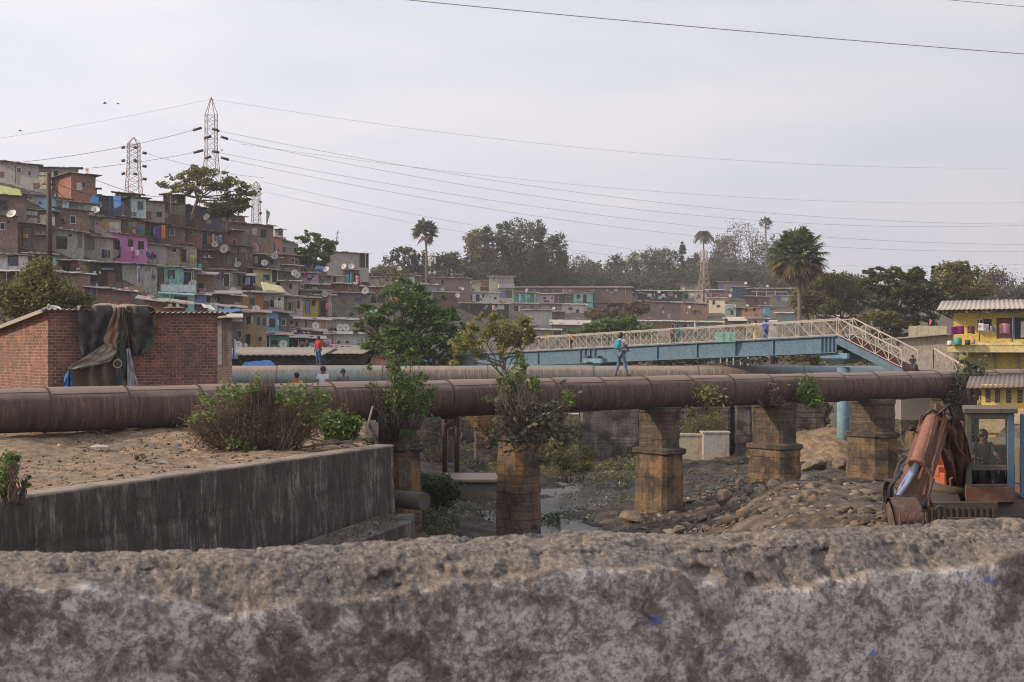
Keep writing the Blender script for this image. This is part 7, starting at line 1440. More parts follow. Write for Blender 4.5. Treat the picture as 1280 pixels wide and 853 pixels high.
def onbridge(label, px, rot, H, top, bot, w=1.2, **kw):
    w *= .75; H *= .80
    """someone standing on the footbridge deck"""
    u = (px-CX)/F; c, s = math.cos(bz), math.sin(bz); ox, oy = bl.x-s*w, bl.y+c*w; t_ = (u*oy-ox)/(c-u*s); person(label, (ox+c*t_, oy+s*t_, bl.z+slope*t_-.03), rot, H, top, bot, **kw)
onbridge('child in a yellow shirt walking on the footbridge', 714, 1.2, 1.45, (.75, .36, .03), (.03, .03, .04), w=.7)
onbridge('person in a teal top on the footbridge', 846.5, .4, 1.6, (.04, .36, .33), (.05, .2, .2), w=1.0)
onbridge('person in dark red clothes beside the teal one on the footbridge', 841, 2.4, 1.65, (.16, .06, .06), (.06, .04, .05), w=1.8)
onbridge('woman in a yellow dress on the footbridge', 944, 1.0, 1.6, (.62, .50, .26), (.62, .50, .26), w=1.2, dress=True, long_hair=True)
onbridge('person in bright blue on the footbridge near the white kiosk', 957.5, .2, 1.6, (.03, .12, .50), (.03, .08, .3), w=1.6)
sitp = dict(pelvis=(0, 0, .30), spine=(0, .02, .40), chest=(0, .05, .51), neck=(0, .07, .60), jaw=(0, .085, .645), head=(0, .09, .69), crown=(0, .08, .73), sl=(-.10, .05, .57), sr=(.10, .05, .57), el=(-.13, .10, .42), er=(.13, .10, .42), wl=(-.06, .22, .38), wr=(.06, .22, .38), hl=(-.03, .25, .38), hr=(.03, .25, .38), pl=(-.05, .02, .28), pr=(.05, .02, .28), kl=(-.07, .24, .30), kr=(.07, .24, .30), al=(-.06, .26, .05), ar=(.06, .26, .05), tl=(-.06, .34, .02), tr=(.06, .34, .02))
e_ = at(1141, 463.5, 78.5); person('person in a dark shirt with a bag sitting on the lower staircase', (e_.x, e_.y, e_.z-.1), 2.9, 1.3, (.035, .04, .06), (.06, .06, .09), sitp)
m = MB(); q = at(1144, 459, 77.6); m.ball(q, .2, 8, 6, (.8, .6, 1)); solo(m, 'shoulder_bag', 'dark bag with pale front held by the person on the staircase', 'bag', plain('dark_bag', (.05, .05, .055)), q-Vector((0, 0, .2)))
stand('person in a pale green top standing beneath the right end of the pipe', 1129, 529, 88, .5, 1.62, (.30, .42, .12), (.45, .42, .42), group=None)
stand('person in a navy shirt beside the pale green one beneath the pipe', 1135, 526, 89, 2.9, 1.68, (.03, .04, .12), (.08, .05, .05))
# birds
def bird(label, px, py, Y, s, perch=False, rot=0):
    c_ = at(px, py, Y); k = s*Y/F; root = thing('bird', label, 'bird', c_, rot, 'birds'); m = MB(); m.tube([(-.5*k, 0, 0), (-.3*k, 0, .02*k), (0, 0, .03*k), (.3*k, 0, .06*k), (.42*k, 0, .08*k), (.55*k, 0, .05*k)], [.03*k, .08*k, .13*k, .10*k, .08*k, .012*k], 8); m.build('body', HAIR, root)
    for sg in (-1, 1):
        m = MB()
        if perch: m.prism([(.15*k, sg*.13*k, .06*k), (-.1*k, sg*.15*k, .1*k), (-.6*k, sg*.06*k, -.02*k), (-.1*k, sg*.14*k, -.06*k)], (0, sg*.02*k, 0))
        else: m.prism([(.12*k, sg*.05*k, .05*k), (.2*k, sg*.45*k, .28*k), (.0*k, sg*.95*k, .22*k), (-.15*k, sg*.5*k, .2*k), (-.2*k, sg*.05*k, .02*k)], (0, 0, .015*k))
        m.build('wing', HAIR, root)
        if perch: m = MB(); m.tube([(0, sg*.06*k, -.05*k), (0, sg*.06*k, -.28*k)], .015*k, 5); m.build('leg', HAIR, root)
bird('dark bird flying alone at the far left of the sky', 25, 164, 130, 5, rot=.8); bird('left bird of the flying pair above the smaller pylon', 131, 129.5, 130, 5.5, rot=.2); bird('right bird of the flying pair above the smaller pylon', 147.5, 130, 130, 5, rot=1.2)
bird('black crow perched on the pale pipe left of the backpack boy', 737, 453.8, 87, 10, True, 2.6); bird('small bird flying beside the tallest pylon', 277, 188, 170, 4, rot=.5)
# ------------------------------------------------------------------ digger
OR = plaster('worn_orange_steel', (.16, .07, .045), .8, (.09, .05, .035), 3); ORB = plaster('bright_orange_steel', (.38, .09, .025), .8, (.14, .06, .035), 5); RED = plaster('rusty_boom_steel', (.13, .06, .042), .85, (.075, .045, .035), 4); SAL = plaster('salmon_cylinder', (.25, .115, .082), .6, (.14, .08, .055), 5); CHR = plain('polished_rod', (.42, .48, .62), .22, .6, var=.08); GRS = plain('black_grease', (.02, .018, .018), .5); GRN = plaster('cab_grey_green', (.12, .105, .075), .6, (.09, .07, .05), 4); CBL = plaster('cab_blue', (.09, .165, .23), .4, (.08, .08, .08), 4); HOSE = plain('rubber_hose', (.035, .028, .028), .6); TRK = plain('track_steel', (.075, .060, .050), .7, .2, var=.4, sc=14, bump=.4)
g = at(1215, 650, 26.5); dg = thing('excavator', 'rusty orange tracked digger with its arm folded and bucket resting on the rubble', 'excavator', (g.x, g.y, -3.3), 0)
def A(px, py, Y): return at(px, py, Y)
def bd(mb, name, mat, par=dg, **kw): return mb.build(name, mat, par, world=True, **kw)
def plate(P, w):      # side plate box from photo points (px,py,Y), extruded w metres to the right
    m = MB(); m.prism([A(*p) for p in P], (w, .0, 0)); return m
# arm (stick): heavy box leaning left, with raised web
m = plate([(1157, 530, 24.2), (1172, 521, 24.4), (1178, 532, 24.5), (1158, 590, 23.6), (1152, 640, 23.1), (1132, 646, 23.0), (1122, 625, 23.0), (1134, 590, 23.4)], .10); bd(m, 'arm', RED, bevel=.015)
m = MB()
for a, b_, w_, h_ in (((1170, 524, 24.5), (1150, 585, 23.7), .44, .30), ((1150, 585, 23.7), (1136, 634, 23.1), .42, .34)): m.bar(A(*a), A(*b_), w_, h_, (0, 1, 0))
bd(m, 'arm_box', RED, bevel=.03)
# boom: two plates forming the arch down to the foot beside the cab
for dx, mt in ((0, RED), (.30, RED)):
    P = [(1163, 519, 24.3), (1176, 513, 24.4), (1186, 524, 24.6), (1196, 548, 25.2), (1204, 585, 26.2), (1206, 622, 26.9), (1196, 622, 26.9), (1193, 590, 26.2), (1186, 562, 25.2), (1176, 545, 24.6), (1164, 556, 24.4), (1158, 545, 24.3)]
    m = MB(); m.prism([A(*p)+Vector((dx-.16, 0, 0)) for p in P], (.045, 0, 0)); bd(m, 'boom_plate', mt)
m = MB(); P = [(1170, 516, 24.4), (1186, 524, 24.6), (1197, 548, 25.2), (1205, 585, 26.2), (1207, 622, 26.9)]
for a, b_ in zip(P, P[1:]): m.bar(A(*a)-Vector((.02, 0, 0)), A(*b_)-Vector((.02, 0, 0)), .34, .05, (0, -1, .4))
P = [(1166, 556, 24.6), (1178, 548, 24.8), (1188, 566, 25.3), (1195, 592, 26.3), (1197, 622, 26.9)]
for a, b_ in zip(P, P[1:]): m.bar(A(*a), A(*b_), .34, .05, (0, -1, .4))
bd(m, 'boom_cover', OR)
m = MB(); m.box(A(1160, 0, 24.4).x, A(1190, 0, 24.4).x, 24.2, 24.7, A(0, 530, 24.4).z, A(0, 520, 24.4).z); m.tube([A(1156, 520, 24.2), A(1192, 520, 24.2)], .07, 10); m.tube([A(1158, 527, 24.1), A(1180, 527, 24.1)], .05, 8); bd(m, 'knuckle', GRS, bevel=.02)
# cylinders
m = MB(); a, b_ = A(1166, 521, 23.9), A(1145, 582, 23.2); m.tube([a, a.lerp(b_, .03), a.lerp(b_, .97), b_], [.08, .11, .11, .09], 18); m.tube([a.lerp(b_, .93), a.lerp(b_, 1.0)], .13, 18); bd(m, 'cylinder_barrel', SAL)
m = MB(); c_ = A(1122, 622, 22.9); m.tube([b_, c_], .062, 14); bd(m, 'cylinder_rod', CHR)
m = MB(); m.tube([A(1200, 530, 24.9), A(1198, 600, 26.2)], .07, 12); m.tube([A(1181, 524, 24.1), A(1190, 545, 24.5)], .09, 12); bd(m, 'boom_cylinder', OR)
m = MB(); m.tube([A(1174, 519, 23.9), A(1160, 565, 23.4), A(1149, 600, 23.0)], .028, 6); m.tube([A(1180, 520, 23.9), A(1170, 560, 23.5), A(1160, 595, 23.2), A(1155, 620, 22.9)], .03, 6); m.tube([A(1183, 523, 23.9), A(1166, 580, 23.2), A(1163, 615, 22.9), A(1160, 640, 22.8)], .022, 6); m.tube([A(1169, 520, 23.8), A(1162, 548, 23.4), A(1153, 580, 23.2)], .02, 6); bd(m, 'steel_pipes', OR)
def loop(cx, cy, Y, rx, ry, r, a0=0, a1=2*math.pi): return [A(cx+rx*math.cos(a), cy+ry*math.sin(a), Y) for a in np.linspace(a0, a1, 18)]
for L_, rr in ((loop(1185, 517, 24, 5, 9, .03), .026), (loop(1175, 644, 22.6, 7, 11, .02, 2.4, 7.2), .022), ([A(1172, 519, 23.8), A(1186, 506, 23.8), A(1190, 520, 24), A(1187, 545, 24.4), A(1183, 560, 24.6)], .028), ([A(1155, 522, 23.9), A(1165, 512, 23.8), A(1176, 517, 23.9), A(1185, 528, 24.1)], .03), ([A(1157, 585, 23.1), A(1167, 600, 22.9), A(1160, 620, 22.8), A(1166, 634, 22.8)], .022), ([A(1120, 595, 23), A(1116, 605, 22.9), A(1124, 580, 23.1), A(1132, 572, 23.2)], .03), ([A(1114, 625, 22.9), A(1113, 610, 22.9), A(1120, 598, 22.9), A(1127, 590, 23)], .035)):
    m = MB(); m.tube(L_, rr, 7); bd(m, 'hose', HOSE)
m = MB(); m.ball(A(1140, 536, 24.2), .065, 8, 6, (1, .6, .8)); m.bar(A(1141, 537, 24.2), A(1156, 548, 24.2), .02, .02); bd(m, 'work_lamp', GRS)
# linkage and bucket
m = MB(); m.tube([A(1117, 626, 22.8), A(1134, 626, 22.8)], .09, 10); m.bar(A(1120, 622, 22.9), A(1128, 640, 22.7), .06, .14); m.bar(A(1134, 622, 22.9), A(1150, 640, 22.7), .06, .12); m.tube([A(1148, 632, 22.9), A(1160, 632, 22.9)], .07, 10); bd(m, 'linkage', GRS)
zg_ = -3.05; X0, X1 = A(1112, 0, 22.6).x, A(1149, 0, 22.6).x
prof = [(.30, -.10+.62), (.12, .62), (-.12, .50), (-.30, .28), (-.34, .05), (-.22, -.08), (-.02, -.10), (.02, -.06), (-.18, -.03), (-.28, .07), (-.25, .26), (-.09, .45), (.12, .56), (.30, .46)]
m = MB(); m.prism([(X0, 22.55+y, zg_+z) for y, z in prof], (X1-X0, 0, 0))
for xx in (X0, X1-.03): m.prism([(xx, 22.55+y, zg_+z) for y, z in prof[:7]], (.03, 0, 0))
bk = bd(m, 'bucket', plaster('bucket_steel', (.085, .05, .038), .6, (.09, .06, .05), 4))
for i in range(5):
    m = MB(); x = X0+.05+(X1-X0-.16)*i/4; m.hexa([(x, 22.49, zg_-.12), (x+.07, 22.49, zg_-.12), (x+.07, 22.56, zg_-.10), (x, 22.56, zg_-.10), (x+.015, 22.66, zg_-.22), (x+.055, 22.66, zg_-.22), (x+.055, 22.68, zg_-.2), (x+.015, 22.68, zg_-.2)]); m.build('tooth', MET, bk, world=True)
m = MB()
for i in range(4): x = X0+.06+(X1-X0-.12)*i/3; m.box(x-.012, x+.012, 22.18, 22.24, zg_+.05, zg_+.42)
m.build('wear_rib', RED, bk, world=True)
# turntable, body, engine bay
x0, x1 = A(1172, 0, 27).x, A(1208, 0, 27).x
m = MB(); m.box(x0, x1+.2, 27.3, 28.6, A(0, 628, 27).z, A(0, 570, 27).z); m.box(x0-.25, x1+1.5, 26.9, 29.8, A(0, 632, 27).z, A(0, 618, 27).z); m.box(x0, x0+.07, 26.6, 27.4, A(0, 628, 27).z, A(0, 590, 27).z); m.box(x0-.02, x1+.1, 26.9, 27.4, A(0, 596, 27).z, A(0, 583, 27).z); bd(m, 'upper_body', ORB, bevel=.02)
m = MB(); m.box(x0+.1, x1, 27.2, 27.34, A(0, 622, 27).z, A(0, 597, 27).z); bd(m, 'engine_bay', GRS)
m = MB(); m.ball(A(1186, 610, 26.9), .13, 10, 7); m.tube([A(1172, 600, 27), A(1176, 606, 26.9), A(1174, 618, 26.9)], .03, 6); m.tube([A(1180, 598, 27), A(1182, 606, 26.8), A(1190, 604, 26.8), A(1196, 616, 26.9)], .03, 6); m.tube([A(1192, 598, 27), A(1191, 612, 26.8)], .045, 6); m.tube([A(1197, 600, 27), A(1199, 618, 26.8)], .035, 6); bd(m, 'machinery', MET)
m = MB(); m.box(A(1250, 0, 29.5).x, A(1300, 0, 29.5).x, 28.4, 31, A(0, 600, 29.5).z, A(0, 552, 29.5).z); bd(m, 'counterweight', GRN, bevel=.05)
# cab
cx0, cx1 = A(1208, 0, 26).x, A(1268, 0, 26).x; zt_, zb_ = A(0, 515, 26).z, A(0, 624, 26).z; cd = 1.45; sk_ = .30
def cbx(name, mt, x0, x1, y0, y1, z0, z1, bv=.012): m = MB(); m.hexa([(x0+(y0-26)*sk_, y0, z0), (x1+(y0-26)*sk_, y0, z0), (x1+(y1-26)*sk_, y1, z0), (x0+(y1-26)*sk_, y1, z0), (x0+(y0-26)*sk_, y0, z1), (x1+(y0-26)*sk_, y0, z1), (x1+(y1-26)*sk_, y1, z1), (x0+(y1-26)*sk_, y1, z1)]); return bd(m, name, mt, bevel=bv)
cbx('cab_roof', GRN, cx0-.05, cx1+.06, 25.95, 26+cd+.05, zt_-.03, zt_+.06); cbx('cab_post', GRN, cx0, cx0+.10, 26, 26.1, zb_, zt_-.03); cbx('cab_post', CBL, cx1-.13, cx1, 26, 26.14, zb_, zt_-.03); cbx('cab_post', GRN, cx0, cx0+.08, 26+cd-.08, 26+cd, zb_, zt_-.03); cbx('cab_post', CBL, cx1-.1, cx1, 26+cd-.1, 26+cd, zb_, zt_-.03); cbx('cab_post', CBL, cx1-.05, cx1, 26.6, 26.72, zb_, zt_-.03)
cbx('cab_post', GRN, cx0+.16, cx0+.20, 26.02, 26.06, zb_+.55, zt_-.1)
cbx('window_frame', GRN, cx0+.10, cx1-.13, 26, 26.06, zt_-.13, zt_-.03); cbx('window_frame', GRN, cx0+.10, cx1-.13, 26, 26.07, zb_+.52, zb_+.62); cbx('window_frame', GRN, cx0+.10, cx1-.13, 26, 26.06, zb_+.22, zb_+.27); cbx('front_panel', OR, cx0-.01, cx1+.01, 25.97, 26.08, zb_-.06, zb_+.22)
cbx('side_panel', CBL, cx1-.02, cx1+.02, 26.14, 26+cd-.1, zb_, zb_+.62); cbx('side_panel', GRN, cx0-.02, cx0+.02, 26.1, 26+cd-.08, zb_, zb_+.5); cbx('back_panel', GRN, cx0+.08, cx1-.1, 26+cd-.05, 26+cd, zb_, zb_+.9); cbx('cab_floor', GRS, cx0, cx1, 26.08, 26+cd, zb_-.08, zb_+.02)
cbx('cab_door', CBL, cx1+.12, cx1+.26, 26.2, 26.3, zb_, zt_-.05)
gl = NT('cab_glass'); gl.b.inputs['Base Color'].default_value = (.8, .8, .75, 1); gl.b.inputs['Roughness'].default_value = .15; tr_ = gl.node('ShaderNodeBsdfTransparent'); tr_.inputs[0].default_value = (.86, .87, .82, 1); ms = gl.node('ShaderNodeMixShader'); ms.inputs[0].default_value = .97; gl.link(gl.b.outputs[0], ms.inputs[1]); gl.link(tr_.outputs[0], ms.inputs[2]); gl.link(ms.outputs[0], gl.out.inputs['Surface'])
cbx('windscreen', gl.m, cx0+.10, cx1-.13, 26.02, 26.03, zb_+.62, zt_-.13, 0)
sx_ = (cx0+cx1)/2+.12
m = MB(); m.box(sx_-.24, sx_+.24, 26.75, 27.2, zb_+.3, zb_+.45); m.box(sx_-.24, sx_+.24, 27.2, 27.32, zb_+.4, zb_+1.1); bd(m, 'seat', GRS, bevel=.03)
m = MB()
for dx in (-.3, -.18, .12, .26): m.tube([(sx_+dx, 26.3, zb_+.1), (sx_+dx, 26.25, zb_+.62)], .012, 5); m.ball((sx_+dx, 26.25, zb_+.64), .03, 6, 5)
bd(m, 'levers', GRS)
pose = dict(sitp); pose.update(el=(-.15, .12, .44), er=(.15, .12, .44), wl=(-.12, .24, .42), wr=(.10, .24, .42), hl=(-.11, .28, .42), hr=(.09, .28, .42))
person('operator in a dark shirt sitting in the digger cab', (sx_+.05, 27.05, zb_+.0), math.pi, 1.62, (.05, .05, .075), (.05, .05, .06), pose)
m = MB(); q = A(1202, 566, 26.6); m.box(q.x-.12, q.x+.16, 26.5, 26.7, q.z-.28, q.z+.28); m.tube([q+Vector((.02, 0, .28)), q+Vector((.02, 0, .36))], .04, 8); solo(m, 'jerrycan', 'yellow jerrycan standing on the digger beside the cab', 'jerrycan', plain('yellow_plastic', (.70, .52, .03), .5, var=.12), q-Vector((0, 0, .28)), bevel=.03)
# crawler tracks
for i, xt in enumerate((A(1186, 0, 26).x, A(1266, 0, 26).x)):
    z0 = -3.50; m = MB(); L0, L1 = 26.1, 29.6; r = .36
    pts = [(L0+r-r*math.sin(a), z0+r-r*math.cos(a)) for a in np.linspace(0, math.pi, 9)]+[(L1-r+r*math.sin(a), z0+r+r*math.cos(a)) for a in np.linspace(0, math.pi, 9)]
    pts.append(pts[0]); seg = []
    for (y0, z0_), (y1, z1_) in zip(pts, pts[1:]):
        n_ = max(1, int(math.hypot(y1-y0, z1_-z0_)/.17))
        for j in range(n_): seg.append((y0+(y1-y0)*(j+.5)/n_, z0_+(z1_-z0_)*(j+.5)/n_, math.atan2(z1_-z0_, y1-y0)))
    for y, z, a in seg:
        d = Vector((0, math.cos(a), math.sin(a)))*.075; m.bar(Vector((xt, y, z))-d, Vector((xt, y, z))+d, .55, .05, (0, -math.sin(a), math.cos(a)))
    bd(m, 'crawler_track', TRK); m = MB(); m.box(xt-.16, xt+.16, L0+.4, L1-.4, z0+.15, z0+.6)
    for y in np.linspace(L0+.4, L1-.4, 6): m.tube([(xt-.2, y, z0+.2), (xt+.2, y, z0+.2)], .15, 12)
    m.tube([(xt-.2, L0+.38, z0+.37), (xt+.2, L0+.38, z0+.37)], .3, 16); m.tube([(xt-.2, L1-.38, z0+.37), (xt+.2, L1-.38, z0+.37)], .3, 16); bd(m, 'track_frame', GRS)
xa, xb = A(1158, 0, 26).x, A(1262, 0, 26).x; m = MB(); m.box(xa, xb, 26.6, 28.0, -3.1, -2.84); m.tube([((xa+xb)/2, 26.9, -2.8), ((xa+xb)/2, 26.9, -2.62)], .55, 24); m.box(xa-.1, xb-.3, 25.75, 25.95, -3.6, -2.86); m.box(xa+.2, xb-.5, 25.6, 25.76, -3.25, -3.12); [m.box(xa-.1+q_*.11, xa-.06+q_*.11, 25.70, 25.78, -3.55, -2.95) for q_ in range(12)]; bd(m, 'undercarriage', plain('muddy_steel', (.075, .055, .038), .9, var=.5, sc=8, bump=.5))
# ------------------------------------------------------------------ rocks, rubble, water, bank clutter, walls under the pipe
def rock_mesh(seed, n=3):
    import bmesh
    bm = bmesh.new(); bmesh.ops.create_icosphere(bm, subdivisions=n, radius=1)
    pl = [(Vector((noise.random()*2-1, noise.random()*2-1, noise.random()*2-1)).normalized(), rnd(.55, .95)) for _ in range(9)]
    for v in bm.verts:
        for nn_, d in pl:
            s_ = v.co.dot(nn_)
            if s_ > d: v.co -= nn_*(s_-d)*.9
        v.co *= 1+.10*noise.noise(v.co*2+Vector((seed, 0, 0)))+.04*noise.noise(v.co*6)
    me = bpy.data.meshes.new('rock'); bm.to_mesh(me); bm.free(); return me
t = NT('rock_stone'); oi = t.node('ShaderNodeObjectInfo'); v = t.coord(); n = t.noise(v, 1.6, 6, .7)
c = t.ramp(oi.outputs['Random'], [(0, (.10, .085, .07)), (.35, (.19, .15, .115)), (.7, (.25, .185, .13)), (1, (.17, .16, .155))]); c = t.mix(t.ramp(n, [(.35, .7), (.62, 0)]), c, (.07, .058, .048)); t.base(c); t.b.inputs['Roughness'].default_value = .95; t.bump(n, .6, .1); RK = t.m
RM = [rock_mesh(i*3.1) for i in range(5)]
for me in RM: me.materials.append(RK)
ROCKS = [(965, 612, 56, 16, 11, 'big upright boulder just below the orange stained pier'), (955, 622, 55, 11, 13, 'tan faced boulder leaning left of the upright one'), (1010, 600, 60, 14, 8, 'flat grey boulder right of the orange stained pier'), (935, 608, 57, 10, 8, 'rounded rock left of the tan faced boulder'), (905, 622, 54, 13, 10, 'brown angular rock at the left of the rubble heap'), (912, 646, 47, 11, 10, 'pale grey angular rock low in the rubble heap'), (1064, 646, 44, 13, 9, 'large round rock in the middle of the dirt heap'), (845, 645, 53, 9, 7, 'low rock at the foot of the tall ochre pier'), (790, 640, 56, 18, 9, 'smooth brown mound of stone left of the tall ochre pier'), (1020, 577, 74, 20, 9, 'large dark slab of rock beyond the orange stained pier'), (1050, 574, 75, 12, 8, 'grey slab right of the large dark slab'), (985, 632, 50, 9, 6, 'sandy rock in the rubble heap below the stained pier'), (1000, 622, 54, 8, 6, 'grey rock in the upper rubble heap'), (940, 636, 50, 8, 6, 'square brown rock in the rubble heap'), (850, 656, 48, 10, 6, 'dark rock at the lower left of the rubble'), (1045, 612, 56, 10, 6, 'low tan rock behind the dirt heap'), (878, 640, 52, 7, 5, 'small reddish rock near the tall pier'), (1085, 622, 50, 9, 6, 'grey rock at the foot of the broad pier'), (1100, 630, 45, 10, 7, 'rounded grey rock left of the digger bucket'), (925, 600, 60, 7, 6, 'upper brown rock beside the stained pier'), (1030, 630, 49, 10, 6, 'flat reddish rock on the dirt heap')]
def put_rock(px, py, Y, rx, ry, label, grp='boulders in the rubble heap'):
    c_ = at(px, py, Y); k = Y/F; o = bpy.data.objects.new('boulder', random.choice(RM)); COL.objects.link(o); g_ = gz(px, Y); z = (g_+c_.z)/2 if abs(g_-c_.z) < .6 else c_.z; o.location = (c_.x, c_.y, z); o.scale = (rx*k, rx*k*.8, ry*k*1.1); o.rotation_euler = (rnd(-.2, .2), rnd(-.2, .2), rnd(0, 3)); tag(o, label, 'rock', grp)
for r in ROCKS: put_rock(*r[:5], r[5])
# countless smaller stones as stuff
def stones(name, label, regions, n, s0, s1, mat, seed=0):
    V = []; Q_ = []; o_ = 0; base = rock_mesh(seed, 1); bv0 = np.array([tuple(v.co) for v in base.vertices]); BV = [bv0*(1+RNG.normal(size=(len(bv0), 1))*.22)+RNG.normal(size=bv0.shape)*.2 for _ in range(12)]; bf = np.array([tuple(p.vertices) for p in base.polygons]); tot = sum(r[4] for r in regions)
    for x0, x1, Y0, Y1, w_ in regions:
        m_ = int(n*w_/tot)
        for _ in range(m_):
            bv = BV[random.randrange(12)]; px, Y = rnd(x0, x1), rnd(Y0, Y1); s_ = s0*(s1/s0)**(random.random()**3); a = rnd(0, 6.28); R_ = np.array([[math.cos(a), -math.sin(a), 0], [math.sin(a), math.cos(a), 0], [0, 0, 1]]); v_ = (bv*np.array([s_*rnd(.7, 1.4), s_*rnd(.7, 1.3), s_*rnd(.4, .8)])) @ R_.T+np.array([(px-CX)/F*Y, Y, gz(px, Y)+s_*.25+(rnd(0, .25) if False else 0)])
            V.append(v_); Q_.append(bf+o_); o_ += len(bv)
    me = npmesh(name, np.concatenate(V), np.concatenate(Q_), mat); tag(link(name, me), label, 'rubble', kind='stuff')
ISL = lambda nm, st: (lambda t: (t.base(t.ramp(t.node('ShaderNodeNewGeometry').outputs['Random Per Island'], st)), setattr(t.b.inputs['Roughness'], 'default_value', .95), t.m)[2])(NT(nm))
STN = ISL('mixed_stones', [(0, (.04, .032, .025)), (.4, (.10, .077, .056)), (.8, (.18, .138, .10)), (.985, (.20, .185, .17)), (1, (.40, .38, .36))])
stones('rubble', 'brown stones and clods heaped between the piers and the digger', [(835, 1120, 44, 62, 6), (900, 1130, 28, 44, 3), (780, 900, 50, 62, 2)], 9000, .018, .12, STN)
stones('rubble', 'dark stones strewn over the riverbed', [(505, 800, 55, 100, 5), (800, 1010, 62, 105, 4), (1010, 1150, 75, 100, 3)], 7000, .03, .16, ISL('dark_stones', [(0, (.05, .045, .04)), (.5, (.10, .085, .07)), (.97, (.15, .13, .11)), (1, (.32, .30, .28))]))
stones('rubble', 'broken angular lumps on the heap before the piers', [(835, 1110, 43, 62, 6), (900, 1120, 29, 44, 3), (780, 900, 50, 62, 1)], 900, .06, .30, STN)
# sandy mound behind the stained pier at the column foot
V = []; 
for i in range(60):
    row = []
    for j in range(60):
        u, v_ = i/59*2-1, j/59*2-1; X = 18.6+u*5; Y = 84.5+v_*5.5; zh = -6.9+1.85*max(0, 1-(u*u+v_*v_))**.8+.35*noise.noise(Vector((X*.6, Y*.6, 0)))+.12*noise.noise(Vector((X*2.4, Y*2.4, 3))); row.append((X, Y, zh))
    V.append(row)
m = MB(); m.grid(V, True, flip=True); solo(m, 'earth_mound', 'sandy orange earth mound at the foot of the round blue column', 'mound', BANK, (18.6, 84.5, -6.9))
# water
t = NT('dark_water'); wv = t.wcoord((1, .35, 1)); n = t.noise(wv, 1.4, 5, .6); n2 = t.noise(t.wcoord((.45, 1, 1)), 1.1, 6, .7, 1.5); t.base(t.mix(t.ramp(n2, [(.58, 0), (.66, .8)]), (.045, .045, .043), (.50, .50, .52))); t.b.inputs['Roughness'].default_value = .3; t.b.inputs['Specular IOR Level'].default_value = .5; t.bump(n, .25, .05)
m = MB(); m.grid([[(-9, y, -7.33), (9.5, y, -7.33)] for y in (44, 64, 92)], False, flip=True); tag(m.build('water', t.m), 'shallow grey foaming stream running between the piers', 'water', kind='structure')
# concrete slab in the pool, stub pipe, drain wall
sl_ = thing('concrete_slab', 'flat grey concrete block lying in the pool between the first piers', 'slab', at(604, 640, 66)); a = at(560, 602, 66); b_ = at(628, 640, 66); m = MB(); m.box(a.x, b_.x, 66, 69, b_.z-.3, a.z-.05); m.build('block', plaster('wet_concrete', (.13, .12, .11), .6), sl_, world=True, bevel=.05); m = MB(); m.box(a.x-.3, b_.x+.1, 65.8, 69.2, a.z-.05, a.z+.12); m.build('top_layer', plaster('dusty_concrete', (.13, .11, .09), .5), sl_, world=True, bevel=.05)
m = MB(); a = at(514, 626, 47); m.tube([a+Vector((-1.0, .9, 0)), a+Vector((.45, -.25, 0))], .30, 20); solo(m, 'pipe_stub', 'short dark concrete pipe stub lying beside the first pier', 'pipe', plaster('dark_concrete', (.085, .075, .068), .5), a-Vector((0, 0, .3)))
em = thing('embankment_wall', 'grey stone embankment wall pierced by round drain openings', 'wall', at(552, 565, 97)); a = at(500, 500, 97); b_ = at(592, 572, 97); m = MB(); m.box(a.x, b_.x, 97, 98.5, b_.z-1, a.z+.6); m.build('wall', RUB, em, world=True)
for px, py, r in ((527, 547, 6), (568, 543, 10), (545, 566, 9), (582, 570, 7)):
    c_ = at(px, py, 96.8); k = r*97/F; m = MB(); P = [[(c_.x+rr*math.cos(a_), y, c_.z+rr*math.sin(a_)) for a_ in np.linspace(0, 2*math.pi, 25)] for rr, y in ((k, 97), (k, 96.5), (k*.82, 96.5), (k*.82, 97.0))]; m.grid(P, False); dp_ = m.build('drain_pipe', wm('gry'), em, world=True)
    m = MB(); m.tube([(c_.x, 96.93, c_.z), (c_.x, 96.98, c_.z)], k*.82, 24); m.build('opening', DARKP, dp_, world=True)
vl = thing('pipe_bracket', 'rusty upright iron pipes with a valve under the rusty pipe', 'pipework', at(562, 580, 52.6)); m = MB()
for px in (556, 571): m.tube([at(px, 512, 51.5), at(px, 590, 52)], .09, 8)
m.tube([at(552, 520, 51.4), at(573, 520, 51.4)], .12, 8); m.tube([at(556, 533, 51.4), at(571, 528, 51.4)], .10, 8); m.build('pipes', SEAM, vl, world=True)
for l, x0, x1, y0, y1, Y, key in (('broken tan concrete block wall right of the tall ochre pier', 845, 879, 545, 572, 84, 'tan'), ('grey concrete block beside the tan block wall', 879, 912, 542, 573, 83.6, 'gry'), ('dark brick box wall under the green grass patch', 896, 921, 528, 552, 92, 'dbk'), ('pale cemented retaining wall far under the pipe at the left', 668, 725, 519, 536, 108, 'gr2'), ('stack of pale tin sheets beside the dark riverside bush', 992, 1014, 532, 548, 92, 'lgr'), ('low brown wall far under the pipe beside the tall pier', 700, 726, 500, 522, 110, 'dgr')):
    a = at(x0, y0, Y); b_ = at(x1, y1, Y); rt = thing('low_wall', l, 'wall', ((a.x+b_.x)/2, Y, b_.z), 0, 'low walls under the pipe'); m = MB(); w_ = (b_.x-a.x)/2; m.box(-w_, w_, 0, 1.2, -1, a.z-b_.z); m.build('wall', wm(key), rt, bevel=.04); m = MB(); m.box(-w_-.05, w_+.05, -.05, 1.25, a.z-b_.z, a.z-b_.z+.09); m.build('coping', wm('gry'), rt)
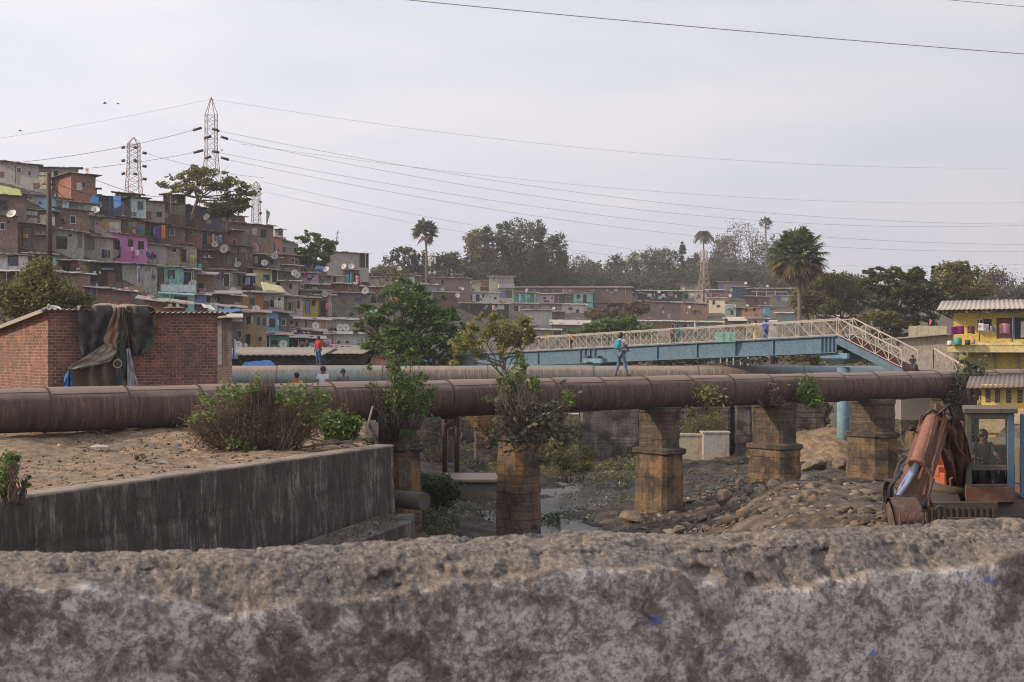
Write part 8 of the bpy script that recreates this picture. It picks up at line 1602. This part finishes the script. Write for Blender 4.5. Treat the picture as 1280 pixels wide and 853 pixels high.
# clutter on the bank
def bankpt(px, py):
    Y = 30.0
    for _ in range(30): Y = float(bankz(px, Y))*F/(HY-py)
    return at(px, py, Y)
OT = plain('grey_plank', (.17, .145, .12), .9, var=.35, sc=7)
for l, a, b_, w_ in (('long grey plank lying on the wall top at the weeds', (368, 561), (440, 551), .14), ('second plank crossing the first one', (375, 546), (424, 556), .12), ('short thick plank end beside the wall top', (392, 556), (441, 553), .18), ('thin stick leaning against the narrow dark pier', (457, 541), (466, 508), .05), ('dark plank sunk in the dry creeper', (330, 552), (392, 545), .12), ('pale broken board at the wall edge', (412, 549), (446, 557), .10)):
    p, q = at(a[0], a[1], 39.7), at(b_[0], b_[1], 40.2); m = MB(); m.bar(p, q, w_, .05); solo(m, 'plank', l, 'plank', OT, p, 'old planks')
for l, px, py, w_, hh, c_ in (('crumpled beige paper sack by the dry creeper', 245, 566, 14, 5, (.40, .31, .22)), ('flat grey stone slab at the wall edge', 262, 576, 22, 3.2, (.24, .21, .18)), ('small pale brick lying in the bank grass', 74, 556, 5, 2, (.45, .33, .2)), ('yellowish stone in the middle of the bank', 154, 583, 4, 3, (.40, .30, .18)), ('reddish rock at the wall edge by the creeper', 287, 571, 8, 5, (.26, .19, .15)), ('dark rag lying by the stone slab', 240, 579, 10, 3, (.06, .06, .07)), ('white rags trodden into the bank', 125, 557, 22, 2, (.36, .33, .32)), ('grey rag on the bank below the pipe', 190, 556, 9, 2.5, (.13, .13, .16)), ('second grey rag nearer the creeper', 222, 557, 10, 3, (.12, .12, .15)), ('lilac plastic bag scraps near the spoil heap', 42, 556, 10, 3, (.30, .22, .28)), ('pale pebble pile near the middle rag', 140, 578, 5, 2, (.5, .45, .4)), ('flattened grey cement bag beside the rag', 205, 577, 14, 2, (.22, .21, .21))):
    c0 = bankpt(px, py); k = c0.y/F; m = MB(); n_ = 12; P = []
    sd = rnd(0, 50)
    for i in range(n_):
        row = []
        for j in range(n_):
            u, v_ = i/(n_-1)*2-1, j/(n_-1)*2-1; e_ = max(0, 1-(u*u)**1.5)*max(0, 1-(v_*v_)**1.5); row.append(c0+Vector((u*w_*.5*k*(1+.25*noise.noise(Vector((sd, v_*3, 0)))), v_*w_*.4*k, (hh*k*(.4+.9*abs(noise.noise(Vector((u*2.5+sd, v_*2.5, sd))))))*e_*1.6-.03)))
        P.append(row)
    m.grid(P, True, flip=True); solo(m, 'rag' if 'rag' in l or 'bag' in l or 'sack' in l else 'stone', l, 'rag' if 'rag' in l or 'bag' in l or 'sack' in l else 'stone', plain('bank_%d' % px, c_, .95, var=.35, sc=9, bump=.3), c0)
def bankstones():
    V = []; Q_ = []; o_ = 0; base = rock_mesh(9, 1); bv = np.array([tuple(v.co) for v in base.vertices]); bf = np.array([tuple(p.vertices) for p in base.polygons])
    for _ in range(2600):
        px = rnd(-150, 470); y0 = max(15, wallY(px)+.3); Y = rnd(y0, 44); s_ = .008*(7)**(random.random()**3.5)
        V.append(bv*np.array([s_*1.3, s_, s_*.7])+np.array([(px-CX)/F*Y, Y, float(bankz(px, Y))+s_*.3+.01])); Q_.append(bf+o_); o_ += len(bv)
    tag(link('pebbles', npmesh('pebbles', np.concatenate(V), np.concatenate(Q_), STN)), 'pebbles and crumbs lying on the trodden bank', 'pebbles', kind='stuff')
bankstones()
V = []
cent = np.stack([RNG.uniform(-16, -3.5, 1500), RNG.uniform(27, 43, 1500), np.zeros(1500)], -1); pxs = CX+cent[:, 0]/cent[:, 1]*F; keep = (cent[:, 1] > np.array([wallY(p) for p in pxs])+.4) & (pxs < 470); cent = cent[keep]; pxs = pxs[keep]; cent[:, 2] = bankz(pxs, cent[:, 1])+.05
v, q = leaf_geo(cent, .07); tag(link('dry_grass', npmesh('dry_grass', v, q, LM['brown'])), 'dry leaves and grass bits on the trodden bank', 'grass', kind='stuff')
# ------------------------------------------------------------------ haze
hz_ = bpy.data.materials.new('haze_air'); hz_.use_nodes = True; nt = hz_.node_tree
for n_ in list(nt.nodes): nt.nodes.remove(n_)
o_ = nt.nodes.new('ShaderNodeOutputMaterial'); pv = nt.nodes.new('ShaderNodeVolumePrincipled'); pv.inputs['Color'].default_value = (.93, .92, .95, 1); pv.inputs['Density'].default_value = HAZE; pv.inputs['Anisotropy'].default_value = .3
nt.links.new(pv.outputs[0], o_.inputs['Volume'])
m = MB(); m.box(-1700, 1700, -60, 1250, -45, 95); hb_ = m.build('haze', hz_); tag(hb_, 'thin pale haze filling the air of the valley', 'haze', kind='stuff')
# ------------------------------------------------------------------ make every label single out one thing
from collections import defaultdict
seen = defaultdict(list)
for o in bpy.context.scene.objects:
    if o.parent is None and 'label' in o: seen[o['label']].append(o)
for l, os_ in seen.items():
    if len(os_) > 1: print('DUP LABEL', l, len(os_))
    if not 4 <= len(l.split()) <= 16: print('LABEL LEN', len(l.split()), l)
print('objects', len(bpy.context.scene.objects))
